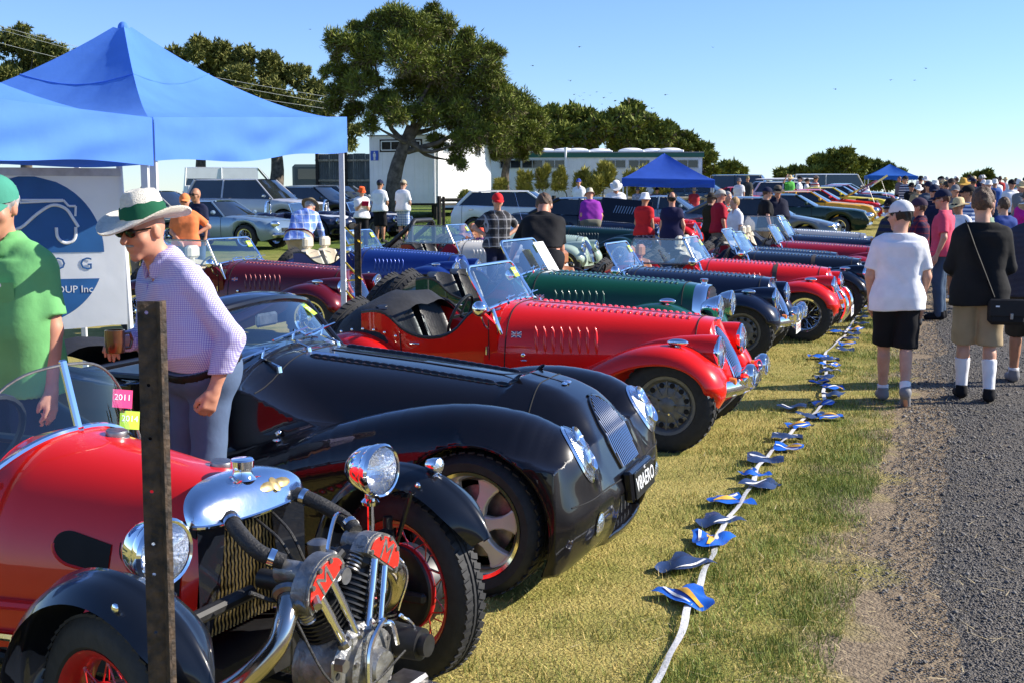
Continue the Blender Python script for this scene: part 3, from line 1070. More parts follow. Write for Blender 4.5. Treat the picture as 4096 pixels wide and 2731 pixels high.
ob('window_surround', MB().box((-1.62, -.006, 3.06), (1.86, .02, .52)), DARKTIMBER, h1)
hut_window(h1, Tm(.012, 1.0, 3.02) @ Rm(PI / 2, 'Z'), .8, .42, 2)
hut_window(h1, Tm(.012, 5.6, 3.02) @ Rm(PI / 2, 'Z'), .8, .42, 2)
ob('downpipe', MB().cyl((-.15, -.05, .7), (-.15, -.05, 3.5), .035, n=8), CLAD, h1)
sg = ob('toilet_sign', MB().box((0, 0, 0), (.34, .012, .40)), SIGNBLUE, h1, Tm(-2.78, -.02, 2.66))
fig = MB()
fig.lathe([(0, .002), (.035, .002), (.035, 0)], 12, Tm(0, -.007, .13) @ Rm(PI / 2, 'X'))
fig.box((0, -.008, .02), (.085, .003, .13)).box((-.055, -.008, .02), (.02, .003, .12)).box((.055, -.008, .02), (.02, .003, .12)).box((-.022, -.008, -.11), (.035, .003, .14)).box((.022, -.008, -.11), (.035, .003, .14))
tag(ob('man_symbol', fig, WHITE, sg), kind='stuff')
c1 = Vector((9.75, 62, tz(0, 62)))
h2 = hut('long_hut', 'long white single-storey hut with a green roof edge and small windows', c1, -rad(3), 13.4, 3.2, .12, 2.93, True, True)
for u in (1174, 1224, 1275, 1413, 1467, 1577):
 x = (u - 1610) / 44.3
 hut_window(h2, Tm(x, -.012, 2.36), 1.08, .42, 2)
for u in (1175, 1248, 1298, 1326, 1379, 1450, 1503, 1540):
 x = (u - 1610) / 44.3
 ob('roof_vent', cached(('rv',), lambda: MB().box((0, 0, .06), (1.3, 1.1, .14), b=.03).ell((0, 0, .12), (.6, .5, .13), 16, 5, z0=0).mesh('roof_vent')), CLAD, h2, Tm(x, 1.4 if u % 2 else .8, 2.96))
ob('vent_pipe', MB().cyl((-7.0, -.1, .1), (-7.0, -.1, 3.12), .06, n=10).cyl((-7.0, -.1, 3.1), (-7.0, -.1, 3.2), .09, n=10), CLAD, h2)
f0 = Vector((-8.3, 51.6, tz(0, 51.6)))
fe = thing('corrugated_fence', 'weathered corrugated iron screen fence with timber rails left of the toilet hut', 'fence', f0, -A15 + rad(10))
SHEET = pm('grey_corrugated_iron', (.16, .18, .18), rough=.6, metal=.3, var=.25, scale=2)
for k in range(5):
 ob('iron_sheet', cached(('sheet',), lambda: MB().grid([[(x, .018 * math.cos(x * 2 * PI / .076), z) for x in np.linspace(0, .52, 57)] for z in (.15, 2.72)]).mesh('iron_sheet')), SHEET, fe, Tm(.52 * k, 0, .72 * 0 + (.02 if k % 2 else 0)))
for z in (.6, 1.6, 2.45):
 ob('rail', MB().box((1.2, -.06, z), (2.55, .06, .09)), TIMBER, fe)
for x in (0, 1.25, 2.5):
 ob('post', MB().box((x, -.05, 1.38), (.12, .12, 2.80)), DARKTIMBER, fe)
def rail_fence(label, pts, mat, h=.95, r=.07):
 p0 = Vector(pts[0])
 p0.z = tz(*pts[0][:2])
 t = thing('rail_fence', label, 'fence', p0)
 for i, p in enumerate(pts):
  z = tz(*p[:2]) - p0.z
  ob('post', MB().cyl((p[0] - p0.x, p[1] - p0.y, z - .1), (p[0] - p0.x, p[1] - p0.y, z + h + .15), r * 1.2, n=9), mat, t)
  if i:
   q = pts[i - 1]
   ob('rail', MB().cyl((q[0] - p0.x, q[1] - p0.y, tz(*q[:2]) - p0.z + h), (p[0] - p0.x, p[1] - p0.y, z + h), r, n=8), mat, t)
 return t
rail_fence('dark round timber rail fence in front of the bright hut wall', [(-2.75, 45.5, 0), (-.6, 45.8, 0), (1.6, 46.1, 0)], DARKTIMBER)
rail_fence('pale timber post and rail fence by the bushes under the small blue tent', [(4.0, 53, 0), (6.3, 53.2, 0), (8.6, 53.4, 0), (10.6, 53.5, 0)], TIMBER, h=.8)
# POP-UP TENTS
def cloth_mat(name, col, trans=.25):
 if name in _mats:
  return _mats[name]
 m = pm(name, col, rough=.75, var=.07, scale=3, bump=.25, bscale=5, spec=.25)
 nt = m.node_tree
 out = [n for n in nt.nodes if n.type == 'OUTPUT_MATERIAL'][0]
 b = nt.nodes['Principled BSDF']
 tr = nt.nodes.new('ShaderNodeBsdfTranslucent')
 tr.inputs[0].default_value = (*[min(1, c * 1.3) for c in col], 1)
 mx = nt.nodes.new('ShaderNodeMixShader')
 mx.inputs[0].default_value = trans
 nt.links.new(b.outputs[0], mx.inputs[1])
 nt.links.new(tr.outputs[0], mx.inputs[2])
 nt.links.new(mx.outputs[0], out.inputs[0])
 return m
def tent(label, corners, apex, eaves, val, col, seed=1, legs=(0, 1, 2, 3), leg_z=None, conc=1.75, legw=.045):
 """corners: four ground points in order; eaves: height of the cloth edge over each."""
 rng = np.random.default_rng(seed)
 cx, cy = sum(c[0] for c in corners) / 4, sum(c[1] for c in corners) / 4
 gz = tz(cx, cy)
 t = thing('pop_up_tent', label, 'tent', (cx, cy, gz))
 A = np.array([apex[0] - cx, apex[1] - cy, apex[2] - gz])
 cs = [np.array([c[0] - cx, c[1] - cy, e - gz]) for c, e in zip(corners, eaves)]
 m = cloth_mat('tent_' + label[:8], col)
 b = MB()
 for i in range(4):
  a, c = cs[i], cs[(i + 1) % 4]
  rows = []
  for r in np.linspace(.035, 1, 15):
   row = []
   for q in np.linspace(0, 1, 17):
    e = a + (c - a) * q
    p = A + (e - A) * r
    g = 1 - (1 - r) ** conc
    p[2] = A[2] + (e[2] - A[2]) * g - .10 * math.sin(PI * r) * math.sin(PI * q) ** 1.0 * (1 - .3 * r)
    p[2] += .006 * math.sin(9 * q * PI + i) * r * math.sin(5 * r)
    row.append(p)
   rows.append(row)
  b.grid(rows)
 b.ell(tuple(A + np.array([0, 0, -.06])), (.045, .045, .055), 12, 5, z0=0)
 ob('canopy', b.mesh('canopy', sharp=24), m, t)
 if val > .28:
  sm = []
  for i in range(4):
   a, c = cs[i], cs[(i + 1) % 4]
   for q in np.linspace(0, 1, 9)[:-1]:
    r = .36
    p_ = A + (a + (c - a) * q - A) * r
    p_[2] = A[2] + ((a + (c - a) * q)[2] - A[2]) * (1 - (1 - r) ** conc) - .10 * math.sin(PI * r) * math.sin(PI * q) * (1 - .3 * r) + .003
    sm.append(tuple(p_))
  ob('seam', MB().tube(sm, .005, 5, closed=True), m, t)
 for i in range(4):
  a, c = cs[i], cs[(i + 1) % 4]
  nrm = np.cross(c - a, [0, 0, 1.])
  nrm /= np.linalg.norm(nrm)
  ph = rng.uniform(0, 6)
  rows = []
  for k in np.linspace(-.06, 1, 13):
   row = []
   for q in np.linspace(0, 1, 61):
    w = math.sin(PI * q)
    fold = (.016 * math.sin(q * 9 + ph + 5 * k * (q - .5)) * math.sin(k * 7 + 6 * q + ph) + .010 * math.sin(6.5 * k + 16 * abs(q - .5) + ph)) * max(k, 0) ** .6 * w ** .3
    sag = -.02 * w
    row.append(a + (c - a) * q + nrm * (fold + .006) + np.array([0, 0, sag * max(k, 0) - val * k + .015 * k * math.sin(11 * q + ph)]))
   rows.append(row)
  ob('valance', MB().grid(rows).mesh('valance', sharp=0), m, t)
  if i in legs:
   p = cs[i] * np.array([.975, .975, 1])
   top = p[2] - .03
   g2 = tz(p[0] + cx, p[1] + cy) - gz
   ob('leg', MB().box((p[0], p[1], (top + g2) / 2), (legw, legw, top - g2)).box((p[0], p[1], g2 + .5), (legw * .8, legw * .8, 1.0)).box((p[0], p[1], g2 + .01), (.11, .11, .015)), LEGW, t)
  a, c = a * np.array([.94, .94, 1]), c * np.array([.94, .94, 1])
  ob('truss', MB().cyl(tuple(a + np.array([0, 0, -.08])), tuple((a + c) / 2 + np.array([0, 0, -.20])), .013, n=5).cyl(tuple(c + np.array([0, 0, -.08])), tuple((a + c) / 2 + np.array([0, 0, -.20])), .013, n=5), BLACKP, t)
 return t
LEGW = pm('white_tent_leg', (.72, .73, .74), rough=.35, var=.05)
tent('tall blue pop-up tent whose peak stands against the sky', [(-2.42, 8.2), (-1.50, 11.0), (-4.30, 11.95), (-5.2, 9.1)], (-3.19, 10.06, 3.16), [2.245, 2.43, 2.45, 2.3], .285, (.095, .25, .74), 3, legs=(0, 1, 2))
tent('nearer blue pop-up tent cut off by the left edge', [(-3.36, 5.38), (-2.41, 8.12), (-5.28, 9.0), (-6.15, 6.3)], (-4.3, 7.2, 3.12), [2.27, 2.235, 2.27, 2.27], .29, (.095, .25, .74), 4, legs=(1, 2))
tent('small bright blue pop-up tent in front of the long white hut', [(3.95, 43.4), (7.15, 42.6), (7.6, 45.8), (4.4, 46.6)], (5.6, 44.6, 3.36), [2.42, 2.34, 2.42, 2.42], .27, (.03, .10, .50), 5, conc=1.15, legw=.05)
tent('far blue pop-up tent above the roofs of the yellow cars', [(21.2, 72), (24.0, 71.4), (24.6, 74.2), (21.8, 74.8)], (22.8, 73, 3.75), [3.05, 3.0, 3.0, 3.05], .2, (.02, .12, .50), 6, conc=1.2)
# club banner under the tent
BANW = cloth_mat('banner_vinyl', (.86, .86, .85), .4)
BANB = pm('banner_blue', (.015, .10, .28), rough=.55, var=.12, scale=5)
bx0, by = -4.9, 8.75
bn = tag(ob('club_banner', MB().grid([[(x, .03 * math.sin(2.2 * x + z) , z - .05 * (z < .9) * math.sin(PI * min(1, max(0, (x + .2) / 2.2)))) for x in np.linspace(-.3, 2.12, 25)] for z in (.80, .95, 1.2, 1.5, 1.8, 1.93)]).mesh('club_banner', sharp=0),
   BANW, None, Tm(bx0 + .05, by - .62, 0) @ Rm(.30, 'Z')), 'white club banner with a round blue car emblem under the tents', 'banner')
b_o, b_r = (bx0 + .05, by - .62), .30
def px_b(u, v):
 """Banner coordinates (along, height) of a sight line."""
 k = (u - 1176) / 2750 / .9929
 c, s_ = math.cos(b_r), math.sin(b_r)
 t_ = (k * b_o[1] - b_o[0]) / (c - k * s_)
 y_ = b_o[1] + t_ * s_
 return t_, pxz(u, v, y_)[1]
ecx = px_b(80, 577)[0]
erx = px_b(248, 577)[0] - ecx
ecz, ztop, zbot = px_b(160, 577)[1], px_b(90, 405)[1], px_b(110, 742)[1]
zb0, zb1 = px_b(190, 580)[1], px_b(190, 640)[1]
def emb(x, z, dy=-.004):
 return (x, .03 * math.sin(2.2 * x + z) + dy, z)
def seg(z0, z1):
 zz = np.linspace(z0, z1, 15)
 return MB().grid([[emb(ecx + u * erx * math.sqrt(max(0, 1 - ((z - ecz) / (ztop - ecz if z > ecz else ecz - zbot)) ** 2)), z) for u in np.linspace(-1, 1, 19)] for z in zz])
ob('emblem_top', seg(zb0, ztop - .003).mesh('emblem_top', sharp=0), BANB, bn)
ob('emblem_base', seg(zbot + .003, zb1).mesh('emblem_base', sharp=0), BANB, bn)
def stroke(pts, r=.011, n=24):
 p = spline([px_b(*q) for q in pts], n) if len(pts) > 2 else np.array([px_b(*q) for q in pts])
 return MB().tube([emb(x, z, -.006) for (x, z) in p], r, 6)
ln = MB()
for s_, n_ in (([(52, 427), (62, 462)], 2), ([(20, 530), (60, 524), (100, 492), (135, 472), (165, 480), (182, 505), (192, 522)], 30), ([(142, 523), (144, 545), (158, 558), (174, 556), (184, 545), (186, 522)], 30)):
 q = stroke(s_, n=n_)
 ln.add(q.v, q.f)
for a_, b_ in (((56, 457), (66, 468)), ((66, 460), (160, 460)), ((66, 466), (160, 462)), ((160, 460), (172, 474)), ((172, 474), (188, 474)), ((188, 474), (186, 497))):
 q = stroke([a_, b_], .008, 2)
 ln.add(q.v, q.f)
tag(ob('car_outline', ln.mesh('car_outline'), WHITE, bn), kind='stuff')
for s_, u in (('O', 143), ('G', 206)):
 x, z = px_b(u, 607)
 text_obj('banner_letter', s_, .125, BANB, bn, Tm(*emb(x, z, -.005)) @ Rm(PI / 2, 'X'))
x, z = px_b(220, 664)
text_obj('banner_lettering', 'GROUP Inc', .072, WHITE, bn, Tm(*emb(x, z, -.008)) @ Rm(PI / 2, 'X'), align='RIGHT')
x, z = px_b(20, 664)
ob('banner_pole', MB().cyl((2.16, .03, 0), (2.10, .03, 2.02), .022, n=8), LEGW, bn)
ob('top_hem', MB().grid([[emb(x, z, -.014) for x in np.linspace(-.3, 2.11, 25)] for z in (1.875, 1.932)]).mesh('top_hem', sharp=0), pm('banner_hem', (.55, .54, .52), rough=.6), bn)
# power lines and birds
for k, (v0, v1) in enumerate(((55, 235), (62, 250), (95, 262))):
 p = []
 for q in np.linspace(0, 1, 12):
  u = -100 + 930 * q
  x, z = pxz(u, v0 - 22 + (v1 - v0 + 22) * q + 18 * math.sin(PI * q), 66)
  p.append((x, 66, z))
 tag(ob('power_line', MB().tube(p, .011, 4), pm('wire', (.55, .55, .5), rough=.5)), 'thin overhead wire, %s of the three crossing the sky at left' % ('topmost', 'middle', 'lowest')[k], 'wire', 'overhead wires')
BIRDM = pm('bird_dark', (.03, .03, .035), rough=.8)
birds = [(713, 68, 'by itself between the tent peak and the tea tree'), (1330, 109, 'high right of the tea tree'), (1638, 110, 'highest over the middle of the picture'), (1310, 187, 'beside the tea tree crown'), (1224, 152, 'closest to the tea tree crown'), (1528, 219, 'lone above the scrub trees'), (1919, 206, 'low at right of centre'),
  (2100, 185, 'far right'), (2045, 185, 'at right, left one of two'), (2127, 158, 'at right, highest'), (1497, 250, 'lowest over the domed scrub tree'), (1355, 220, None), (1342, 214, None), (1332, 222, None), (1318, 218, None), (1370, 212, None), (1386, 226, None), (1402, 215, None), (1412, 233, None), (1383, 240, None), (1340, 230, None)]
for i, (u, v, lb) in enumerate(birds):
 rng = np.random.default_rng(60 + i)
 y = rng.uniform(70, 80)
 x, z = pxz(u, v, y)
 s = .075
 b = MB().ell((0, 0, 0), (s * .9, s * .22, s * .2), 8, 5)
 f = rng.uniform(.1, .9)
 for q in (-1, 1):
  b.add([(.05, 0, 0), (-.06, 0, 0), (-.08, q * s * 1.0, s * f), (.03, q * s * .7, s * f * .8), (-.16, q * s * 1.9, s * f * .7)], [(0, 1, 2, 3), (3, 2, 4)])
 tag(ob('bird', b, BIRDM, None, Tm(x, y, z) @ Rm(rng.uniform(0, 6), 'Z')), ('small dark bird flying ' + lb) if lb else 'small dark bird in the loose flock above the scrub trees', 'bird', 'birds in the sky')
# steel pickets
RUST = pm('rusty_black_steel', (.022, .019, .017), rough=.7, metal=.3, col2=(.10, .065, .04), scale=34, detail=8, bump=.35, bscale=60)
def holed_flange(b, w0, w1, th, z0, z1, holes, M, r=.0042):
 """Flat steel flange in local XZ with round holes punched at the given heights."""
 zs = sorted(holes)
 y = th / 2
 c = (w0 + w1) / 2
 hw = (w1 - w0) / 2
 bands = []
 cur = z0
 for h in zs:
  bands.append((cur, h - hw, None))
  bands.append((h - hw, h + hw, h))
  cur = h + hw
 bands.append((cur, z1, None))
 for (a, d, h) in bands:
  if h is None:
   b.box((c, 0, (a + d) / 2), (w1 - w0, th, d - a), M)
   continue
  n = 16
  ring, sq = [], []
  for k in range(n):
   t = 2 * PI * k / n
   cs, sn = math.cos(t), math.sin(t)
   m = hw / max(abs(cs), abs(sn))
   ring.append((c + r * cs, h + r * sn))
   sq.append((c + m * cs, h + m * sn))
  vs = [(p[0], s * y, p[1]) for s in (-1, 1) for L_ in (ring, sq) for p in L_]
  fs = []
  for k in range(n):
   l = (k + 1) % n
   fs.append((k, l, n + l, n + k))
   fs.append((2 * n + k, 3 * n + k, 3 * n + l, 2 * n + l))
   fs.append((k, 2 * n + k, 2 * n + l, l))
   fs.append((n + k, n + l, 3 * n + l, 3 * n + k))
  b.add(vs, fs, M)
def picket(label, x, y, h, rz, holes, lean=(0, 0), s=1.0):
 t = thing('steel_picket', label, 'fence post', (x, y, tz(x, y)), rz, 'steel star pickets')
 t.rotation_euler = (lean[0], lean[1], rz)
 b = MB()
 holed_flange(b, -.041 * s, -.0026 * s, .0055 * s, -.2, h, holes, Tm(0, 0, 0), .0042 * s)
 b.box((.0, .0, (h - .2) / 2), (.0056 * s, .0056 * s, h + .2))
 b.box((.013 * s, 0, (h - .2) / 2), (.0205 * s, .0055 * s, h + .2), Rm(rad(-62), 'Z') @ Tm(0, 0, 0))
 b.box((.013 * s, 0, (h - .2) / 2), (.0205 * s, .0055 * s, h + .2), Rm(rad(40), 'Z'))
 ob('post', b.mesh('post', sharp=20), RUST, t)
 return t
picket('rusty black steel picket standing up close at the left, in front of the three-wheeler', -.79, 2.62, 1.495, rad(12), [1.47, 1.31, 1.19, 1.07, .95, .88, .745], lean=(0, rad(.35)), s=1.0)
picket('black steel picket tied with yellow rope beside the tent leg', -1.30, 10.2, 1.50, rad(20), [], s=1.0)
picket('thin brown steel picket on the lawn in front of the hut', -1.55, 27.5, 1.55, rad(20), [], s=1.2)
ROPE = pm('yellow_rope', (.75, .48, .02), rough=.8, bump=.4, bscale=90)
rp = MB()
for z in (1.36, 1.05, .80, .52):
 rp.tube([(-1.47, 10.6, z + .1), (-1.30, 10.17, z), (-1.28, 10.2, z - .02), (-1.46, 10.62, z - .06)], .008, 5)
tag(ob('tie_rope', rp.mesh('tie_rope')), 'yellow rope lashed in turns between tent leg and black picket', 'rope').data.materials.append(ROPE)
# VINTAGE ROADSTERS
CAR_TH = rad(20)
def tyre_mesh(R, r_rim, w, n=36, tread=True):
 b = MB()
 prof = [(r_rim, -w * .40), (r_rim + .012, -w * .5), (r_rim + (R - r_rim) * .55, -w * .53), (R - .022, -w * .47),
   (R - .004, -w * .36), (R, -w * .12), (R - .005, -w * .10), (R - .005, -w * .06), (R, -w * .04), (R, w * .04),
   (R - .005, w * .06), (R - .005, w * .10), (R, w * .12),
   (R - .004, w * .36), (R - .022, w * .47), (r_rim + (R - r_rim) * .55, w * .53), (r_rim + .012, w * .5), (r_rim, w * .40)]
 b.lathe(prof, n)
 if tread:
  for k in range(n):
   for sg in (-1, 1):
    a = 2 * PI * (k + .25 * sg) / n
    M = Rm(a, 'Z') @ Tm(R - .001, 0, sg * w * .27)
    b.box((0, 0, 0), (.008, 2 * PI * R / n * .62, w * .26), M @ Rm(sg * .35, 'X'))
 return b
def wheel(par, kind, pos, R=.325, rim=.195, w=.165, out=-1, steer=0.0, col=None, detail=True, hidden_side=False, cone=.0):
 """kind: wire / alloy / steel / five. out = -1 when the outside faces -Y."""
 M = Tm(*pos) @ Rm(steer, 'Z') @ Rm(PI / 2 if out < 0 else -PI / 2, 'X')
 t = ob('wheel', cached(('rimring', R, rim, w, kind),
      lambda: MB().lathe([(rim - .012, -w * .46), (rim + .006, -w * .5), (rim + .004, -w * .42), (rim - .03, -w * .3),
           (rim - .04, 0), (rim - .03, w * .3), (rim + .004, w * .42), (rim + .008, w * .50),
           (rim - .012, w * .47), (rim - .022, w * .40), (rim - .05, 0), (rim - .012, -w * .46)], 36).mesh('wheel_rim')),
  col or (WHEELGREY if kind == 'alloy' else CHROME), par, M)
 ob('tyre', cached(('tyre', R, rim, w, detail), lambda: tyre_mesh(R, rim, w, 36 if detail else 24, detail).mesh('tyre')), RUBBER, t)
 if hidden_side:
  return t
 if kind == 'wire':
  ob('hub', cached(('wirehub', rim), lambda: MB().lathe([(.045, -.06), (.05, .0), (.035, .06), (.03, .085), (.0, .09)], 14).mesh('hub')), col or CHROME, t)
  def spokes():
   b = MB()
   for k in range(28):
    a = 2 * PI * k / 28
    a2 = a + (.5 if k % 2 else -.5)
    h = .055 if k % 4 < 2 else -.03
    b.cyl((.042 * math.cos(a), .042 * math.sin(a), h), ((rim - .03) * math.cos(a2), (rim - .03) * math.sin(a2), .02), .0028, n=4)
   return b.mesh('spokes')
  ob('spokes', cached(('spk', rim), spokes), col or CHROME, t)
  ob('brake_drum', cached(('drum',), lambda: MB().lathe([(.13, -.06), (.13, -.005), (.05, .0), (0, .0)], 20).mesh('drum')), DARK, t)
 elif kind == 'alloy':
  def disc():
   b = MB()
   b.lathe([(rim - .035, w * .30), (rim - .055, w * .34), (rim * .63, w * .30), (rim * .5, w * .36), (.055, w * .33), (.03, w * .42), (0, w * .42)], 36)
   for k in range(12):
    a = 2 * PI * k / 12
    b.box((rim * .62, 0, w * .36), (rim * .48, .009, .014), Rm(a, 'Z'))
   return b.mesh('wheel_disc')
  ob('wheel_disc', cached(('adisc', rim, w), disc), WHEELGREY, t)
  for k in range(12):
   a = 2 * PI * (k + .5) / 12
   ob('vent_hole', cached(('ahole',), lambda: MB().lathe([(0, .004), (.017, .004), (.019, 0)], 10).mesh('vent_hole')), DARK, t, Rm(a, 'Z') @ Tm(rim * .72, 0, w * .335))
  def nuts():
   b = MB()
   for k in range(5):
    a = 2 * PI * k / 5
    b.cyl((.062 * math.cos(a), .062 * math.sin(a), w * .3), (.062 * math.cos(a), .062 * math.sin(a), w * .45), .010, .007, 6)
   return b.mesh('wheel_nuts')
  ob('wheel_nuts', cached(('anuts', w), nuts), CHROME, t)['kind'] = 'stuff'
 else:
  def disc2():
   b = MB()
   b.lathe([(rim - .03, w * .2), (rim * .7, w * .30), (rim * .55, w * .22), (rim * .35, w * .38), (0, w * .40)], 28)
   return b.mesh('wheel_disc')
  ob('wheel_disc', cached(('sdisc', rim, w, kind), disc2), ALUM if kind == 'steel' else STEEL, t)
  if kind == 'five':
   def five():
    b = MB()
    for k in range(5):
     a = 2 * PI * k / 5
     b.prism([(rim * .42, -.028), (rim * .86, -.045), (rim * .9, 0), (rim * .86, .045), (rim * .42, .028)], .006, Rm(a, 'Z') @ Tm(0, 0, w * .29))
    return b.mesh('wheel_slots')
   ob('wheel_slots', cached(('five', rim, w), five), DARK, t)
 return t
WHEELGREY = pm('wheel_grey', (.16, .16, .155), rough=.4, metal=.35, var=.15, scale=20)
WING_F = [(.33, .30), (.385, .40), (.372, .50), (.30, .605), (.18, .685), (.03, .725), (-.13, .722), (-.29, .685), (-.45, .615),
  (-.64, .515), (-.84, .42), (-1.03, .345), (-1.2, .305), (-1.4, .292)]
WING_R = [(-1.93, .30), (-1.955, .42), (-2.03, .56), (-2.17, .67), (-2.36, .725), (-2.56, .70), (-2.72, .60), (-2.82, .46), (-2.86, .34)]
WSEC = [(0, -.20), (.03, -.10), (.10, -.04), (.22, -.010), (.38, 0), (.55, -.002), (.72, -.014), (.86, -.038), (.95, -.072), (1.0, -.118), (.99, -.126), (.965, -.115)]
def wing_mesh(prof, yin, yout, sg, n=44, lip=1.0):
 pr = spline(prof, n)
 sec = spline(WSEC, 20)
 P = []
 for i in range(n):
  t = pr[min(i + 1, n - 1)] - pr[max(i - 1, 0)]
  t /= np.linalg.norm(t)
  nn = np.array([t[1], -t[0]])
  if i == 0 or nn @ prev < 0 if i else nn[1] < -.9:
   nn = -nn
  prev = nn
  u = i / (n - 1)
  a, b_ = float(np.interp(u, *zip(*yin))), float(np.interp(u, *zip(*yout)))
  row = []
  for (q, o) in sec:
   o = o * lip
   x, z = pr[i] + nn * o
   row.append((x, sg * (a + (b_ - a) * q), z))
  P.append(row)
 return MB().grid(P)
def sup(w, zb, zt, n, e=2.7, e2=None):
 """Half-open section from right bottom over the top to left bottom."""
 out = []
 for k in range(n):
  a = PI * k / (n - 1)
  c, s = math.cos(a), math.sin(a)
  out.append((-w * math.copysign(abs(c) ** (2 / e), c), zb + (zt - zb) * abs(s) ** (2 / (e2 or e))))
 return out
BON = [(-1.40, .53, .36, .945), (-1.28, .515, .36, .945), (-.9, .468, .38, .927), (-.5, .41, .42, .905), (0, .33, .46, .875), (.10, .312, .47, .868), (.2, .29, .48, .855)]
BE = 3.2
def bon_at(x):
 return lerp_tab(BON, x)
def bon_surf(x, y):
 w, zb, zt = bon_at(x)
 q = min(abs(y) / w, 1)
 return zb + (zt - zb) * (1 - q ** BE) ** (1 / BE)
def bon_y(x, z):
 w, zb, zt = bon_at(x)
 q = min(max((z - zb) / (zt - zb), 0), 1)
 return w * (1 - q ** BE) ** (1 / BE)
def grille_pt(a, inset=1.0):
 """Point of the grille outline, a = 0..1 from right foot over the crown to left foot."""
 t = abs(2 * a - 1)              # 1 at the foot, 0 at the crown
 z = .80 - .44 * (t ** 1.6)
 y = (.205 * min(1, (1 - (1 - t) ** 2.6)) * (1 - .32 * max(0, t - .45) / .55))
 return grille_x(z, y * inset) , math.copysign(y * inset, a - .5), .58 + (z - .58) * (1 if inset == 1 else .985)
def grille_x(z, y=0):
 return .195 + .215 * (.80 - z) / .44 + .035 * math.sin(PI * min(1, max(0, (.80 - z) / .44))) - .9 * y * y
def strip(pts, wv):
 pass
def roadster(label, pos, th=CAR_TH, col=(.5, .01, .01), flake=0., name='vintage_roadster', group='vintage roadsters parked side by side', detail=2,
   seats=LEATHER_BLACK, wheels='wire', wheelcol=None, screen='chrome', headrest=False, tonneau=False, bumper='none',
   spots=0, strap=False, flag=None, plate=None, sidescreen=False, stickers=True, mirror=True, rollbar=False, flat_rad=False,
   indic=True, amber=True, aerial=False, white_stripe=False, spare=2, hoop=False, wipers=3, colname=None, bonnet_up=False, steer=0.0,
   bodycol=None, cap_ornament=True):
 t = thing(name, label, 'sports car', pos, -th, group)
 pt = paint(colname or label.split()[0] + str(len(_mats)), col, flake)
 body = paint((colname or label[:6]) + '_tub' + str(len(_mats)), bodycol, flake) if bodycol else pt
 hi = detail >= 2
 # ---- bonnet
 def bonnet():
  b = MB()
  xs = [-1.40, -1.28, -1.1, -.9, -.7, -.5, -.3, -.1, .1, .2]
  b.grid([[(x, y, z) for (y, z) in sup(*bon_at(x), 33, BE)] for x in xs])
  return b.mesh('bonnet', sharp=50)
 bn = ob('bonnet', cached(('bonnet',), bonnet), pt, t)
 ob('bonnet_hinge', cached(('hinge',), lambda: MB().tube([(x, 0, bon_at(x)[2] + .003) for x in np.linspace(-1.2, .1, 10)], .006, 5, flat=.5).mesh('hinge')), CHROME if hi else pt, bn)
 def seams():
  b = MB()
  b.tube([(x, y * 1.002, z + .0015) for (y, z) in sup(*bon_at(x), 33, BE)], .0042, 5)
  return b.mesh('bonnet_seam')
 for x in (-1.245, .105):
  ob('bonnet_seam', cached(('seam', x), seams), DARK, bn)
 # ---- louvres
 def louv():
  return MB().ell((0, 0, 0), (.017, .048, .013), 10, 4, z0=0).mesh('louvre')
 def slouv():
  return MB().ell((0, 0, 0), (.016, .105, .017), 8, 4, z0=0).mesh('side_louvre')
 if detail >= 1:
  spots_ = []
  for r in (-1, 1):
   for k in range(26):
    x = -1.16 + .0475 * k
    w = bon_at(x)[0]
    y = r * w * .36
    z = bon_surf(x, y)
    sl = (bon_surf(x, y + .01) - bon_surf(x, y - .01)) / .02
    M = Tm(x, y, z - .001) @ Rm(math.atan(sl), 'X') @ Rm(.04, 'Y')
    spots_.append(M)
  if hi:
   for M in spots_:
    ob('louvre', cached(('louv',), louv), pt, bn, M)
  else:
   def allv():
    b = MB()
    for M in spots_:
     b.ell((0, 0, 0), (.017, .048, .013), 8, 3, z0=0, M=M)
    return b.mesh('louvre_rows')
   tag(ob('louvre_rows', cached(('louvall',), allv), pt, bn), kind='stuff')
  if not flat_rad or True:
   for k in range(8):
    x = -1.02 + .062 * k
    w = bon_at(x)[0]
    M = Tm(x, -bon_y(x, .70) + .004, .70) @ Rm(-.16, 'X') @ Rm(PI / 2, 'X') @ Rm(.12, 'Z')
    ob('side_louvre', cached(('slouv',), slouv), pt, bn, M)
 if hi:
  for (x, z) in ((-.05, .66), (-1.1, .585)):
   w, zb, zt = bon_at(x)
   ob('bonnet_catch', cached(('catch',), lambda: MB().cyl((0, 0, 0), (0, -.03, 0), .007, n=8).ell((0, -.035, .012), (.017, .008, .017), 10, 6)
         .ell((0, -.02, -.03), (.026, .012, .008), 10, 6).mesh('bonnet_catch')), CHROME, bn, Tm(x, -bon_y(x, z) + .006, z))
 # ---- cowl and grille
 def cowl():
  n = 33
  r0 = [(.2, y, z) for (y, z) in sup(*bon_at(.2), n, BE)]
  g = [grille_pt(k / (n - 1)) for k in range(n)]
  rows = []
  for q in np.linspace(0, 1, 9):
   row = []
   for p0, p1 in zip(r0, g):
    p0, p1 = np.array(p0), np.array(p1)
    p = p0 + (p1 - p0) * q
    p[0] = p0[0] + (p1[0] - p0[0]) * q
    bul = math.sin(PI * q) * .018
    p[2] += bul * (p[2] > .6)
    p[1] *= 1 + .06 * math.sin(PI * q)
    row.append(tuple(p))
   rows.append(row)
  return MB().grid(rows).mesh('cowl', sharp=60)
 def cowl_flat():
  n = 33
  rows = [[(.2 + dx, y * s, .42 + (z - .42) * (1 + (s - 1) * .3)) for (y, z) in sup(*bon_at(.2), n, BE)] for dx, s in ((0, 1), (.06, .985), (.10, .95), (.115, .90))]
  b = MB().grid(rows)
  return b.mesh('cowl', sharp=50)
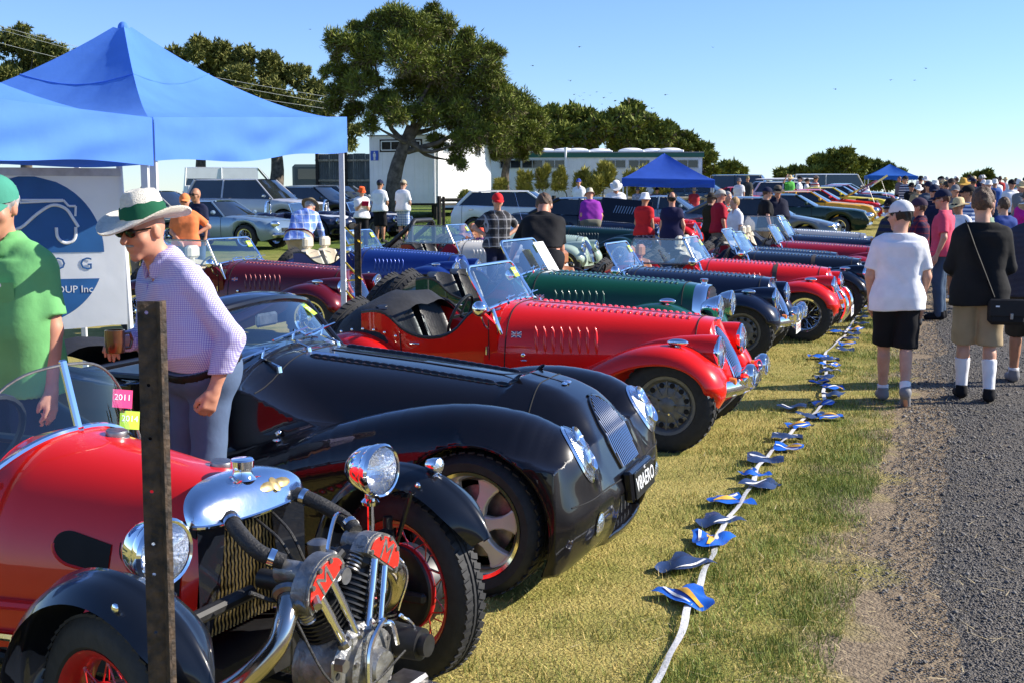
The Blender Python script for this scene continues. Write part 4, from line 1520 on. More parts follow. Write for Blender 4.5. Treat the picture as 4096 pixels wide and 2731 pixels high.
 if flat_rad:
  cw = ob('radiator_cowl', cached(('cowlf',), cowl_flat), CHROME, t)
  ob('grille', cached(('grf',), lambda: MB().prism([(y * .86, .42 + (z - .42) * .95) for (y, z) in sup(*bon_at(.2), 25, BE)], .02,
              Tm(.30, 0, 0) @ Matrix(((0, 0, 1, 0), (1, 0, 0, 0), (0, 1, 0, 0), (0, 0, 0, 1)))).mesh('grille')), DARK, t)
  for k in range(9):
   y = -.2 + .05 * k
   zt = .42 + (bon_surf(.2, y / .86) - .42) * .93
   ob('grille_slat', cached(('gsf', round(abs(y), 3)), lambda: MB().box((0, 0, (zt + .47) / 2), (.012, .008, zt - .47)).mesh('grille_slat')), ALUM, t, Tm(.325, y, 0))
  ob('radiator_cap', cached(('radcap',), lambda: MB().lathe([(.03, 0), (.026, .02), (.036, .024), (.038, .045), (.03, .052), (0, .054)], 18).mesh('radiator_cap')), CHROME, t, Tm(.25, 0, .85))
 else:
  cw = ob('cowl', cached(('cowl',), cowl), pt, t)
  def grille_back():
   b = MB()
   rows = []
   for q in (1.0, .5, 0):
    rows.append([(grille_x(p[2], p[1]) - .03, p[1] * q, p[2]) for p in [grille_pt(k / 24) for k in range(25)]])
   return b.grid(rows).mesh('grille')
  gr = ob('grille', cached(('grb',), grille_back), DARK, cw)
  nb = 13 if hi else 9
  for k in range(nb):
   y = -.156 + .312 * k / (nb - 1)
   def slat(y=y):
    zs = [z for z in np.linspace(.37, .80, 40) if abs(y) < .205 * (1 - (1 - max(0, (.80 - z) / .44) ** (1 / 1.6)) ** 2.6) * (1 - .32 * max(0, ((.80 - z) / .44) ** (1 / 1.6) - .45) / .55)]
    pts = [(grille_x(z, y) + .004, y, z) for z in zs[::3] + [zs[-1]]]
    return MB().tube(pts, .0052 if hi else .008, 5).mesh('grille_slat')
   ob('grille_slat', cached(('gslat', nb, k), slat), BARCHROME, gr)
  ob('grille_frame', cached(('gfr',), lambda: MB().tube([grille_pt(k / 40) for k in range(41)], .007, 6).mesh('grille_frame')), CHROME if hi else pt, cw)
  if cap_ornament and hi:
   def orn():
    b = MB()
    for s in (-1, 1):
     b.ell((0, s * .035, .006), (.014, .035, .004), 10, 4)
    b.ell((0, 0, .006), (.018, .016, .007), 10, 5)
    return b.mesh('badge')
   ob('badge', cached(('orn',), orn), CHROME, cw, Tm(.215, 0, .852) @ Rm(.25, 'Y'))
 # ---- wings
 for sg in (-1, 1):
  ob('front_wing', cached(('wf', sg), lambda: wing_mesh(WING_F, [(0, .40), (.25, .36), (.55, .44), (.8, .50), (1, .52)],
               [(0, .70), (.12, .765), (.5, .79), (.8, .765), (1, .75)], sg).mesh('front_wing', sharp=0)), pt, t)
  ob('rear_wing', cached(('wr', sg), lambda: wing_mesh(WING_R, [(0, .54), (.5, .46), (1, .44)], [(0, .72), (.4, .80), (1, .74)], sg, 30).mesh('rear_wing', sharp=0)), body, t)
  ob('running_board', cached(('rb', sg), lambda: MB().box((-1.65, sg * .645, .283), (.62, .22, .018), b=.008).mesh('running_board')), BLACKP, t)
 if hi:
  for sg in (-1, 1):
   ob('wing_beading', cached(('bead', sg), lambda: MB().tube([(x, sg * 1.0 * (np.interp(x, [-1.2, -.45, 0, .2], [.515, .43, .37, .365])),
                  np.interp(x, [-1.2, -.8, -.45, -.1, .2], [.32, .40, .55, .655, .62])) for x in np.linspace(-1.15, .2, 14)], .006, 5).mesh('wing_beading')), DARK, t)
 # ---- lamps
 for sg in (-1, 1):
  if not flat_rad:
   hp = ob('headlamp_pod', cached(('pod', sg), lambda: MB().lathe([(.0, -.62), (.035, -.55), (.07, -.42), (.095, -.26), (.106, -.12), (.108, -.04), (.106, 0)], 22).mesh('headlamp_pod')),
     pt, t, Tm(.30, sg * .455, .665) @ Rm(PI / 2, 'Y') @ Sm(1.15, 1, 1))
   M = Tm(.30, sg * .455, .665) @ Rm(PI / 2 - .03, 'Y')
  else:
   hp = ob('headlamp_shell', cached(('shell',), lambda: MB().lathe([(.0, -.15), (.05, -.135), (.09, -.08), (.108, -.02), (.11, 0)], 22).mesh('headlamp_shell')),
     CHROME, t, Tm(.44, sg * .31, .67) @ Rm(PI / 2, 'Y'))
   ob('lamp_bracket', cached(('lbr', sg), lambda: MB().cyl((.38, sg * .31, .58), (.25, sg * .26, .52), .015, n=8).mesh('lamp_bracket')), CHROME, t)
   M = Tm(.44, sg * .31, .67) @ Rm(PI / 2, 'Y')
  lamp(t, M, .108)
  if hi and indic:
   ob('side_lamp', cached(('sl',), lambda: MB().ell((0, 0, .03), (.075, .028, .026), 14, 8).cyl((0, 0, 0), (0, 0, .02), .02, n=8).mesh('side_lamp')), CHROME, t, Tm(.05, sg * .61, .715))
  if amber and hi:
   ob('indicator', cached(('ind',), lambda: MB().lathe([(.03, 0), (.032, .02), (.026, .045), (0, .052)], 14).mesh('indicator')), AMBER, t, Tm(.385, sg * .47, .475) @ Rm(PI / 2, 'Y'))
 if spots:
  for sg in (-1, 1):
   for i in range(spots):
    y, x = sg * (.30 - .16 * i), .50 + .03 * i
    ob('spot_lamp', cached(('spt',), lambda: MB().lathe([(0, -.07), (.05, -.06), (.08, -.02), (.083, .005), (.07, .008)], 18).mesh('spot_lamp')), CHROME, t, Tm(x, y, .50) @ Rm(PI / 2, 'Y'))
    lamp(t, Tm(x, y, .50) @ Rm(PI / 2, 'Y'), .076)
 # ---- bumper
 if bumper == 'full':
  def bump():
   pts = [(.40 - .22 * abs(q) ** 2.4, q * .72, .43) for q in np.linspace(-1, 1, 25)]
   rows = []
   for (x, y, z) in pts:
    rows.append([(x + .03 * math.cos(a) * 1.0, y, z + .055 * math.sin(a)) for a in np.linspace(0, 2 * PI, 13)[:-1]])
   b = MB().grid(rows, cv=True)
   b.f.append(tuple(range(12)))
   b.f.append(tuple(range(24 * 12, 25 * 12)))
   return b.mesh('bumper')
  ob('bumper', cached(('bump',), bump), CHROME, t, Tm(.09, 0, 0))
 elif bumper == 'over':
  for sg in (-1, 1):
   ob('overrider', cached(('ovr', sg), lambda: MB().grid([[(.46 + .03 * math.cos(a) - .35 * (q - .5) ** 2, sg * (.33 + .045 * math.sin(a)), .20 + .40 * q) for a in np.linspace(0, 2 * PI, 11)[:-1]]
                for q in np.linspace(0, 1, 9)], cv=True).mesh('overrider')), CHROME, t)
 ob('front_apron', cached(('apron',), lambda: MB().grid([[(.335 - .4 * y * y, y, z) for y in np.linspace(-.42, .42, 9)] for z in (.30, .42, .52)]).mesh('front_apron')), pt, t)
 if plate:
  number_plate(t, plate[0], Tm(.50, 0, .33) @ Rm(PI / 2, 'Z') @ Rm(PI / 2, 'X'), plate[1], plate[2], w=.36 if len(plate[0]) < 6 else .38)
 # ---- tub, cockpit
 side = [(-1.30, .515, .80), (-1.42, .545, .90), (-1.50, .56, .87), (-1.60, .575, .76), (-1.72, .59, .70), (-1.88, .60, .695), (-2.02, .61, .75), (-2.14, .615, .85), (-2.24, .61, .875), (-2.36, .59, .86)]
 for sg in (-1, 1):
  def tubside(sg=sg):
   rows = []
   for (x, w, zt) in spline(side, 26):
    rows.append([(x, sg * (w - .10 * (1 - q) ** 2 * .6), .30 + (zt - .30) * q) for q in (0, .3, .6, .85, 1)] + [(x, sg * (w - .03), zt + .006), (x, sg * (w - .06), zt - .03), (x, sg * (w - .07), .4)])
   return MB().grid(rows).mesh('body_side', sharp=50)
  bs = ob('body_side', cached(('side', sg), tubside), body, t)
  ob('cockpit_trim', cached(('trim', sg), lambda: MB().tube([(x, sg * (w - .02), zt + .008) for (x, w, zt) in spline(side[1:], 22)], .016, 6).mesh('cockpit_trim')), LEATHER_BLACK, t)
  if hi and sg < 0:
   def doorline():
    return MB().tube([(-1.36, -.535, .84), (-1.36, -.517, .55), (-1.38, -.50, .34)], .004, 4).mesh('door_seam')
   ob('door_seam', cached(('dl',), doorline), DARK, bs)
   ob('door_seam', cached(('dl2',), lambda: MB().tube([(-2.03, -.617, .73), (-2.02, -.60, .5), (-1.95, -.57, .34)], .004, 4).mesh('door_seam')), DARK, bs)
   ob('door_handle', cached(('dh',), lambda: MB().cyl((-1.92, -.60, .66), (-1.92, -.64, .66), .008, n=8).box((-1.9, -.645, .66), (.08, .012, .014), b=.005).mesh('door_handle')), CHROME, bs)
   for z in (.48, .62):
    ob('hinge', cached(('hin',), lambda: MB().cyl((0, 0, -.03), (0, 0, .03), .011, n=8).mesh('hinge')), CHROME, bs, Tm(-1.37, -.535, z))
 def rear():
  tab = [(-2.95, .30, .40, .60), (-2.90, .36, .36, .66), (-2.7, .46, .33, .755), (-2.5, .53, .31, .815), (-2.36, .575, .30, .855), (-2.22, .60, .30, .885)]
  return MB().grid([[(x, y, z) for (y, z) in sup(*lerp_tab(tab, x), 25, 3.2)] for x in np.linspace(-2.95, -2.22, 9)]).mesh('rear_deck', sharp=50)
 ob('rear_deck', cached(('rear',), rear), CANVAS if tonneau else body, t)
 ob('floor_pan', cached(('floor',), lambda: MB().box((-1.3, 0, .27), (3.2, .8, .06)).box((-1.33, 0, .6), (.04, .96, .5)).box((.0, 0, .42), (.5, .6, .25)).mesh('floor_pan')), DARK, t)
 ob('dashboard', cached(('dash',), lambda: MB().box((-1.45, 0, .84), (.06, .98, .15), b=.02).mesh('dashboard')), LEATHER_BLACK, t)
 sw = ob('steering_wheel', cached(('sw',), lambda: MB().tube([(.17 * math.cos(a), .17 * math.sin(a), 0) for a in np.linspace(0, 2 * PI, 25)[:-1]], .012, 6, closed=True)
         .box((0, 0, 0), (.33, .025, .008)).box((0, -.08, 0), (.025, .16, .008)).cyl((0, 0, 0), (0, 0, -.3), .014, n=6).mesh('steering_wheel')), BLACKP, t, Tm(-1.68, -.29, .84) @ Rm(-1.15, 'Y') @ Rm(PI / 2, 'Z'))
 for sg in (-1, 1):
  def seat():
   b = MB()
   P = []
   for q in np.linspace(0, 1, 9):
    ww = .225 * (1 - .35 * max(0, q - .6) ** 1.3)
    z = .36 + .53 * q
    row = []
    for k in range(21):
     u = -1 + 2 * k / 20
     row.append((-1.98 - .22 * q - .06 * (1 - u * u) ** .5 + .018 * abs(math.sin(u * 5 * PI)), u * ww, z + (.035 * (1 - u * u) if q == 1 else 0)))
    P.append(row)
   b.grid(P)
   P2 = [[(p[0] - .10 + .03 * abs(2 * k / 20 - 1), p[1], p[2]) for k, p in enumerate(r)] for r in P]
   b.grid(P2)
   b.grid([P[-1], P2[-1]])
   b.grid([[r[0] for r in P], [r[0] for r in P2]])
   b.grid([[r[-1] for r in P], [r[-1] for r in P2]])
   b.box((-1.82, 0, .38), (.40, .44, .12), b=.04)
   return b.mesh('seat', sharp=60)
  se = ob('seat', cached(('seat',), seat), seats, t, Tm(0, sg * .275, 0))
  if headrest:
   ob('headrest', cached(('hr',), lambda: MB().box((-2.28, 0, 1.02), (.10, .25, .17), b=.035).cyl((-2.27, 0, .86), (-2.28, 0, .95), .03, n=8).mesh('headrest')), seats, se)
 if tonneau:
  ob('hood_cover', cached(('ton',), lambda: MB().grid([[(x, y, z + .012 + .025 * math.sin(7 * x + 5 * y) * math.cos(9 * y)) for (y, z) in sup(*w, 25, 2.6)] for x, *w in
               [(-2.62, .56, .50, .80), (-2.5, .62, .5, .90), (-2.35, .63, .52, .97), (-2.2, .62, .60, .97), (-2.08, .60, .66, .90)]]).mesh('hood_cover')), CANVAS, t)
  def studs():
   b = MB()
   for k in range(7):
    x = -2.6 + .09 * k
    b.ell((x, -.63, .70 + .05 * math.sin(k * .5)), (.011, .006, .011), 8, 5)
   return b.mesh('press_studs')
  ob('press_studs', cached(('studs',), studs), CHROME, t)
 # ---- windscreen
 if screen:
  tilt = -.20
  zb, zt = .90, 1.215
  def fr_pts(sy=1.0):
   pts = []
   cs = [(-.52, zb), (-.485, zt), (.485, zt), (.52, zb)]
   pts.append(cs[0])
   for c, d in ((cs[1], (1, 0)), (cs[2], (0, -1))):
    for q in np.linspace(0, 1, 6):
     a = q * PI / 2
     if d == (1, 0):
      pts.append((c[0] + .07 * (1 - math.sin(a)), c[1] - .07 * (1 - math.cos(PI / 2 - a)) if False else c[1] - .07 * (1 - math.sin(a)) if False else c[1] - .07 + .07 * math.sin(a)))
     else:
      pts.append((c[0] - .07 * (1 - math.sin(a)), c[1] - .07 + .07 * math.cos(a)))
   pts.append(cs[3])
   out = [(-.52, zb), (-.49, zt - .07)]
   for a in np.linspace(PI, PI / 2, 6)[1:]:
    out.append((-.42 + .07 * math.cos(a), zt - .07 + .07 * math.sin(a)))
   for a in np.linspace(PI / 2, 0, 6):
    out.append((.42 + .07 * math.cos(a), zt - .07 + .07 * math.sin(a)))
   out += [(.49, zt - .07), (.52, zb)]
   return out
  fp = fr_pts()
  X = lambda z, y=0: -1.335 + tilt * (z - zb) / (zt - zb) - .10 * y * y
  fm = CHROME if screen == 'chrome' else BLACKP
  w_ = ob('windscreen_frame', cached(('wsf',), lambda: MB().tube([(X(z, y), y, z) for (y, z) in fp], .0135, 8)
          .tube([(X(zb, y), y, zb + .02 + .03 * (1 - (y / .52) ** 2)) for y in np.linspace(-.52, .52, 13)], .013, 8).mesh('windscreen_frame')), fm, t)
  def glass():
   rows = []
   for q in np.linspace(0, 1, 7):
    row = []
    for k in range(15):
     u = -1 + 2 * k / 14
     z = zb + (zt - .008 - zb) * q
     ww = .515 - .03 * q - (.07 - math.sqrt(max(0, .07 ** 2 - max(0, z - zt + .07) ** 2))) * (z > zt - .07)
     row.append((X(z, u * ww), u * ww, z))
    rows.append(row)
   return MB().grid(rows).mesh('windscreen_glass')
  ob('windscreen_glass', cached(('wsg',), glass), GLASS, w_)
  for sg in (-1, 1):
   ob('screen_pillar', cached(('wsp', sg), lambda: MB().tube([(-1.33, sg * .525, .92), (-1.30, sg * .535, .84), (-1.26, sg * .525, .74)], [.014, .016, .01], 8).mesh('screen_pillar')), fm, t)
  if wipers and detail >= 1:
   for k in range(wipers):
    y = -.3 + .27 * k
    ob('wiper', cached(('wip',), lambda: MB().cyl((-1.29, 0, .945), (-1.29, 0, .965), .012, n=8).tube([(-1.29, 0, .965), (-1.325, .09, .985), (-1.34, .16, 1.0)], .006, 5)
        .tube([(-1.325, .04, .985), (-1.35, .30, .99)], .005, 4).mesh('wiper')), CHROME if hi and screen == 'chrome' else BLACKP, t, Tm(0, y, -.008))
  if stickers:
   M = Tm(X(1.13, .38) + .012, .38, 1.135) @ Rm(-.57, 'Y') @ Rm(PI / 2, 'Z') @ Rm(PI / 2, 'X')
   sk = ob('windscreen_sticker', cached(('stk',), lambda: MB().box((0, 0, 0), (.10, .085, .002)).mesh('windscreen_sticker')), STICKER_LIME, t, M)
   text_obj('sticker_print', '2014', .045, WHITE, sk, Tm(0, 0, .002), ext=.0005)
  if white_stripe:
   ob('paper_notice', cached(('paper',), lambda: MB().box((0, 0, 0), (.30, .36, .003)).mesh('paper_notice')), WHITE, t, Tm(-1.34, .26, 1.04) @ Rm(-.57, 'Y') @ Rm(PI / 2, 'Z') @ Rm(PI / 2, 'X'))
 if sidescreen:
  sf = ob('sidescreen', cached(('ss',), lambda: MB().tube([(-1.36, -.54, .90), (-1.5, -.53, 1.20), (-2.15, -.56, 1.21), (-2.28, -.6, .92)], .011, 6).tube([(-1.36, -.54, .9), (-2.28, -.6, .9)], .012, 6).mesh('sidescreen')), STEEL, t)
  ob('sidescreen_pane', cached(('ssp',), lambda: MB().grid([[(-1.36, -.54, .90), (-1.5, -.53, 1.20)], [(-2.28, -.6, .92), (-2.15, -.56, 1.21)]]).mesh('sidescreen_pane')), GLASS, sf)
 if mirror and hi:
  mm = ob('door_mirror', cached(('mir',), lambda: MB().ell((0, 0, 0), (.055, .05, .058), 16, 10).mesh('door_mirror')), CHROME, t, Tm(-1.38, -.66, .93))
  ob('mirror_stalk', cached(('mirs',), lambda: MB().tube([(0, 0, -.02), (.02, .05, -.12), (.03, .10, -.15)], .008, 6).mesh('mirror_stalk')), CHROME, mm)
 if rollbar:
  def rb():
   b = MB()
   pts = [(-2.2, -.5, .6), (-2.2, -.5, 1.1), (-2.2, -.45, 1.24), (-2.2, -.36, 1.29), (-2.2, .36, 1.29), (-2.2, .45, 1.24), (-2.2, .5, 1.1), (-2.2, .5, .6)]
   b.tube(pts, .045, 10)
   for s in (-1, 1):
    b.tube([(-2.2, s * .42, 1.24), (-2.8, s * .4, .75)], .045, 10)
   return b.mesh('roll_bar')
  ob('roll_bar', cached(('rb',), rb), BLACKP, t)
 if strap:
  def st():
   P = []
   for dx in (-.028, .028):
    P.append([(-.42 + dx, y * 1.012, z + .006) for (y, z) in sup(*bon_at(-.42), 33, BE)])
   return MB().grid(P).mesh('bonnet_strap')
  so = ob('bonnet_strap', cached(('strap',), st), pm('strap_leather', (.06, .045, .03), rough=.6), t)
  ob('strap_buckle', cached(('buck',), lambda: MB().box((-.42, -.398, .68), (.08, .012, .09), b=.004).mesh('strap_buckle')), STEEL, so)
 if flag:
  fo = ob('flag_badge', cached(('flg',), lambda: MB().box((0, 0, 0), (.075, .004, .045)).mesh('flag_badge')), pm('flag_blue', (.01, .02, .16), var=.02), bn, Tm(-1.17, -bon_y(-1.17, .735) - .002, .735) @ Rm(.10, 'Z') @ Rm(-.2, 'X'))
  b = MB()
  b.box((0, -.003, 0), (.075, .001, .012)).box((0, -.003, 0), (.014, .001, .045))
  if flag == 'union':
   for s in (-1, 1):
    b.box((0, -.0025, 0), (.084, .001, .006), Rm(s * .52, 'Y'))
  ob('flag_cross', b, WHITE, fo)
  ob('flag_red', MB().box((0, -.0045, 0), (.075, .001, .006)).box((0, -.0045, 0), (.007, .001, .045)), pm('flag_red', (.6, .01, .02)), fo)
 if aerial:
  ob('aerial', MB().cyl((-1.2, .45, .9), (-1.45, .47, 1.75), .004, .002, 5), CHROME, t)
 # ---- wheels
 for sg in (-1, 1):
  wheel(t, wheels, (0, sg * .64, .325), out=sg, col=wheelcol, detail=hi, steer=steer)
  wheel(t, wheels, (-2.42, sg * .64, .325), out=sg, col=wheelcol, detail=False, hidden_side=not hi)
 for k in range(spare):
  sp = ob('spare_wheel', cached(('sparet',), lambda: tyre_mesh(.33, .2, .165).lathe([(.2, 0), (.1, .03), (0, .04)], 24).mesh('spare_wheel')), RUBBER, t,
    Tm(-2.80 - .19 * k, 0, .62 - .04 * k) @ Rm(-PI / 2 + .55, 'Y'))
 return t
def lamp(par, M, r):
 rim = ob('headlamp', cached(('lrim', r), lambda: MB().lathe([(r, -.012), (r * 1.05, 0), (r * 1.06, .016), (r * .98, .026), (r * .9, .022)], 26).mesh('headlamp')), CHROME, par, M)
 ob('reflector', cached(('lref', r), lambda: MB().lathe([(r * .93, .015), (r * .8, -.02), (r * .5, -.05), (r * .2, -.062), (0, -.064)], 22).mesh('reflector')), REFLECTOR, rim)
 ob('lens', cached(('llens', r), lambda: MB().lathe([(r * .95, .02), (r * .8, .034), (r * .5, .046), (r * .25, .051), (0, .053)], 22).mesh('lens')), LENS, rim)
 return rim
def number_plate(par, s, M, bg, fg, w=.36, h=.12):
 p = ob('number_plate', cached(('plate', w, h), lambda: MB().box((0, 0, 0), (w, h, .008), b=.003).mesh('number_plate')), bg, par, M)
 text_obj('plate_lettering', s, h * .78, fg, p, Tm(0, 0, .005), ext=.0008, sx=min(1.0, w / (len(s) * h * .5)))
 return p
PL_WHITE = pm('plate_white', (.75, .75, .72), rough=.4, var=.03)
PL_BLACK = pm('plate_black', (.008, .008, .008), rough=.35, var=.03)
PL_RED = pm('plate_red', (.30, .008, .015), rough=.4, var=.03)
PR_BLUE = pm('print_blue', (.02, .06, .35), rough=.5, var=.03)
LEFT = Vector((math.sin(CAR_TH), math.cos(CAR_TH), 0))
FWD = Vector((math.cos(CAR_TH), -math.sin(CAR_TH), 0))
def by_wheel(x, y):
 """Car origin from the ground point of its near front wheel."""
 p = Vector((x, y, 0)) + LEFT * .64
 p.z = tz(p.x, p.y)
 return p
RED_CAR = (.72, .010, .006)
NAVY = (.006, .010, .028)
roadster('bright red open roadster with black leather seats, nearest of its kind to the camera', by_wheel(1.07, 8.08), col=RED_CAR, seats=LEATHER_BLACK, wheels='alloy',
  bumper='full', flag='union', tonneau=True, spots=1, spare=1, colname='red1')
gr_ = roadster('dark green roadster with a chrome radiator and separate chrome headlamps', by_wheel(1.34, 10.7), col=(.004, .060, .030), flat_rad=True, wheels='alloy',
  flag='union', white_stripe=True, amber=False, colname='green1', wipers=2)
gr_.scale = (1.03, 1.03, 1.075)
roadster('navy blue roadster with tan leather seats and extra chrome spot lamps', by_wheel(2.42, 12.5), col=NAVY, seats=LEATHER_TAN, headrest=True, wheels='alloy', bumper='full',
  spots=2, plate=('TTTA-H', PL_WHITE, PL_RED), colname='navy1')
roadster('red roadster with a dark leather strap over its bonnet', by_wheel(3.54, 14.39), col=(.68, .010, .008), strap=True, bumper='over', plate=('TTO', PL_WHITE, PR_BLUE),
  seats=LEATHER_TAN, headrest=True, sidescreen=True, colname='red2', spare=1)
roadster('black roadster with a faded strap round its bonnet and a glass sidescreen', by_wheel(4.58, 16.67), col=(.006, .009, .018), strap=True, bumper='over', spots=1, sidescreen=False,
  seats=LEATHER_CREAM, colname='black2')
roadster('navy roadster squeezed between the strapped black one and a maroon one', by_wheel(4.75, 18.5), col=(.008, .017, .045), detail=1, bumper='over', colname='navy3', seats=LEATHER_CREAM, headrest=True)
roadster('maroon roadster in the front row between two navy ones', by_wheel(5.85, 20.2), col=(.26, .006, .016), detail=1, bumper='full', colname='maroon2', seats=LEATHER_CREAM)
roadster('navy roadster second from the far end of the front row', by_wheel(6.5, 22.2), col=(.007, .012, .035), detail=1, colname='navy4', seats=LEATHER_CREAM, headrest=True)
roadster('silver grey roadster at the far end of the front row', by_wheel(6.9, 24.3), col=(.32, .33, .34), flake=.4, detail=1, colname='grey1', seats=LEATHER_CREAM, sidescreen=True)
def at(x, y):
 return (x, y, tz(x, y))
roadster('maroon roadster with cream seats parked behind the black wide-bodied one', at(-2.12, 14.6), col=(.105, .004, .010), flake=.15, seats=LEATHER_CREAM, headrest=True, bumper='over', colname='maroon1', flag='aus', spare=1,
  sidescreen=True, mirror=True, amber=False)
roadster('metallic blue roadster with gold wire wheels and cream seats', at(-.965, 18.3), col=(.010, .035, .20), flake=.25, seats=LEATHER_CREAM, headrest=True, bumper='none', colname='blue1', amber=False,
  wheelcol=pm('gold_wheel', (.55, .38, .10), rough=.3, metal=.8), spare=1)
roadster('cream bonneted roadster with a red tail and a thick black roll bar', at(.45, 21.0), col=(.60, .57, .50), bodycol=(.25, .01, .015), detail=1, rollbar=True, strap=True, sidescreen=True, colname='cream1', amber=False, bumper='none')
roadster('pale duck-egg green roadster with brown seats', at(1.25, 23.7), col=(.36, .46, .38), detail=1, seats=LEATHER_TAN, headrest=True, colname='pale1', amber=False, aerial=True)
roadster('very dark green roadster behind the pale green one', at(2.55, 26.2), col=(.004, .022, .020), detail=1, seats=LEATHER_TAN, headrest=True, colname='dgreen2', amber=False, screen=None)
nb = roadster('navy roadster with its louvred bonnet side propped wide open', at(3.3, 28.6), col=(.006, .012, .035), detail=1, colname='navy5', amber=False)
ob('raised_bonnet', MB().box((0, 0, 0), (1.25, .012, .62), b=.004), paint('navyup', (.006, .007, .012)), nb, Tm(-.62, -.05, 1.18) @ Rm(.08, 'Y') @ Rm(-.5, 'X'))
for k in range(8):
 ob('louvre_slot', cached(('lslot',), lambda: MB().box((0, 0, 0), (.018, .016, .20)).mesh('louvre_slot')), ALUM, nb, Tm(-.62, -.06, 1.18) @ Rm(.08, 'Y') @ Rm(-.5, 'X') @ Tm(-.25 + .065 * k, 0, .02) @ Rm(.2, 'Y'))
roadster('red roadster behind the one with the open bonnet', at(4.5, 31.0), col=(.60, .010, .008), detail=1, colname='red3', amber=False)
# BLACK WIDE-BODIED ROADSTER (nearest four-wheeled car)
AERO_P = np.array([.105, 5.82, 0.0])
AERO_TH = rad(19.2)
AW = spline([(-1.5, .70, .30, .11), (-1.05, .70, .40, .165), (-.6, .675, .52, .205), (-.18, .655, .590, .222), (.10, .640, .578, .222), (.25, .62, .545, .20)], 22)
AXA = spline([(.10, .41), (.17, .465), (.25, .498), (.33, .510), (.40, .503), (.48, .468), (.58, .410), (.68, .345), (.77, .265), (.85, .17)], 60)
def aero_f(P):
 x, y, z = P[:, 0], P[:, 1], P[:, 2]
 ay = np.sqrt(y * y + 1e-6)
 Q = np.stack([x, ay, z], 1)
 w = np.interp(x, [-3.4, -1.6, -1.25, -.6, 0, .3, .5], [.60, .66, .64, .54, .44, .36, .30])
 zt = np.interp(x, [-1.7, -1.25, -.6, 0, .12, .3, .5], [.955, .95, .898, .838, .822, .785, .74])
 q = np.clip(z - .30, 0, None)
 e = ((ay / w) ** 3 + (q / (zt - .30)) ** 3) ** (1 / 3)
 bon = (e - 1) * .42
 xf = np.interp(z, [.12, .25, .38, .456, .6, .70, .77, .82, .86], [.45, .48, .475, .435, .365, .305, .25, .15, .02]) - .45 * ay ** 2
 bon = -smin(-bon, -(x - xf - .01) * .8, .06)
 bon = np.maximum(bon, -1.72 - x)
 d = bon
 wg = None
 for a, b in zip(AW[:-1], AW[1:]):
  c = s_cone(Q, a[:3], b[:3], a[3], b[3])
  wg = c if wg is None else np.minimum(wg, c)
 fl = np.maximum(np.maximum(np.abs(x + .25) - .62, ay - .865), np.maximum(z - .58 + np.clip(-x - .2, 0, 1) * .35, .16 - z))
 wg = smin(wg, fl, .05)
 d = smin(d, wg, .055)
 xa = np.interp(z, AXA[:, 0], AXA[:, 1]) - .05 * ay ** 2 - .55 * np.clip(ay - .55, 0, 1) ** 2
 u = np.clip((ay - .14) / .26, 0, 1)
 zl = zt + .004 - .19 * u * u * (3 - 2 * u)
 ap = -smin(-(x - xa) * .85, -np.maximum(ay - .862, np.maximum(z - zl, .135 - z)), .075)
 ap = np.maximum(ap, .0 - x)
 d = smin(d, ap, .10)
 body = np.maximum(np.maximum(np.abs(x + 1.85) - 1.35, ay - np.interp(x, [-3.2, -2.6, -1.4, -1.0, -.5], [.55, .74, .74, .66, .50])), np.maximum(z - np.interp(x, [-3.2, -2.3, -1.9, -1.45, -1.2, -.8, -.5], [.62, .86, .82, .885, .82, .62, .4]), .17 - z))
 d = smin(d, body, .10)
 for a, b in (((-1.95, .70, .36, .16), (-2.5, .68, .56, .225)), ((-2.5, .68, .56, .225), (-3.05, .6, .46, .18))):
  d = smin(d, s_cone(Q, a[:3], b[:3], a[3], b[3]), .06)
 ck = np.maximum(np.maximum(np.abs(x + 1.98) - .44, ay - .58), .45 - z)
 d = -smin(-d, ck, .03)
 for xc in (0, -2.53):
  ar = np.maximum(np.sqrt((x - xc) ** 2 + (z - .31) ** 2) - .362, .42 - ay)
  d = -smin(-d, ar, .012)
 it = np.maximum(np.maximum(ay - .30 + (z - .2) * .2, np.abs(z - .265) - .085), .42 - x)
 d = -smin(-d, it, .02)
 return np.maximum(d, .13 - z)
def front_pt(f, y, z, off=.004, x1=1.0, x0=-.6):
 """March from the front to the skin at (y, z)."""
 a, b = x1, x0
 xs = np.linspace(a, b, 160)
 v = f(np.stack([xs, xs * 0 + y, xs * 0 + z], 1))
 k = int(np.argmax(v < 0)) if (v < 0).any() else 0
 lo, hi = xs[max(k - 1, 0)], xs[k]
 for _ in range(14):
  m = .5 * (lo + hi)
  if f(np.array([[m, y, z]]))[0] < 0:
   hi = m
  else:
   lo = m
 return np.array([lo + off, y, z])
def grad(f, p, e=.004):
 p = np.asarray(p, float)
 g = np.array([f((p + e * np.eye(3)[k])[None])[0] - f((p - e * np.eye(3)[k])[None])[0] for k in range(3)])
 return g / (np.linalg.norm(g) + 1e-9)
def snap(f, P, it=6):
 P = np.asarray(P, float).copy()
 for _ in range(it):
  d = f(P)
  G = np.stack([f(P + .003 * np.eye(3)[k]) - f(P - .003 * np.eye(3)[k]) for k in range(3)], 1) / .006
  P -= G / np.maximum((G ** 2).sum(1), .1)[:, None] * np.clip(d, -.03, .03)[:, None]
 return P, G / np.maximum(np.linalg.norm(G, axis=1), 1e-6)[:, None]
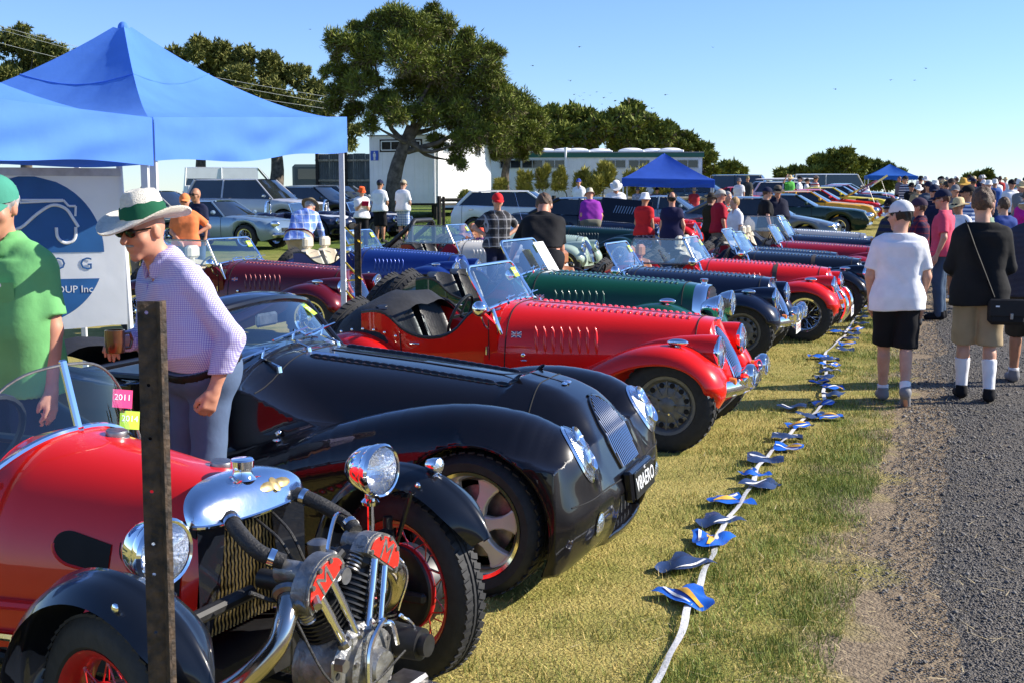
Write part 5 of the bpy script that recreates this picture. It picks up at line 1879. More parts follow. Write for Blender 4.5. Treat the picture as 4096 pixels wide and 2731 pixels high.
def patch(f, c, up, ra, rb, off0=.003, bulge=0.0, nr=8, na=32, rin=0.0):
 c = np.asarray(c, float)
 n = grad(f, c)
 u = np.asarray(up, float)
 u = u - n * (u @ n)
 u /= np.linalg.norm(u)
 s = np.cross(n, u)
 rows = []
 for r in np.linspace(rin, 1, nr):
  a = np.linspace(0, 2 * PI, na, endpoint=False)
  P = c + np.outer(np.cos(a) * rb * r, u) + np.outer(np.sin(a) * ra * r, s)
  P, G = snap(f, P)
  rows.append(P + G * (off0 + bulge * (1 - r * r)))
 return MB().grid(rows, cv=True)
def build_aero():
 f = aero_f
 t = thing('wide_roadster', 'glossy black wide-bodied roadster with flush oval headlamps and a personal number plate', 'sports car', tuple(AERO_P), -AERO_TH, 'vintage roadsters parked side by side')
 pt = paint('aero_black', (.005, .0045, .006))
 ob('body', s_net('body', f, (-3.5, -1.0, .05), (.75, 1.0, 1.1), .0165, proj=3, normals=True), pt, t)
 zs = np.linspace(.465, .775, 22)
 def hw(z):
  q = (z - .465) / .31
  return .175 * math.sqrt(max(0, 1 - ((q - .35) / .65) ** 2)) if q > .35 else .175 * (1 - .25 * (.35 - q))
 rows = [[front_pt(f, u * hw(z), z, .004) for u in np.linspace(-1, 1, 13)] for z in zs]
 g = ob('grille', MB().grid(rows).mesh('grille'), DARK, t)
 for k in range(15):
  y = -.166 + .332 * k / 14
  pts = [front_pt(f, y, z, .010) for z in np.linspace(.47, .772, 24) if abs(y) <= hw(z) * .985]
  if len(pts) > 2:
   ob('grille_bar', MB().tube([tuple(p) for p in pts], .0046, 6), BARCHROME, g)
 edge = [front_pt(f, -hw(z), z, .004) for z in zs] + [front_pt(f, u * hw(.772), .775, .004) for u in np.linspace(-1, 1, 7)] + [front_pt(f, hw(z), z, .004) for z in zs[::-1]]
 ob('grille_surround', MB().tube([tuple(p) for p in edge], .008, 6), pt, g)
 for sg in (-1, 1):
  c = front_pt(f, sg * .60, .640, 0)
  up = (-.75, -.02 * sg, 1)
  h = ob('headlamp', patch(f, c, up, .112, .162, .004, 0, 6).mesh('headlamp', sharp=0), CHROME, t)
  n = grad(f, c)
  ob('reflector', patch(f, c + n * .0, (-.75, -.08 * sg, 1), .088, .136, .006, .004, 8).mesh('reflector', sharp=0), REFLECTOR, h)
  u = np.array(up) - n * (np.array(up) @ n)
  u /= np.linalg.norm(u)
  for q, r in ((.055, .052), (-.05, .060)):
   ob('projector', cached(('proj', r), lambda r=r: MB().lathe([(r, 0), (r * .92, .008), (r * .55, -.004), (r * .2, .004), (0, .006)], 18).mesh('projector')), CHROME, h, look(tuple(c + n * .006 + u * q), tuple(n)))
  ob('lens', patch(f, c, (-.75, -.08 * sg, 1), .104, .152, .010, .014, 8).mesh('lens', sharp=0), LENS, h)
  c = front_pt(f, sg * .56, .30, 0)
  fl = ob('fog_lamp', patch(f, c, (0, 0, 1), .052, .056, .004, 0, 4, 20).mesh('fog_lamp', sharp=0), CHROME, t)
  ob('fog_lens', patch(f, c, (0, 0, 1), .045, .049, .006, .012, 5, 20).mesh('fog_lens', sharp=0), REFLECTOR, fl)
 px = front_pt(f, 0, .40, .0)[0]
 pb = ob('plate_plinth', MB().box((0, 0, 0), (.42, .145, .05), b=.012), pt, t, Tm(px + .012, 0, .385) @ Rm(PI / 2, 'Z') @ Rm(PI / 2 - .12, 'X'))
 p = number_plate(pb, 'V8AERO', Tm(0, -.002, .03), PL_BLACK, WHITE, .375, .125)
 text_obj('plate_lettering', 'VIC', .022, WHITE, pb, Tm(0, .055, .036), ext=.0008)
 for k in range(7):
  ob('intake_slat', cached(('its',), lambda: MB().box((0, 0, 0), (.01, .012, .15)).mesh('intake_slat')), STEEL, t, Tm(.43, -.21 + .07 * k, .265))
 zline = lambda z, y0, y1, n=22: [tuple(front_pt(f, y, z, .0008)) for y in np.linspace(y0, y1, n)]
 for y0, y1 in ((-.80, -.19), (.19, .80)):
  ob('panel_seam', MB().tube(zline(.425, y0, y1), .0035, 4), DARK, t)
 def ring(x, y0=-.60, y1=.60, z0=1.2):
  out = []
  for y in np.linspace(y0, y1, 40):
   zz = np.linspace(z0, .45, 120)
   v = f(np.stack([zz * 0 + x, zz * 0 + y, zz], 1))
   k = int(np.argmax(v < 0))
   if k:
    out.append((x, y, zz[k] + .001))
  P, _ = snap(f, np.array(out))
  return [tuple(q) for q in P]
 ob('panel_seam', MB().tube(ring(.085, -.46, .46), .0035, 4), DARK, t)
 ob('panel_seam', MB().tube(ring(-1.17, -.66, .66), .0035, 4), DARK, t)
 ob('bonnet_hinge', MB().tube([(x, 0, ring(x, 0, .001)[0][2] + .003) for x in np.linspace(-1.1, .16, 9)], .007, 5, flat=.5), STEEL, t)
 lm = MB().ell((0, 0, 0), (.018, .044, .017), 10, 4, z0=0).mesh('louvre')
 for r in (-1, 1):
  for k in range(24):
   x = -1.08 + .046 * k
   c, n = snap(f, np.array([[x, r * .20, .92]]))
   ob('louvre', lm, pt, t, look(tuple(c[0] - n[0] * .001), tuple(n[0]), (1, 0, 0)) @ Rm(PI / 2 if False else 0, 'Z'))
 for (x, z) in ((-.12, .70), (-1.02, .52)):
  c, n = snap(f, np.array([[x, -.56, z]]))
  ob('bonnet_catch', MB().cyl((0, 0, 0), (0, 0, .022), .006, n=8).ell((0, .012, .028), (.017, .017, .008), 12, 6).ell((0, -.022, .012), (.024, .010, .008), 10, 5), CHROME, t, look(tuple(c[0]), tuple(n[0])))
 c, n = snap(f, np.array([[.17, 0, .83]]))
 bd = MB()
 for s in (-1, 1):
  bd.ell((s * .032, 0, .005), (.032, .013, .004), 10, 4)
 bd.ell((0, 0, .006), (.016, .02, .007), 10, 5)
 ob('badge', bd.mesh('badge'), CHROME, t, look(tuple(c[0]), tuple(n[0]), (-1, 0, 0)))
 ob('door_seam', MB().tube([(-1.40, -.742, .86), (-1.36, -.745, .6), (-1.30, -.748, .35), (-1.42, -.745, .22)], .004, 4), DARK, t)
 ob('door_trim', MB().tube([(-1.5, -.60, .875), (-1.75, -.60, .84), (-2.1, -.60, .845), (-2.4, -.59, .87)], .018, 7), LEATHER_BLACK, t)
 for sg in (-1, 1):
  se = ob('seat', MB().box((-2.17, 0, .78), (.14, .46, .62), Rm(-.12, 'Y') @ Tm(.09, 0, 0), b=.05).box((-1.92, 0, .48), (.42, .46, .14), b=.05), LEATHER_CREAM, t, Tm(0, sg * .31, 0))
 ob('folded_hood', MB().grid([[(x, y, z + .02 * math.sin(8 * y + 6 * x)) for (y, z) in sup(*w_, 25, 2.6)] for x, *w_ in [(-2.95, .52, .6, .80), (-2.8, .60, .6, .90), (-2.6, .64, .6, .95), (-2.46, .62, .62, .92)]]).mesh('folded_hood'), CANVAS, t)
 ob('dashboard', MB().box((-1.56, 0, .86), (.08, 1.14, .16), b=.03), LEATHER_BLACK, t)
 ob('steering_wheel', MB().tube([(.18 * math.cos(a), .18 * math.sin(a), 0) for a in np.linspace(0, 2 * PI, 25)[:-1]], .014, 6, closed=True).box((0, 0, 0), (.34, .04, .012)).cyl((0, 0, 0), (0, 0, -.3), .02, n=6),
 pm('grey_wheel_rim', (.2, .22, .25), rough=.4), t, Tm(-1.80, -.31, .86) @ Rm(-1.15, 'Y') @ Rm(PI / 2, 'Z'))
 X = lambda z, y: -1.245 - .245 * (z - .86) / .32 - .30 * y * y
 zb = lambda y: .955 - .17 * abs(y / .66) ** 2.2
 zt = lambda y: 1.185 - .05 * (y / .6) ** 2
 wsm = MB().grid([[(X(zb(y) + (zt(y) - zb(y)) * q, y), y * (1 - .10 * q), zb(y) + (zt(y) - zb(y)) * q) for y in np.linspace(-.655, .655, 19)] for q in np.linspace(0, 1, 7)])
 wt = lambda y, q, o=0: (X(zb(y) + (zt(y) - zb(y)) * q, y) + o, y * (1 - .10 * q), zb(y) + (zt(y) - zb(y)) * q)
 fr = ob('windscreen_frame', MB().tube([wt(-.655, q) for q in np.linspace(0, 1, 6)] + [wt(y, 1) for y in np.linspace(-.655, .655, 15)] + [wt(.655, q) for q in np.linspace(1, 0, 6)], .022, 9)
   .tube([wt(y, 0, .01) for y in np.linspace(-.655, .655, 19)], .016, 7), pt, t)
 ob('windscreen_glass', wsm.mesh('windscreen_glass'), GLASS, fr)
 ob('header_rail', MB().grid([[(p[0] - d, p[1], p[2] + h) for p in [wt(y, 1) for y in np.linspace(-.63, .63, 15)]] for d, h in ((-.015, .012), (.04, .032), (.13, .035), (.15, .0))]).mesh('header_rail'), pt, fr)
 ob('inner_mirror', MB().box((-1.50, .02, 1.08), (.03, .20, .07), b=.012), STEEL, fr)
 for k, y in enumerate((-.42, -.12, .20)):
  ob('wiper', MB().cyl((-1.17, y, zb(y) - .02), (-1.175, y, zb(y) + .01), .015, n=10).tube([(-1.175, y, zb(y) + .01), (X(zb(y) + .03, y) + .03, y + .08, zb(y) + .035), (X(zb(y) + .06, y) + .02, y + .16, zb(y) + .075)], .008, 6)
  .tube([(X(zb(y) + .03, y) + .022, y - .10, zb(y) + .05), (X(zb(y) + .06, y) + .018, y + .30, zb(y) + .075)], .007, 5), CHROME, t)
 for (y, q, m_, s_, w_, h_) in ((.52, .80, STICKER_LIME, '2014', .11, .095), (.56, .18, WHITE, 'V8AERO', .10, .085)):
  pz = np.array(wt(y, q))
  n = np.array([.60, .20, .78])
  st = ob('windscreen_sticker', MB().box((0, 0, 0), (w_, h_, .002)), m_, t, look(tuple(pz + n * .006), tuple(n)))
  text_obj('sticker_print', s_, h_ * .5 if m_ is STICKER_LIME else .026, WHITE if m_ is STICKER_LIME else REDLENS, st, Tm(0, 0, .002), ext=.0004)
 lip = snap(f, np.array([[.368 * math.cos(a), -.872, .31 + .368 * math.sin(a)] for a in np.linspace(-.25, PI + .1, 40)]), 4)[0]
 ob('arch_lip', MB().tube([tuple(p_) for p_ in lip], .007, 6), pt, t)
 GOLD = pm('satin_alloy', (.62, .59, .53), rough=.3, metal=.25, var=.08, scale=6)
 LIP = pm('polished_lip', (.80, .72, .56), rough=.10, metal=1)
 for xc in (0, -2.53):
  for sg in (-1, 1):
   M = Tm(xc, sg * .735, .318) @ Rm(-.10 if xc == 0 else 0, 'Z') @ Rm(PI / 2 if sg < 0 else -PI / 2, 'X')
   R, rim, w = .318, .232, .225
   wl = ob('wheel', cached(('aerorim',), lambda: MB().lathe([(rim - .012, w * .44), (rim + .004, w * .47), (rim + .006, w * .40), (rim - .02, w * .36), (rim - .03, -w * .3), (rim, -w * .46), (rim - .012, -w * .44), (rim - .045, -w * .3), (rim - .04, w * .25), (rim - .024, w * .38), (rim - .012, w * .44)], 48).mesh('wheel')), LIP, t, M)
   ob('tyre', cached(('aerotyre',), lambda: tyre_mesh(R, rim, w, 44).mesh('tyre')), RUBBER, wl)
   ob('brake_disc', cached(('aerodisc',), lambda: MB().lathe([(.16, -.02), (.16, .0), (.07, .005), (0, .005)], 28).mesh('brake_disc')), STEEL, wl)
   def spoke():
    b = MB()
    h = w * .34
    rows = []
    for (r, hwid, z) in ((.035, .034, h + .008), (.07, .034, h + .012), (.10, .024, h + .006), (.14, .027, h - .002), (.175, .043, h - .006), (.205, .066, h - .006), (.216, .072, h - .01)):
     rows.append([(r, -hwid, z - .035), (r, -hwid, z - .006), (r, -hwid * .8, z), (r, hwid * .8, z), (r, hwid, z - .006), (r, hwid, z - .035)])
    return b.grid(rows).mesh('spoke', sharp=30)
   for k in range(6):
    ob('spoke', cached(('aerosp',), spoke), GOLD, wl, Rm(2 * PI * k / 6 + .15, 'Z'))
   hb = ob('hub_cap', cached(('aerohub',), lambda: MB().lathe([(.072, w * .30), (.07, w * .36), (.036, w * .375), (.034, w * .42), (.030, w * .44), (0, w * .445)], 28).mesh('hub_cap')), GOLD, wl)
   for k in range(5):
    ob('wheel_nut', cached(('aeronut',), lambda: MB().lathe([(.014, 0), (.014, .003), (.009, .003), (.008, .016), (0, .017)], 10).mesh('wheel_nut')), STEEL, wl, Rm(2 * PI * k / 5, 'Z') @ Tm(.054, 0, w * .365))
 ob('underside', MB().box((-1.3, 0, .22), (3.2, 1.0, .10)).box((-1.25, 0, .45), (.1, 1.1, .5)), DARK, t)
 for xc in (0, -2.53):
  ob('arch_liner', MB().box((xc, 0, .36), (.66, .80, .38)), DARK, t)
 return t
build_aero()
# RED THREE-WHEELER (closest vehicle)
def build_three():
 P0, TH = (-.69, 3.57, 0), rad(27)
 t = thing('three_wheeler', 'red vintage three-wheeler with an exposed V-twin engine and red wire wheels, closest to the camera', 'three-wheeler', P0, -TH)
 RED = paint('trike_red', (.66, .010, .006))
 BLK = paint('trike_black', (.007, .009, .014))
 WRED = pm('wheel_red', (.45, .008, .010), rough=.35, coat=.5)
 BRASS = pm('radiator_brass', (.33, .25, .11), rough=.45, metal=.7, var=.3, scale=60)
 ALUM = pm('oily_aluminium', (.30, .295, .28), rough=.42, metal=.85, var=.35, scale=26, bump=.25, bscale=50)
 ENG = pm('engine_black', (.012, .012, .013), rough=.45, var=.3, scale=30)
 ROPE_ = pm('rubber_hose', (.02, .019, .018), rough=.6, bump=.3, bscale=120)
 # ---- body
 tab = [(-2.75, .05, .40, .50), (-2.4, .20, .36, .66), (-1.9, .33, .33, .78), (-1.55, .385, .32, .82), (-1.2, .395, .32, .86), (-.98, .385, .32, .935), (-.87, .375, .32, .948), (-.6, .325, .34, .912), (-.40, .290, .355, .886), (-.14, .255, .37, .860)]
 xs = np.linspace(-.98, -.14, 16)
 def sec(x, n=41, e=2.5):
  return sup(*lerp_tab(tab, x), n, e)
 ob('bonnet', MB().grid([[(x, y, z) for (y, z) in sec(x)] for x in xs]).mesh('bonnet', sharp=50), RED, t)
 rows = []
 for x in np.linspace(-2.75, -.98, 22):
  w, zb, zt = lerp_tab(tab, x)
  n = 41
  row = [(x, y, z) for (y, z) in sup(w, zb, zt, n, 2.6)]
  if -1.75 < x < -1.02:
   row = [(x, y, min(z, .80 + .03 * math.sin(3 * x))) if abs(y) > w * .80 else (x, y, .52) for (x, y, z) in row]
  rows.append(row)
 ob('body', MB().grid(rows).mesh('body', sharp=50), RED, t)
 ob('cockpit_rim', MB().tube([(-1.0, -.33, .87), (-1.2, -.35, .81), (-1.5, -.35, .79), (-1.75, -.30, .80), (-1.82, 0, .81), (-1.75, .30, .80), (-1.5, .35, .79), (-1.2, .35, .81), (-1.0, .33, .87)], .02, 8), LEATHER_BLACK, t)
 for sg in (-1, 1):
  ob('sill_flare', MB().tube([(-.15, sg * .27, .47), (-.5, sg * .318, .475), (-.9, sg * .385, .465), (-1.5, sg * .40, .45), (-2.2, sg * .29, .45)], [.006, .02, .026, .026, .01], 8, flat=.7), RED, t)
  ob('trim_strip', MB().tube([(-.62, sg * .355, .372), (-1.1, sg * .41, .358), (-1.8, sg * .37, .358)], .016, 7), CHROME, t)
  def tear(x0, x1, zc, h, cut=1.0):
   b = MB()
   rows = []
   for q in np.linspace(0, 1, 24) ** 1.8:
    x = x0 + (x1 - x0) * q
    hh = h * min(1, math.sqrt(max(0, 1 - (1 - min(q / .35, 1)) ** 2))) * (1 - .12 * q)
    row = []
    for u in np.linspace(-1, 1, 7):
     z = zc - .035 * q + u * hh
     w, zb, zt = lerp_tab(tab, x)
     yy = w * (1 - max(0, (z - zb) / (zt - zb)) ** 2.5) ** (1 / 2.5)
     row.append((x, sg * (yy + .004), z))
    rows.append(row)
   return b.grid(rows), rows
  for (x0, x1, zc, h) in ((-.66, -.455, .665, .052), (-.385, -.20, .645, .075)):
   b, rows = tear(x0, x1, zc, h)
   o = ob('air_opening', b.mesh('air_opening'), DARK, t)
   loop = [r[0] for r in rows] + [r[-1] for r in rows[::-1]]
   ob('opening_lip', MB().tube([(p[0], p[1], p[2]) for p in [r[0] for r in rows]], .005, 5), RED, o)
 # ---- chrome radiator cowl
 def rim_pt(k, n=41):
  a = PI * k / (n - 1)
  return np.array([-.135 + .055 * math.sin(a), -.262 * math.cos(a), .772 - .008 * math.sin(a)])
 def cowl(n=41):
  w, zb, zt = lerp_tab(tab, -.20)
  rear = []
  for k in range(n):
   a = PI * k / (n - 1)
   c, s_ = math.cos(a), math.sin(a)
   rear.append(np.array([-.145 - .085 * s_, -(w + .006) * math.copysign(abs(c) ** .8, c), .765 + (zt + .008 - .765) * abs(s_) ** .8]))
  rows = []
  for q in np.linspace(0, 1, 15):
   row = []
   for k in range(n):
    s_ = math.sin(PI * k / (n - 1))
    p = rear[k] * (1 - q) + rim_pt(k) * q
    p[2] += .036 * math.sin(PI * q) * s_ ** .6
    p[0] += .016 * math.sin(PI * q) * s_
    row.append(tuple(p))
   rows.append(row)
  rows.append([(x - .012, y * .97, z - .006) for (x, y, z) in rows[-1]])
  rows.append([(x - .02, y * .95, z + .004) for (x, y, z) in rows[-1]])
  return MB().grid(rows).mesh('radiator_cowl', sharp=55)
 ob('radiator_cowl', cowl(), pm('worn_chrome', (.80, .83, .88), rough=.13, metal=1, var=.06, scale=14, bump=.04, bscale=30), t)
 ob('cowl_edge', MB().tube([tuple(rim_pt(k) + np.array([0, 0, -.003])) for k in range(41)], .0065, 6), CHROME, t)
 for (x, r, h) in ((-.165, .040, .052),):
  ob('radiator_cap', MB().lathe([(.052, -.02), (.040, -.004), (.036, .012), (.036, .02), (.044, .024), (.045, .050), (.040, .056), (0, .058)], 24), CHROME, t, Tm(x, 0, .872) @ Sm(.82, .82, .85))
 for (x, z) in ((-.30, .868), (-.75, .928)):
  ob('filler_cap', MB().lathe([(.046, -.012), (.042, .0), (.036, .002), (.036, .016), (.034, .02), (0, .021)], 22), STEEL, t, Tm(x, .06, z) @ Rm(.1, 'Y'))
 bd = MB()
 for s in (-1, 1):
  bd.ell((s * .035, 0, 0), (.04, .018, .004), 10, 4)
 bd.ell((0, 0, 0), (.02, .028, .006), 12, 5)
 ob('winged_badge', bd.mesh('winged_badge'), BRASS, t, Tm(-.112, .09, .825) @ Rm(.85, 'Y') @ Rm(PI / 2, 'Z'))
 ob('radiator_core', MB().box((-.20, 0, .58), (.06, .42, .36)), DARK, t)
 for k in range(24):
  ob('radiator_fin', cached(('rfin',), lambda: MB().tube([(0, .004 * (i % 2), .40 + .018 * i) for i in range(20)], .0035, 4).mesh('radiator_fin')), BRASS, t, Tm(-.166, -.195 + .017 * k, 0))
 for sg in (-1, 1):
  ob('radiator_shield', MB().grid([[(-.125, sg * .255, z), (-.145, sg * (.20 - .09 * math.sin(PI * (z - .38) / .8)), z)] for z in np.linspace(.38, .77, 9)]).mesh('radiator_shield'), BLK, t)
 # ---- windscreen: two aero panes meeting at a chrome pillar
 piv = (-.86, 0, .955)
 for sg in (-1, 1):
  def pane(o=0.):
   rows = []
   for q in np.linspace(0, 1, 13):
    row = []
    for u in np.linspace(0, 1, 9):
     y = .40 * q
     zb = .952 - .19 * q ** 2.2
     zt = 1.165 - .02 * q - .33 * q ** 3.2
     z = zb + (max(zt, zb + .001) - zb) * u
     row.append((-.86 - .28 * (z - .955) - .16 * q * q, sg * (y + .012), z))
    rows.append(row)
   return rows
  rows = pane()
  g = ob('windscreen_pane', MB().grid(rows).mesh('windscreen_pane'), glass_mat('aero_glass', (.80, .90, .95), .05), t)
  ob('pane_edge', MB().tube([r[-1] for r in rows], .005, 6), LENS if False else STEEL, g)
  ob('screen_base', MB().tube([r[0] for r in rows], .013, 8), CHROME, t)
  if sg > 0:
   for (yy, zz, m_, s_) in ((.285, 1.005, STICKER_PINK, '2011'), (.305, .925, STICKER_LIME, '2014')):
    st = ob('windscreen_sticker', MB().box((0, 0, 0), (.072, .066, .002)), m_, g, Tm(-.86 - .28 * (zz - .955) - .16 * (yy / .4) ** 2 + .012, yy, zz) @ Rm(rad(66), 'Z') @ Rm(PI / 2 - .25, 'X') @ Rm(-.18, 'Z'))
    text_obj('sticker_print', s_, .031, WHITE, st, Tm(0, .004, .002), ext=.0004)
 ob('screen_pillar', MB().box((-.895, 0, 1.06), (.02, .028, .24), Tm(-.86, 0, .955) @ Rm(-.27, 'Y') @ Tm(.895, 0, -.945), b=.006), CHROME, t)
 sw = ob('steering_wheel', MB().tube([(.17 * math.cos(a), .17 * math.sin(a), 0) for a in np.linspace(0, 2 * PI, 25)[:-1]], .013, 6, closed=True).box((0, 0, 0), (.32, .03, .01)), BLACKP, t, Tm(-1.22, -.1, .90) @ Rm(-1.1, 'Y'))
 ob('seat_back', MB().box((-1.75, 0, .66), (.12, .62, .36), b=.05), LEATHER_BLACK, t)
 # ---- wheels, wings, suspension
 R, rim, w = .335, .243, .115
 for sg in (-1, 1):
  C = (0, sg * .70, .335)
  M = Tm(*C) @ Rm(-rad(15), 'Z') @ Rm(PI / 2, 'X')
  wl = ob('wheel', cached(('trim3',), lambda: MB().lathe([(rim - .014, -w * .40), (rim + .003, -w * .46), (rim + .003, -w * .38), (rim - .02, -w * .25), (rim - .024, 0), (rim - .02, w * .25), (rim + .003, w * .38), (rim + .003, w * .46), (rim - .014, w * .40), (rim - .03, w * .2), (rim - .033, 0), (rim - .03, -w * .2), (rim - .014, -w * .40)], 56).mesh('wheel')), WRED, t, M)
  ob('tyre', cached(('ttyre3',), lambda: tyre_mesh(R, rim, w, 60).mesh('tyre')), RUBBER, wl)
  ob('brake_drum', cached(('tdrum',), lambda: MB().lathe([(.152, -.02), (.152, .035), (.146, .042), (.12, .046), (.10, .040), (.045, .044), (.04, .065), (0, .067)], 40).mesh('brake_drum')), ENG, wl)
  ob('drum_band', cached(('tband',), lambda: MB().lathe([(.153, .012), (.157, .018), (.157, .030), (.153, .036)], 40).mesh('drum_band')), WRED, wl)
  sm_ = cached(('tsp',), lambda: MB().cyl((.150, 0, 0), (rim - .025, .058, .0), .0026, n=5).cyl((rim - .048, .044, 0), (rim - .022, .060, .0), .0045, n=5).mesh('spoke'))
  sm2 = cached(('tsp2',), lambda: MB().cyl((.150, 0, .0), (rim - .025, -.058, .0), .0026, n=5).cyl((rim - .048, -.044, 0), (rim - .022, -.060, .0), .0045, n=5).mesh('spoke'))
  for k in range(40):
   ob('spoke', sm_ if k % 2 else sm2, WRED, wl, Rm(2 * PI * k / 40, 'Z') @ Tm(0, 0, .02 if k % 4 < 2 else -.02))
  rows = []
  for a in np.linspace(rad(33), rad(176), 34):
   q = (a - rad(33)) / rad(143)
   tip = min(1, (q + .02) / .16) ** .55 * min(1, (1.03 - q) / .12) ** .6
   row = []
   for u in np.linspace(-1, 1, 15):
    rr = .438 - .055 * abs(u) ** 2.4 - .02 * (1 - tip) + .012 * math.exp(-(u / .12) ** 2)
    row.append((rr * math.cos(a), u * .106 * tip, rr * math.sin(a)))
   rows.append(row)
  wg = ob('front_wing', MB().grid(rows).mesh('front_wing', sharp=0), BLK, t, Tm(*C) @ Rm(-rad(8), 'Z'))
  ob('wing_bolt', MB().ell((.12, -.09, .40), (.012, .008, .012), 8, 5), CHROME, wg)
  ob('wing_stay', MB().tube([(0, -sg * .10, .05), (.05, -sg * .12, .2), (.10, -sg * .1, .38)], .010, 6), BLK, wg)
  if sg > 0:
   ob('side_lamp', MB().lathe([(0, -.05), (.02, -.045), (.028, -.02), (.03, .0), (.027, .005)], 16, Tm(.14, .0, .455) @ Rm(PI / 2, 'Y')).cyl((.13, 0, .43), (.13, 0, .41), .01, n=8)
   .box((.10, 0, .42), (.09, .03, .008), b=.003), CHROME, wg)
   ob('side_lamp_lens', MB().lathe([(.027, .004), (.015, .012), (0, .014)], 16, Tm(.14, .0, .455) @ Rm(PI / 2, 'Y')), REFLECTOR, wg)
  L0 = (.01, .49, .80) if sg > 0 else (.0, -.535, .788)
  hl = ob('headlamp_shell', cached(('tshell',), lambda: MB().lathe([(0, -.125), (.03, -.118), (.06, -.095), (.08, -.055), (.088, -.012), (.089, .0)], 30).mesh('headlamp_shell')), CHROME, t, Tm(*L0) @ Rm(-.12, 'Z') @ Rm(PI / 2, 'Y'))
  lamp(t, Tm(*L0) @ Rm(-.12, 'Z') @ Rm(PI / 2, 'Y'), .089)
  ob('lamp_post', MB().lathe([(.030, -.012), (.034, 0), (.022, .012), (.02, .035)], 14, Tm(L0[0] - .03, L0[1], .690)).cyl((L0[0] - .03, L0[1], .69), (L0[0] - .03, L0[1] - sg * .0, .55), .012, n=8), CHROME, t)
  ob('lamp_cable', MB().tube([(L0[0] - .03, L0[1], .68), (L0[0] - .03, L0[1] + .005, .6), (L0[0] - .03, L0[1] - .01, .48)], .011, 7), ROPE_, t)
  sp = ob('kingpin', MB().cyl((.0, sg * .565, .12), (.0, sg * .565, .62), .017, n=10).cyl((0, sg * .565, .30), (0, sg * .565, .46), .034, n=14), ENG, t)
  ob('pillar_sleeve', MB().cyl((0, sg * .565, .385), (0, sg * .565, .44), .036, n=14), BRASS, sp)
  hx = [(.0 + .030 * math.cos(a), sg * .565 + .030 * math.sin(a), .15 + .0155 * a / (2 * PI) * 1.0) for a in np.linspace(0, 2 * PI * 8, 8 * 12)]
  ob('coil_spring', MB().tube(hx, .006, 5), STEEL, sp)
  for z in (.14, .56):
   ob('axle_tube', MB().cyl((-.02, sg * .15, z), (0, sg * .57, z), .022, n=10), ENG, t)
  ob('track_rod', MB().cyl((-.05, sg * .1, .24), (.05, sg * .56, .22), .013, n=8), STEEL, t)
  ob('stub_axle', MB().cyl((0, sg * .565, .335), (0, sg * .68, .335), .028, n=12).box((.05, sg * .6, .33), (.16, .03, .04), b=.01), ENG, t)
 # ---- engine
 E = Vector((.19, -.02, .33))
 en = ob('crankcase', MB().lathe([(.10, -.09), (.125, -.07), (.13, 0), (.125, .07), (.10, .09)], 26, Tm(*E) @ Rm(PI / 2, 'Y'), True, True)
   .box((E.x, 0, .20), (.22, .20, .14), b=.03).box((E.x + .02, 0, .42), (.15, .17, .08), b=.02), ALUM, t)
 ob('timing_cover', MB().lathe([(.115, 0), (.112, .02), (.06, .03), (.05, .06), (0, .062)], 24, Tm(E.x + .088, .02, .33) @ Rm(PI / 2, 'Y')), ALUM, en)
 for k in range(9):
  a = 2 * PI * k / 9
  ob('cover_bolt', cached(('cbolt',), lambda: MB().cyl((0, 0, 0), (.012, 0, 0), .008, n=6).mesh('cover_bolt')), STEEL, en, Tm(E.x + .105, .02 + .10 * math.cos(a), .33 + .10 * math.sin(a)))
 ob('magneto', MB().cyl((E.x + .08, .165, .36), (E.x + .19, .165, .36), .055, .05, 20).cyl((E.x + .19, .165, .36), (E.x + .215, .165, .36), .035, n=16), ENG, en)
 ob('starting_dog', MB().cyl((E.x + .1, .19, .215), (E.x + .26, .19, .205), .026, n=14).cyl((E.x + .26, .19, .205), (E.x + .30, .19, .203), .018, n=8).box((E.x + .14, .15, .235), (.10, .12, .04), b=.01), STEEL, en)
 ob('front_bracket', MB().box((E.x + .10, -.16, .26), (.012, .05, .30), b=.005), STEEL, en)
 for k in range(5):
  ob('bracket_hole', cached(('bkh',), lambda: MB().lathe([(0, .002), (.011, .002), (.011, 0)], 10, Rm(PI / 2, 'Y')).mesh('bracket_hole')), DARK, en, Tm(E.x + .105, -.16, .14 + .055 * k))
 ob('bracket_bolt', MB().cyl((E.x + .1, -.16, .395), (E.x + .135, -.16, .395), .020, n=6), STEEL, en)
 for sg in (-1, 1):
  ax = Vector((0, sg * math.sin(rad(34)), math.cos(rad(34))))
  B0 = Vector((E.x - .02, 0, .40))
  Mx = look(tuple(B0 + ax * .02), tuple(ax), (1, 0, 0))
  cyl_ = MB()
  cyl_.cyl((0, 0, 0), (0, 0, .20), .062, n=22)
  ob('cylinder', cyl_.mesh('cylinder'), ENG, en, Mx)
  for k in range(9):
   ob('cooling_fin', cached(('cfin',), lambda: MB().lathe([(.05, -.003), (.086, -.003), (.086, .003), (.05, .003)], 24).mesh('cooling_fin')), ENG, en, Mx @ Tm(0, 0, .03 + .018 * k))
  H0 = B0 + ax * .245
  Mh = look(tuple(H0), tuple(ax), (1, 0, 0))
  ob('cylinder_head', MB().box((0, 0, 0), (.12, .13, .07), b=.02).cyl((0, -.02, .0), (0, -.16, .0), .03, n=12).cyl((.0, .05, .03), (-.12, .07, .03), .018, n=10), ENG, en, Mh)
  tang = Vector((0, math.cos(rad(34)), -sg * math.sin(rad(34))))
  cc = H0 + ax * .035 + Vector((.085, 0, 0))
  X_ = tang
  Y_ = ax
  Z_ = Vector((1, 0, 0))
  Mc = Matrix((X_, Y_, Z_)).transposed().to_4x4()
  Mc = Tm(*cc) @ Mc
  hw_, hh = .100, .072
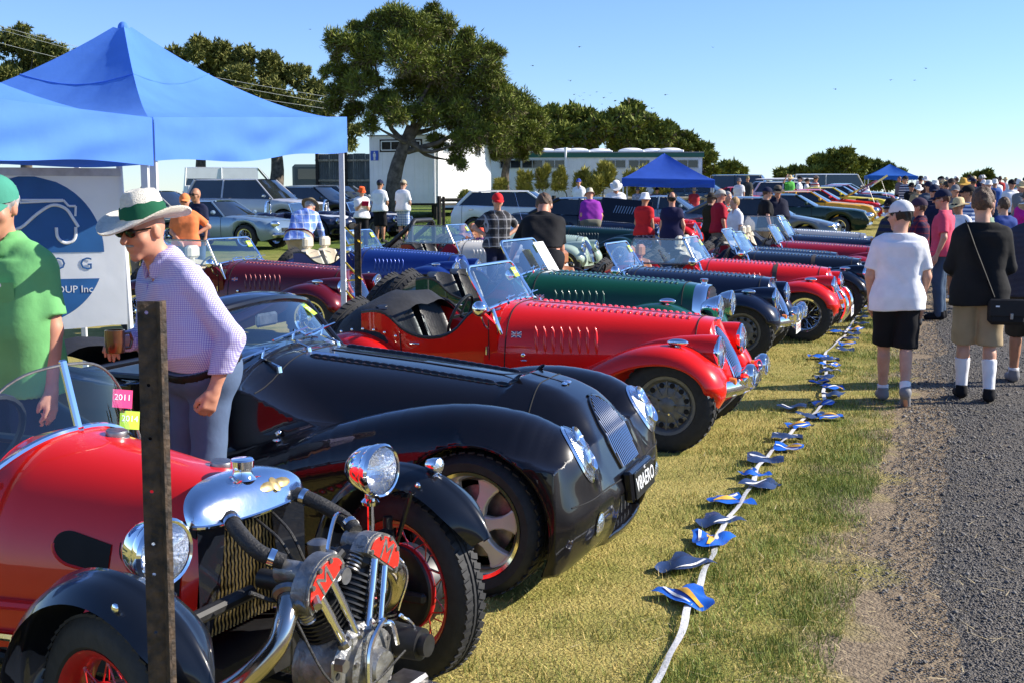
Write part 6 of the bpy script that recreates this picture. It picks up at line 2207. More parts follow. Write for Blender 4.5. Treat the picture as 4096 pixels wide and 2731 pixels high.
  poly = [(-hw_, -.032), (hw_, -.032)] + [(hw_ * math.cos(a), -.012 + hh * math.sin(a)) for a in np.linspace(.0, PI, 15)]
  rk = ob('rocker_cover', MB().prism(poly, .05, h0=-.06).prism([(p[0] * .98, p[1] * .98) for p in poly], .012, h0=-.012), ALUM, en, Mc)
  pl = [(p[0] * .86, p[1] * .80 + .002) for p in poly]
  ob('red_plate', MB().prism(pl, .003, h0=.0005), pm('enamel_red', (.62, .02, .012), rough=.35, coat=.6), rk)
  text_obj('cover_letter', 'M', .092, ALUM, rk, Tm(0, .006, .004) @ Rm(0 if sg > 0 else 0, 'Z'), ext=.001)
  for (bx_, by_) in ((-.078, -.022), (.078, -.022), (-.05, .035), (.05, .035), (0, .05)):
   ob('cover_bolt', cached(('rbolt',), lambda: MB().cyl((0, 0, -.02), (0, 0, .008), .0085, n=6).mesh('cover_bolt')), STEEL, rk, Tm(bx_ * 1.02, by_, 0))
  ob('rocker_box', MB().cyl((-.10, .0, -.03), (.10, 0, -.03), .022, n=12).cyl((0, .02, -.15), (0, .02, -.02), .036, n=14), ALUM, rk)
  for s2 in (-1, 1):
   p0 = cc + tang * (.032 * s2) - ax * .03 + Vector((-.012, 0, 0))
   p1 = Vector((E.x + .085, sg * .055 + .034 * s2, .425))
   pr = ob('pushrod_tube', MB().cyl(tuple(p0), tuple(p0.lerp(p1, .46)), .0145, n=12).cyl(tuple(p0.lerp(p1, .44)), tuple(p1), .0125, n=12), CHROME, en)
   ob('tube_nut', MB().cyl(tuple(p1.lerp(p0, .09)), tuple(p1), .022, n=8), STEEL, pr)
   sv = cc + tang * (.075 * s2) - ax * .075 + Vector((-.05, 0, 0))
   hx = [tuple(sv + ax * (-.012 + .060 * a / (2 * PI * 5)) + tang * .021 * math.cos(a) + Vector((.021 * math.sin(a), 0, 0))) for a in np.linspace(0, 2 * PI * 5, 60)]
   ob('valve_spring', MB().tube(hx, .0045, 5), STEEL, en)
  hp = spline([(-.10, sg * .16 + .02, .775), (-.03, sg * .19, .755), (.06, sg * .21, .71), (.13, sg * .18, .68)], 14)
  ho = ob('coolant_hose', MB().tube([tuple(p) for p in hp], .024, 12), ROPE_, t)
  for k in (2, 11):
   d = hp[k + 1] - hp[k - 1]
   ob('hose_clip', MB().lathe([(.025, -.009), (.0275, -.009), (.0275, .009), (.025, .009)], 18, look(tuple(hp[k]), tuple(d))), CHROME, ho)
 for sg in (-1, 1):
  ep = spline([(.16, sg * .20, .60), (.20, sg * .27, .55), (.19, sg * .32, .47), (.08, sg * .40, .36), (-.15, sg * .47, .25), (-.7, sg * .50, .21), (-1.6, sg * .50, .21)], 40)
  ex = ob('exhaust_pipe', MB().tube([tuple(p) for p in ep], .032, 14), pm('blued_chrome', (.55, .50, .44), rough=.16, metal=1, var=.2, scale=8), t)
  ob('exhaust_flange', MB().lathe([(.033, -.012), (.048, -.012), (.048, .006), (.033, .01)], 16, look(tuple(ep[1]), tuple(ep[2] - ep[0]))), STEEL, ex)
 ob('carburettor', MB().cyl((.12, 0, .53), (.12, 0, .66), .032, n=14).cyl((.12, 0, .60), (.22, 0, .60), .026, n=12).lathe([(.034, 0), (.036, .03), (.02, .04), (0, .042)], 14, Tm(.12, 0, .66)).cyl((.12, .06, .52), (.12, .06, .60), .028, n=14), STEEL, en)
 for i, (pts, r, m_) in enumerate((
   ([(.13, .13, .74), (.17, .02, .775), (.19, -.05, .70), (.20, -.08, .62)], .006, CHROME), ([(.30, .10, .44), (.33, .02, .47), (.32, -.03, .40), (.33, -.05, .28)], .009, CHROME),
   ([(.29, .03, .45), (.33, .07, .45), (.34, .09, .38)], .008, CHROME), ([(-.10, .05, .75), (.0, .02, .70), (.05, .03, .60)], .005, ROPE_), ([(-.10, -.02, .74), (.02, -.05, .69), (.06, -.02, .58)], .005, ROPE_),
   ([(.10, -.30, .62), (.14, -.22, .58), (.16, -.12, .62), (.18, -.08, .66)], .007, ROPE_), ([(.22, -.26, .56), (.30, -.2, .36), (.33, -.05, .30), (.36, .10, .36)], .004, ROPE_),
   ([(.33, .12, .46), (.35, .16, .42), (.33, .20, .36)], .006, CHROME), ([(.19, .20, .66), (.26, .27, .55), (.24, .25, .42)], .005, CHROME))):
  ob('pipe_run', MB().tube([tuple(p) for p in spline(pts, 16)], r, 7), m_, en)
 ob('spark_plug', MB().cyl((.22, -.17, .62), (.25, -.20, .60), .010, n=8).cyl((.25, -.20, .60), (.28, -.225, .585), .013, n=8), STEEL, en)
 ob('chassis_tube', MB().cyl((.1, -.16, .14), (-2.0, -.16, .2), .025, n=10).cyl((.1, .16, .14), (-2.0, .16, .2), .025, n=10).box((-.6, 0, .30), (1.1, .5, .10)), ENG, t)
 ob('starting_plate', MB().box((.33, .05, .12), (.01, .16, .10), b=.003), ALUM, t)
 M = Tm(-2.1, 0, .335) @ Rm(PI / 2, 'X')
 rw = ob('wheel', _cache[('trim3',)], WRED, t, M)
 ob('tyre', _cache[('ttyre3',)], RUBBER, rw)
 return t
build_three()
# OTHER CARS (local frame: x forward, nose at 0)
CARGLASS = pm('car_glass', (.014, .018, .022), rough=.03, spec=.7, coat=.6, var=.5, scale=1.2)
RUBTRIM = pm('black_trim', (.015, .015, .016), rough=.6)
DULLCH = pm('bright_trim', (.62, .63, .65), rough=.18, metal=1)
KINDS = {
 'suv': dict(top=[(0, .82), (-.10, 1.00), (-.6, 1.09), (-1.25, 1.14), (-1.9, 1.16), (-3.6, 1.18), (-4.78, 1.16), (-4.85, .9)], wid=[(0, .74), (-.15, .86), (-.7, .93), (-4.4, .93), (-4.85, .84)],
    g=(-1.25, -2.0, -4.35, -4.75), roof=1.82, wt=.66, wh=(-.92, -3.75), R=.38, z0=.38, lamp=(.62, .88, .17, .10), grille=(.42, .86, .22)),
 'sedan': dict(top=[(0, .60), (-.10, .70), (-.5, .80), (-1.15, .92), (-2.0, .94), (-3.5, .98), (-4.4, 1.0), (-4.58, .95), (-4.62, .7)], wid=[(0, .62), (-.2, .78), (-.7, .88), (-4.0, .89), (-4.62, .74)],
    g=(-1.20, -2.0, -3.2, -4.05), roof=1.43, wt=.58, wh=(-.82, -3.60), R=.325, z0=.24, lamp=(.60, .66, .19, .065), grille=(.20, .62, .08)),
 'muscle': dict(top=[(0, .62), (-.05, .80), (-.4, .88), (-1.5, .97), (-2.2, .97), (-3.6, .99), (-4.6, .98), (-4.75, .90), (-4.8, .65)], wid=[(0, .84), (-.2, .90), (-.7, .93), (-4.3, .92), (-4.8, .84)],
    g=(-1.60, -2.25, -3.15, -4.05), roof=1.37, wt=.60, wh=(-.90, -3.72), R=.335, z0=.25, lamp=(.66, .68, .10, .10), grille=(.50, .68, .10)),
 'gt': dict(top=[(0, .56), (-.08, .70), (-.35, .80), (-.9, .86), (-1.5, .90), (-2.2, .91), (-3.4, .93), (-4.3, .82), (-4.55, .62)], wid=[(0, .52), (-.2, .74), (-.6, .82), (-3.8, .84), (-4.55, .62)],
   g=(-1.52, -2.15, -2.85, -3.95), roof=1.33, wt=.52, wh=(-.88, -3.40), R=.335, z0=.24, lamp=(.60, .70, .09, .09), grille=(.36, .54, .10)),
 'hatch': dict(top=[(0, .62), (-.1, .74), (-.6, .88), (-1.0, .98), (-2.0, 1.0), (-3.5, 1.04), (-4.0, 1.04), (-4.12, .8)], wid=[(0, .62), (-.2, .78), (-.7, .86), (-3.7, .86), (-4.12, .76)],
    g=(-.95, -1.75, -3.5, -4.0), roof=1.50, wt=.60, wh=(-.80, -3.35), R=.32, z0=.25, lamp=(.58, .72, .17, .08), grille=(.22, .60, .07)),
 'wagon': dict(top=[(0, .62), (-.1, .76), (-.6, .88), (-1.15, .96), (-2.0, .97), (-3.8, 1.0), (-4.6, 1.0), (-4.7, .8)], wid=[(0, .66), (-.2, .80), (-.7, .88), (-4.3, .88), (-4.7, .80)],
    g=(-1.15, -1.95, -4.25, -4.62), roof=1.49, wt=.62, wh=(-.85, -3.65), R=.325, z0=.25, lamp=(.60, .70, .17, .08), grille=(.26, .66, .08)),
 'boxy': dict(top=[(0, .80), (-.05, 1.02), (-.6, 1.08), (-1.3, 1.12), (-2.0, 1.13), (-4.4, 1.15), (-4.5, .9)], wid=[(0, .80), (-.15, .88), (-.6, .91), (-4.2, .91), (-4.5, .86)],
    g=(-1.35, -1.80, -4.2, -4.45), roof=1.82, wt=.70, wh=(-.85, -3.45), R=.37, z0=.36, lamp=(.62, .88, .12, .12), grille=(.44, .88, .11)),
 'van': dict(top=[(0, .70), (-.08, .95), (-.35, 1.14), (-.9, 1.26), (-2, 1.28), (-5.2, 1.28), (-5.3, .9)], wid=[(0, .78), (-.2, .90), (-.7, .94), (-5.0, .94), (-5.3, .90)],
    g=(-.40, -1.35, -5.1, -5.28), roof=2.26, wt=.80, cant=.62, wh=(-.95, -4.15), R=.34, z0=.28, lamp=(.66, .82, .13, .11), grille=(.34, .80, .08)),
 'oldvan': dict(top=[(0, .85), (-.06, 1.05), (-.3, 1.15), (-.9, 1.18), (-4.2, 1.18), (-4.4, .9)], wid=[(0, .72), (-.2, .80), (-.7, .85), (-4.1, .85), (-4.4, .78)],
    g=(-.30, -.75, -4.0, -4.32), roof=1.92, wt=.70, wh=(-.85, -3.25), R=.33, z0=.30, lamp=(.56, .80, .09, .09), grille=(.30, .70, .03)),
 'mgb': dict(top=[(0, .55), (-.1, .70), (-.5, .78), (-1.4, .84), (-2.2, .83), (-3.0, .85), (-3.7, .80), (-3.88, .6)], wid=[(0, .60), (-.2, .70), (-.6, .76), (-3.4, .76), (-3.88, .64)],
    g=(-1.45, -1.95, -2.35, -3.2), roof=1.25, wt=.50, wh=(-.72, -3.03), R=.30, z0=.20, lamp=(.52, .64, .085, .085), grille=(.34, .58, .07)),
}
def car_section(K, x):
 zt = float(np.interp(x, [p[0] for p in K['top'][::-1]], [p[1] for p in K['top'][::-1]]))
 w = float(np.interp(x, [p[0] for p in K['wid'][::-1]], [p[1] for p in K['wid'][::-1]]))
 z0 = K['z0'] + .10 * max(0, 1 + x / .35) + .12 * max(0, (-x - (-K['top'][-1][0] - .4)) / .4)
 for xc in K['wh']:
  r = K['R'] * 1.16
  if abs(x - xc) < r:
   z0 = max(z0, K['R'] + math.sqrt(max(0, r * r - (x - xc) ** 2)))
 zt = max(zt, z0 + .12)
 zm = z0 + (zt - z0) * .55
 h = [(w * .93, z0), (w * .985, z0 + (zm - z0) * .4), (w, zm), (w * .985, zm + (zt - zm) * .55), (w * .95, zt - .035), (w * .88, zt - .008), (w * .6, zt + .012), (w * .3, zt + .020), (0, zt + .022)]
 return [(x, -y, z) for (y, z) in h] + [(x, y, z) for (y, z) in h[-2::-1]]
def car_body_mesh(kind):
 K = KINDS[kind]
 L = K['top'][-1][0]
 xs = set(np.linspace(0, L, 34))
 for xc in K['wh']:
  r = K['R'] * 1.16
  for a in np.linspace(0, PI, 13):
   xs.add(xc + r * math.cos(a) * .9999)
 xs = sorted([x for x in xs if L <= x <= 0], reverse=True)
 rows = [car_section(K, x) for x in xs]
 b = MB().grid(rows)
 for r in (rows[0], rows[-1]):
  k = len(b.v)
  b.v.extend(r)
  b.f.append(tuple(range(k, k + len(r))))
 return b.mesh('body', sharp=38)
def modern(label, kind, x, y, col, th=CAR_TH, flake=.12, name='parked_car', cat='car', group='cars parked on the field', plate=None, trimcol=None, hoodup=None, stripe=None, lod=1, whkind='five', stickers=False,
  roofcol=None, rack=False, blackhood=False):
 K = KINDS[kind]
 L = K['top'][-1][0]
 t = thing(name, label, cat, (x, y, tz(x, y)), -th, group)
 t.rotation_euler = (0, 0, -th)
 pt = paint('m_' + label[:12] + str(len(_mats)), col, flake)
 body = ob('body', cached(('cbody', kind), lambda: car_body_mesh(kind)), pt, t)
 wf, rf, rr, rb = K['g']
 R_, wt = K['roof'], K['wt']
 zb = lambda x: float(np.interp(x, [p[0] for p in K['top'][::-1]], [p[1] for p in K['top'][::-1]])) + .004
 wb = lambda x: float(np.interp(x, [p[0] for p in K['wid'][::-1]], [p[1] for p in K['wid'][::-1]])) * .90
 def screen(x0, x1, z0, z1, w0, w1, bow):
  return MB().grid([[(x0 + (x1 - x0) * q + bow * (1 - u * u), u * (w0 + (w1 - w0) * q), z0 + (z1 - z0) * q) for u in np.linspace(-1, 1, 9)] for q in np.linspace(0, 1, 5)])
 ob('windscreen', cached(('cws', kind), lambda: screen(wf - .02, rf, zb(wf), R_ - .05, wb(wf), wt, .10).mesh('windscreen')), CARGLASS, t)
 ob('rear_window', cached(('crw', kind), lambda: screen(rb + .02, rr, zb(rb), R_ - .06, wb(rb) * .95, wt, -.06).mesh('rear_window')), CARGLASS, t)
 cant = K.get('cant', .075)
 xm = (rf + rr) / 2 - .05
 for sg in (-1, 1):
  def sw(xa0, xa1, xb0, xb1, sg=sg):
   return MB().grid([[(xa0, sg * wb(xa0), zb(xa0) - .01), (xb0, sg * wb(xb0), zb(xb0) - .01)], [(xa1, sg * (wt + .015) , R_ - cant), (xb1, sg * (wt + .015), R_ - cant)]])
  ob('side_window', cached(('csw', kind, sg), lambda: sw(wf - .10, rf - .04, xm + .03, xm + .03).mesh('side_window')), CARGLASS, t)
  ob('side_window', cached(('csw2', kind, sg), lambda: sw(xm - .03, xm - .03, rb + .15, rr + .06).mesh('side_window')), CARGLASS, t)
  for nm, p0, p1, r in (('a_pillar', (wf - .05, wb(wf), zb(wf) - .02), (rf + .0, wt + .01, R_ - .045), .026), ('b_pillar', (xm, wb(xm) * 1.005, zb(xm) - .02), (xm, wt + .018, R_ - .05), .030),
       ('c_pillar', (rb + .08, wb(rb), zb(rb) - .02), (rr + .0, wt + .01, R_ - .05), .05)):
   ob('pillar', cached((nm, kind, sg), lambda p0=p0, p1=p1, r=r, sg=sg: MB().cyl((p0[0], sg * p0[1], p0[2]), (p1[0], sg * p1[1], p1[2]), r, n=8).mesh('pillar')), pt, t)
  if lod:
   ob('door_mirror', cached(('cmir', kind, sg), lambda: MB().box((wf - .28, sg * (wb(wf) / .9 + .10), zb(wf) + .09), (.10, .16, .11), b=.035).mesh('door_mirror')), trimcol or pt, t)
   for xx in (wf - .12, xm, rb + .25):
    if abs(xx - K['wh'][1]) > .2:
     ob('door_seam', cached(('cds', kind, sg, xx), lambda: MB().tube([tuple(np.array(p) + [0, sg * .002, 0]) for p in ([q for q in car_section(K, xx) if q[1] * sg > 0 and abs(q[1]) > .55])], .006, 4).mesh('door_seam')), DARK, body)
   for xx in (xm + .12, rb + .55):
    ob('door_handle', cached(('chd', kind, sg, xx), lambda: MB().box((xx, sg * (wb(xx) / .9 + .004), zb(xx) - .14), (.16, .03, .035), b=.01).mesh('door_handle')), trimcol or DULLCH, body)
  lx, lz, la, lb = K['lamp']
  xf = -.16 if kind in ('suv', 'sedan', 'hatch', 'wagon') else -.045
  hl = ob('headlamp', cached(('chl', kind, sg), lambda: MB().ell((xf, sg * lx, lz), (.14, la, lb), 16, 10).mesh('headlamp')), REFLECTOR, t)
  ob('tail_lamp', cached(('ctl', kind, sg), lambda: MB().box((L + .03, sg * lx * 1.05, lz + .08), (.08, .18, .14), b=.02).mesh('tail_lamp')), REDLENS, t)
  for xc in K['wh']:
   wheel(t, whkind, (xc, sg * (wb(xc) / .9 - .105), K['R']), R=K['R'], rim=K['R'] * .66, w=.20, out=sg, detail=False)
 if cant > .1:
  for sg in (-1, 1):
   ob('roof_side', cached(('crs', kind, sg), lambda sg=sg: MB().grid([[(rf - .02, sg * (wt + .02), z_), (rr, sg * (wt + .02), z_)] for z_ in (R_ - cant - .01, R_ - .05)]).mesh('roof_side')), pt, t)
 roof = MB().grid([[(rf + .02 + (rr - .04 - rf) * q, u * (wt + .025), R_ - .055 + .055 * (1 - abs(u) ** 3) * (1 - .25 * abs(2 * q - 1) ** 3)) for u in np.linspace(-1, 1, 11)] for q in np.linspace(0, 1, 9)])
 ob('roof', cached(('crf', kind), lambda: roof.mesh('roof')), paint('roof_' + label[:8], roofcol) if roofcol else pt, t)
 gx, gz, gh = K['grille']
 ob('grille', cached(('cgr', kind), lambda: MB().box((-.015, 0, gz), (.07, gx * 2, gh), b=.02).mesh('grille')), RUBTRIM, t)
 if lod:
  for k in range(4):
   ob('grille_bar', cached(('cgb', kind, k), lambda: MB().box((.024, 0, gz - gh * .36 + gh * .24 * k), (.012, gx * 1.94, gh * .07)).mesh('grille_bar')), DULLCH, t)
 ob('bumper', cached(('cbp', kind), lambda: MB().box((-.02, 0, K['z0'] + .16), (.16, K['wid'][1][1] * 1.9, .13), b=.05).mesh('bumper')), (DULLCH if kind in ('muscle', 'gt', 'mgb', 'boxy') else pt), t)
 ob('underbody', cached(('cub', kind), lambda: MB().box((L / 2, 0, .42), (-L - .3, K['wid'][2][1] * 1.45, .34)).mesh('underbody')), DARK, t)
 if plate:
  number_plate(t, plate, Tm(.08, 0, K['z0'] + .17) @ Rm(PI / 2, 'Z') @ Rm(PI / 2, 'X'), PL_WHITE, BLACKPR, .38, .12)
 if lod:
  for y_ in (-.2, .25):
   ob('wiper', cached(('cwp', kind, y_), lambda: MB().cyl((wf + .06, y_ - .15, zb(wf) + .012), (wf - .02, y_ + .3, zb(wf) + .05), .008, n=5).mesh('wiper')), RUBTRIM, t)
 if stickers:
  st = ob('windscreen_sticker', cached(('cst', kind), lambda: MB().box((0, 0, 0), (.12, .10, .004)).mesh('windscreen_sticker')), STICKER_LIME, t,
    look((rf + .03 + .10, -wt * .62, R_ - .13), (.5, -.05, .85)))
 if hoodup:
  hu = ob('raised_bonnet', MB().grid([[(wf + .05 + s_ * math.cos(hoodup), u * .80, zb(wf) + .03 + s_ * math.sin(hoodup) + .02 * (1 - u * u)) for u in np.linspace(-1, 1, 7)] for s_ in np.linspace(0, 1.45, 5)])
    .grid([[(wf + .05 + s_ * math.cos(hoodup) + .02, u * .80, zb(wf) + .0 + s_ * math.sin(hoodup)) for u in np.linspace(-1, 1, 7)] for s_ in np.linspace(0, 1.45, 5)]), pt, t)
  ob('engine_bay', MB().box((-.75, 0, .86), (1.1, 1.3, .14), b=.03).box((-.75, 0, .95), (.5, .6, .12), b=.04), RUBTRIM, t)
  ob('bonnet_prop', MB().cyl((-.3, -.7, .85), (-.55, -.7, zb(wf) + .03 + 1.0 * math.sin(hoodup)), .008, n=5), STEEL, t)
 if stripe:
  for s_ in (-1, 1):
   ob('bonnet_stripe', cached(('cstripe', kind, s_), lambda: MB().grid([[(x_, s_ * .22 + u * .10, zb(x_) + .024 + .004) for u in (-1, 0, 1)] for x_ in np.linspace(-.12, wf + .02, 12)]).mesh('bonnet_stripe')), pm('stripe_' + label[:6], stripe, rough=.3, coat=.6), t)
 if blackhood:
  ob('bonnet_blackout', cached(('cbo', kind), lambda: MB().grid([[(x_, u * .55, zb(x_) + .024 + .004 - .006 * u * u) for u in np.linspace(-1, 1, 7)] for x_ in np.linspace(-.15, wf + .02, 12)]).mesh('bonnet_blackout')), pm('satin_black', (.01, .01, .011), rough=.4), t)
 if rack:
  ob('roof_board', MB().ell(((rf + rr) / 2, 0, R_ + .12), (1.5, .32, .06), 24, 8), WHITE, t)
  for xx in (rf - .3, rr + .3):
   ob('roof_bar', MB().box((xx, 0, R_ + .03), (.04, wt * 2, .05)), RUBTRIM, t)
 return t
def open_racer(label, x, y, col, stripe, plate, hoop=True):
 """Low rounded open racer with twin stripes."""
 t = thing('open_sports_car', label, 'sports car', (x, y, tz(x, y)), -CAR_TH, 'striped open racers')
 pt = paint('racer' + str(len(_mats)), col)
 def f(P):
  x_, y_, z_ = P[:, 0], np.abs(P[:, 1]), P[:, 2]
  Q = np.stack([x_, y_, z_], 1)
  d = s_cone(Q, (-.25, .0, .50), (-3.3, .0, .55), .26, .30)
  d = smin(d, s_cone(Q, (-.25, .35, .50), (-3.4, .35, .52), .22, .30), .12)
  d = smin(d, s_cone(Q, (-.45, .58, .50), (-.95, .62, .56), .20, .26), .12)
  d = smin(d, s_cone(Q, (-2.6, .64, .56), (-3.45, .60, .54), .29, .22), .12)
  d = smin(d, np.maximum(np.maximum(np.abs(x_ + 1.9) - 1.5, y_ - .74), np.abs(z_ - .42) - .22), .10)
  d = -smin(-d, s_ell(P, (.06, 0, .45), (.16, .34, .11)), .02)
  for xc in (-.78, -3.05):
   d = -smin(-d, np.maximum(np.sqrt((x_ - xc) ** 2 + (z_ - .32) ** 2) - .36, .48 - y_), .02)
  d = -smin(-d, np.maximum(np.maximum(np.abs(x_ + 2.25) - .42, y_ - .55), .5 - z_), .03)
  return np.maximum(d, .18 - z_)
 ob('body', cached(('racer',), lambda: s_net('body', f, (-3.9, -.95, .1), (.1, .95, 1.0), .035, normals=True)), pt, t)
 def stripes(s_):
  P = []
  for x_ in np.linspace(-.12, -1.75, 18):
   row = []
   for u in (-1, 0, 1):
    y_ = s_ * .17 + u * .11
    zz = np.linspace(1.0, .4, 90)
    k = int(np.argmax(f(np.stack([zz * 0 + x_, zz * 0 + y_, zz], 1)) < 0))
    row.append((x_, y_, zz[k] + .012))
   P.append(row)
  return MB().grid(P).mesh('bonnet_stripe')
 for s_ in (-1, 1):
  ob('bonnet_stripe', cached(('rstripe', s_), lambda: stripes(s_)), stripe, t)
  lamp(t, Tm(-.20, s_ * .60, .60) @ Rm(PI / 2, 'Y'), .085)
  for xc in (-.78, -3.05):
   wheel(t, 'alloy', (xc, s_ * .68, .32), R=.325, rim=.2, w=.22, out=s_, detail=False)
 ob('intake', MB().ell((.0, 0, .45), (.02, .30, .10), 16, 8), DARK, t)
 fr = ob('windscreen_frame', MB().tube([(-1.72, -.58, .80), (-1.88, -.52, 1.10), (-1.84, 0, 1.14), (-1.88, .52, 1.10), (-1.72, .58, .80)], .014, 7).tube([(-1.72, -.58, .80), (-1.66, 0, .84), (-1.72, .58, .80)], .014, 7), CHROME, t)
 ob('windscreen_glass', MB().grid([[(-1.72, -.58, .80), (-1.66, 0, .84), (-1.72, .58, .80)], [(-1.88, -.52, 1.10), (-1.84, 0, 1.14), (-1.88, .52, 1.10)]]), GLASS, fr)
 if hoop:
  ob('roll_hoop', MB().tube([(-2.75, -.42, .8), (-2.75, -.42, 1.05), (-2.75, -.35, 1.17), (-2.75, -.22, 1.17), (-2.75, -.15, 1.05), (-2.75, -.15, .8)], .028, 8), CHROME, t)
 number_plate(t, plate, Tm(.06, 0, .28) @ Rm(PI / 2, 'Z') @ Rm(PI / 2, 'X'), PL_WHITE, BLACKPR)
 ob('underbody', MB().box((-1.9, 0, .35), (3.4, 1.0, .25)), DARK, t)
WSTR = pm('racing_white', (.75, .75, .74), rough=.3, coat=.7)
modern('silver-blue classic grand tourer with a wide chrome grille', 'gt', -6.0, 32.4, (.22, .31, .40), flake=.5, plate='V 069', th=rad(24), whkind='wire', name='grand_tourer')
modern('silver four-wheel drive with dark windows and chrome mirrors', 'suv', -6.4, 40.2, (.50, .50, .53), flake=.15, th=rad(18), trimcol=DULLCH)
modern('black station wagon behind the silver four-wheel drive', 'wagon', -5.3, 44.5, (.008, .011, .02), th=rad(24))
modern('silver-blue wagon beside the tent leg', 'wagon', -4.9, 47.5, (.40, .44, .47), flake=.4, th=rad(24))
modern('pale beige sedan glimpsed behind the tent pole', 'sedan', -9.8, 40.0, (.55, .52, .45), th=rad(20))
modern('white minibus with a row of windows under the cypresses', 'van', -12.5, 66.0, (.78, .79, .79), flake=0, th=rad(-14), name='minibus', cat='minibus')
open_racer('navy open racer with white stripes behind the man in blue plaid', -4.75, 36.0, (.006, .009, .030), WSTR, 'RH-37')
open_racer('navy striped open racer in front of the men in white shirts', -3.2, 37.4, (.007, .010, .034), WSTR, 'TSC-729')
modern('dark navy sedan behind the man in the red cap', 'sedan', 4.5, 31.8, (.006, .010, .020), th=rad(14), stickers=True)
modern('white hatchback showing its tail behind the dark sedan', 'hatch', 2.3, 37.0, (.72, .74, .75), flake=0, th=rad(12))
modern('blue-grey coupe at the middle of the field behind the women', 'gt', 7.2, 37.5, (.22, .28, .33), flake=.4, th=rad(18))
modern('metallic grey sedan nose out behind the silver roadster', 'sedan', 8.75, 32.2, (.13, .16, .19), flake=.5, th=rad(20))
MUS = [('dark green muscle coupe with yellow lower sides', (.010, .030, .018), {}), ('orange-yellow muscle coupe with twin bonnet bumps', (.75, .36, .012), dict(stickers=True)),
 ('bright red muscle sedan with its bonnet raised', (.66, .018, .012), dict(hoodup=rad(28), stickers=True)), ('lemon yellow muscle coupe with a black bonnet panel', (.76, .60, .015), dict(stickers=True, blackhood=True)),
 ('dark blue muscle coupe with its bonnet raised', (.012, .035, .11), dict(hoodup=rad(34), stickers=True)), ('dusky pink old sedan beyond the raised blue bonnet', (.36, .10, .13), {})]
MPOS = [(11.25, 37.8), (12.85, 42.4), (14.05, 45.6), (15.7, 50.2), (17.0, 53.6), (18.2, 57.0)]
for (lb, c, kw), (x_, y_) in zip(MUS, MPOS):
 modern(lb, 'muscle', x_, y_, c, th=rad(19), flake=0, group='muscle cars in a row', name='muscle_car', **kw)
ob_g = [o for o in COL.objects if o.get('label', '').startswith('dark green muscle')][0]
for sg in (-1, 1):
 ob('lower_flank', MB().grid([[(x_, sg * (float(np.interp(-x_, [.2, .7, 4.3], [.90, .93, .92])) + .004), z_) for x_ in np.linspace(-1.4, -3.2, 8)] for z_ in (.30, .42, .52)]), pm('flank_yellow', (.62, .40, .02), rough=.3, coat=.5), ob_g)
modern('white wagon carrying a long white board on its roof', 'wagon', 16.2, 57.5, (.70, .70, .69), flake=0, rack=True)
modern('cream old van on the skyline beyond the muscle cars', 'oldvan', 19.5, 66.0, (.62, .60, .55), flake=0, th=rad(5), name='old_van', cat='van')
modern('pale blue old sedan far behind the crowd', 'muscle', 19.3, 60.5, (.30, .45, .55), flake=0, th=rad(12))
modern('black square four-wheel drive on the rise at the back', 'boxy', 14.4, 61.0, (.008, .012, .014), th=rad(16), flake=0)
modern('little red sports coupe on the rise at the back', 'mgb', 12.6, 57.0, (.55, .015, .015), th=rad(16), flake=0)
modern('silver hatchback right of the black four-wheel drive', 'hatch', 15.4, 58.5, (.42, .44, .45), flake=.4, th=rad(16))
modern('dark blue sedan just clear of the long hut corner', 'sedan', 11.6, 60.5, (.02, .04, .08), th=rad(24), flake=.3)
modern('steel blue hatchback half hidden by the long hut corner', 'hatch', 10.9, 56.5, (.04, .08, .14), th=rad(24), flake=.3)
modern('tan topped old wagon deep in the crowd at the right', 'wagon', 34.0, 74.0, (.40, .28, .14), flake=0, th=rad(20))
tk = thing('tanker_lorry', 'white tanker lorry partly hidden beyond the car park', 'lorry', (-11.6, 70, tz(0, 70)), rad(0))
ob('cab', MB().box((0, 0, 1.55), (1.9, 2.2, 1.9), b=.15), pm('cab_dark', (.05, .07, .07), rough=.4), tk)
ob('cab_window', MB().box((0, -1.11, 1.95), (1.2, .02, .6), b=.005), CARGLASS, tk)
ob('tank', MB().lathe([(0, -2.0), (.9, -1.95), (1.05, -1.7), (1.05, 1.7), (.9, 1.95), (0, 2.0)], 24, Tm(3.2, 0, 1.75) @ Rm(PI / 2, 'Y')), pm('tank_white', (.7, .7, .68), rough=.4), tk)
ob('tank_band', MB().box((3.2, -1.06, 1.75), (2.2, .03, .45)), PL_WHITE, tk)
text_obj('tank_lettering', 'HUN', .42, PR_BLUE, tk, Tm(2.6, -1.08, 1.75) @ Rm(PI / 2, 'X'))
ob('chassis', MB().box((2, 0, .75), (6.2, .9, .2)), RUBTRIM, tk)
for x_ in (0, 2.3, 4.3):
 for sg in (-1, 1):
  wheel(tk, 'steel', (x_, sg * .95, .48), R=.48, rim=.28, w=.28, out=sg, detail=False)
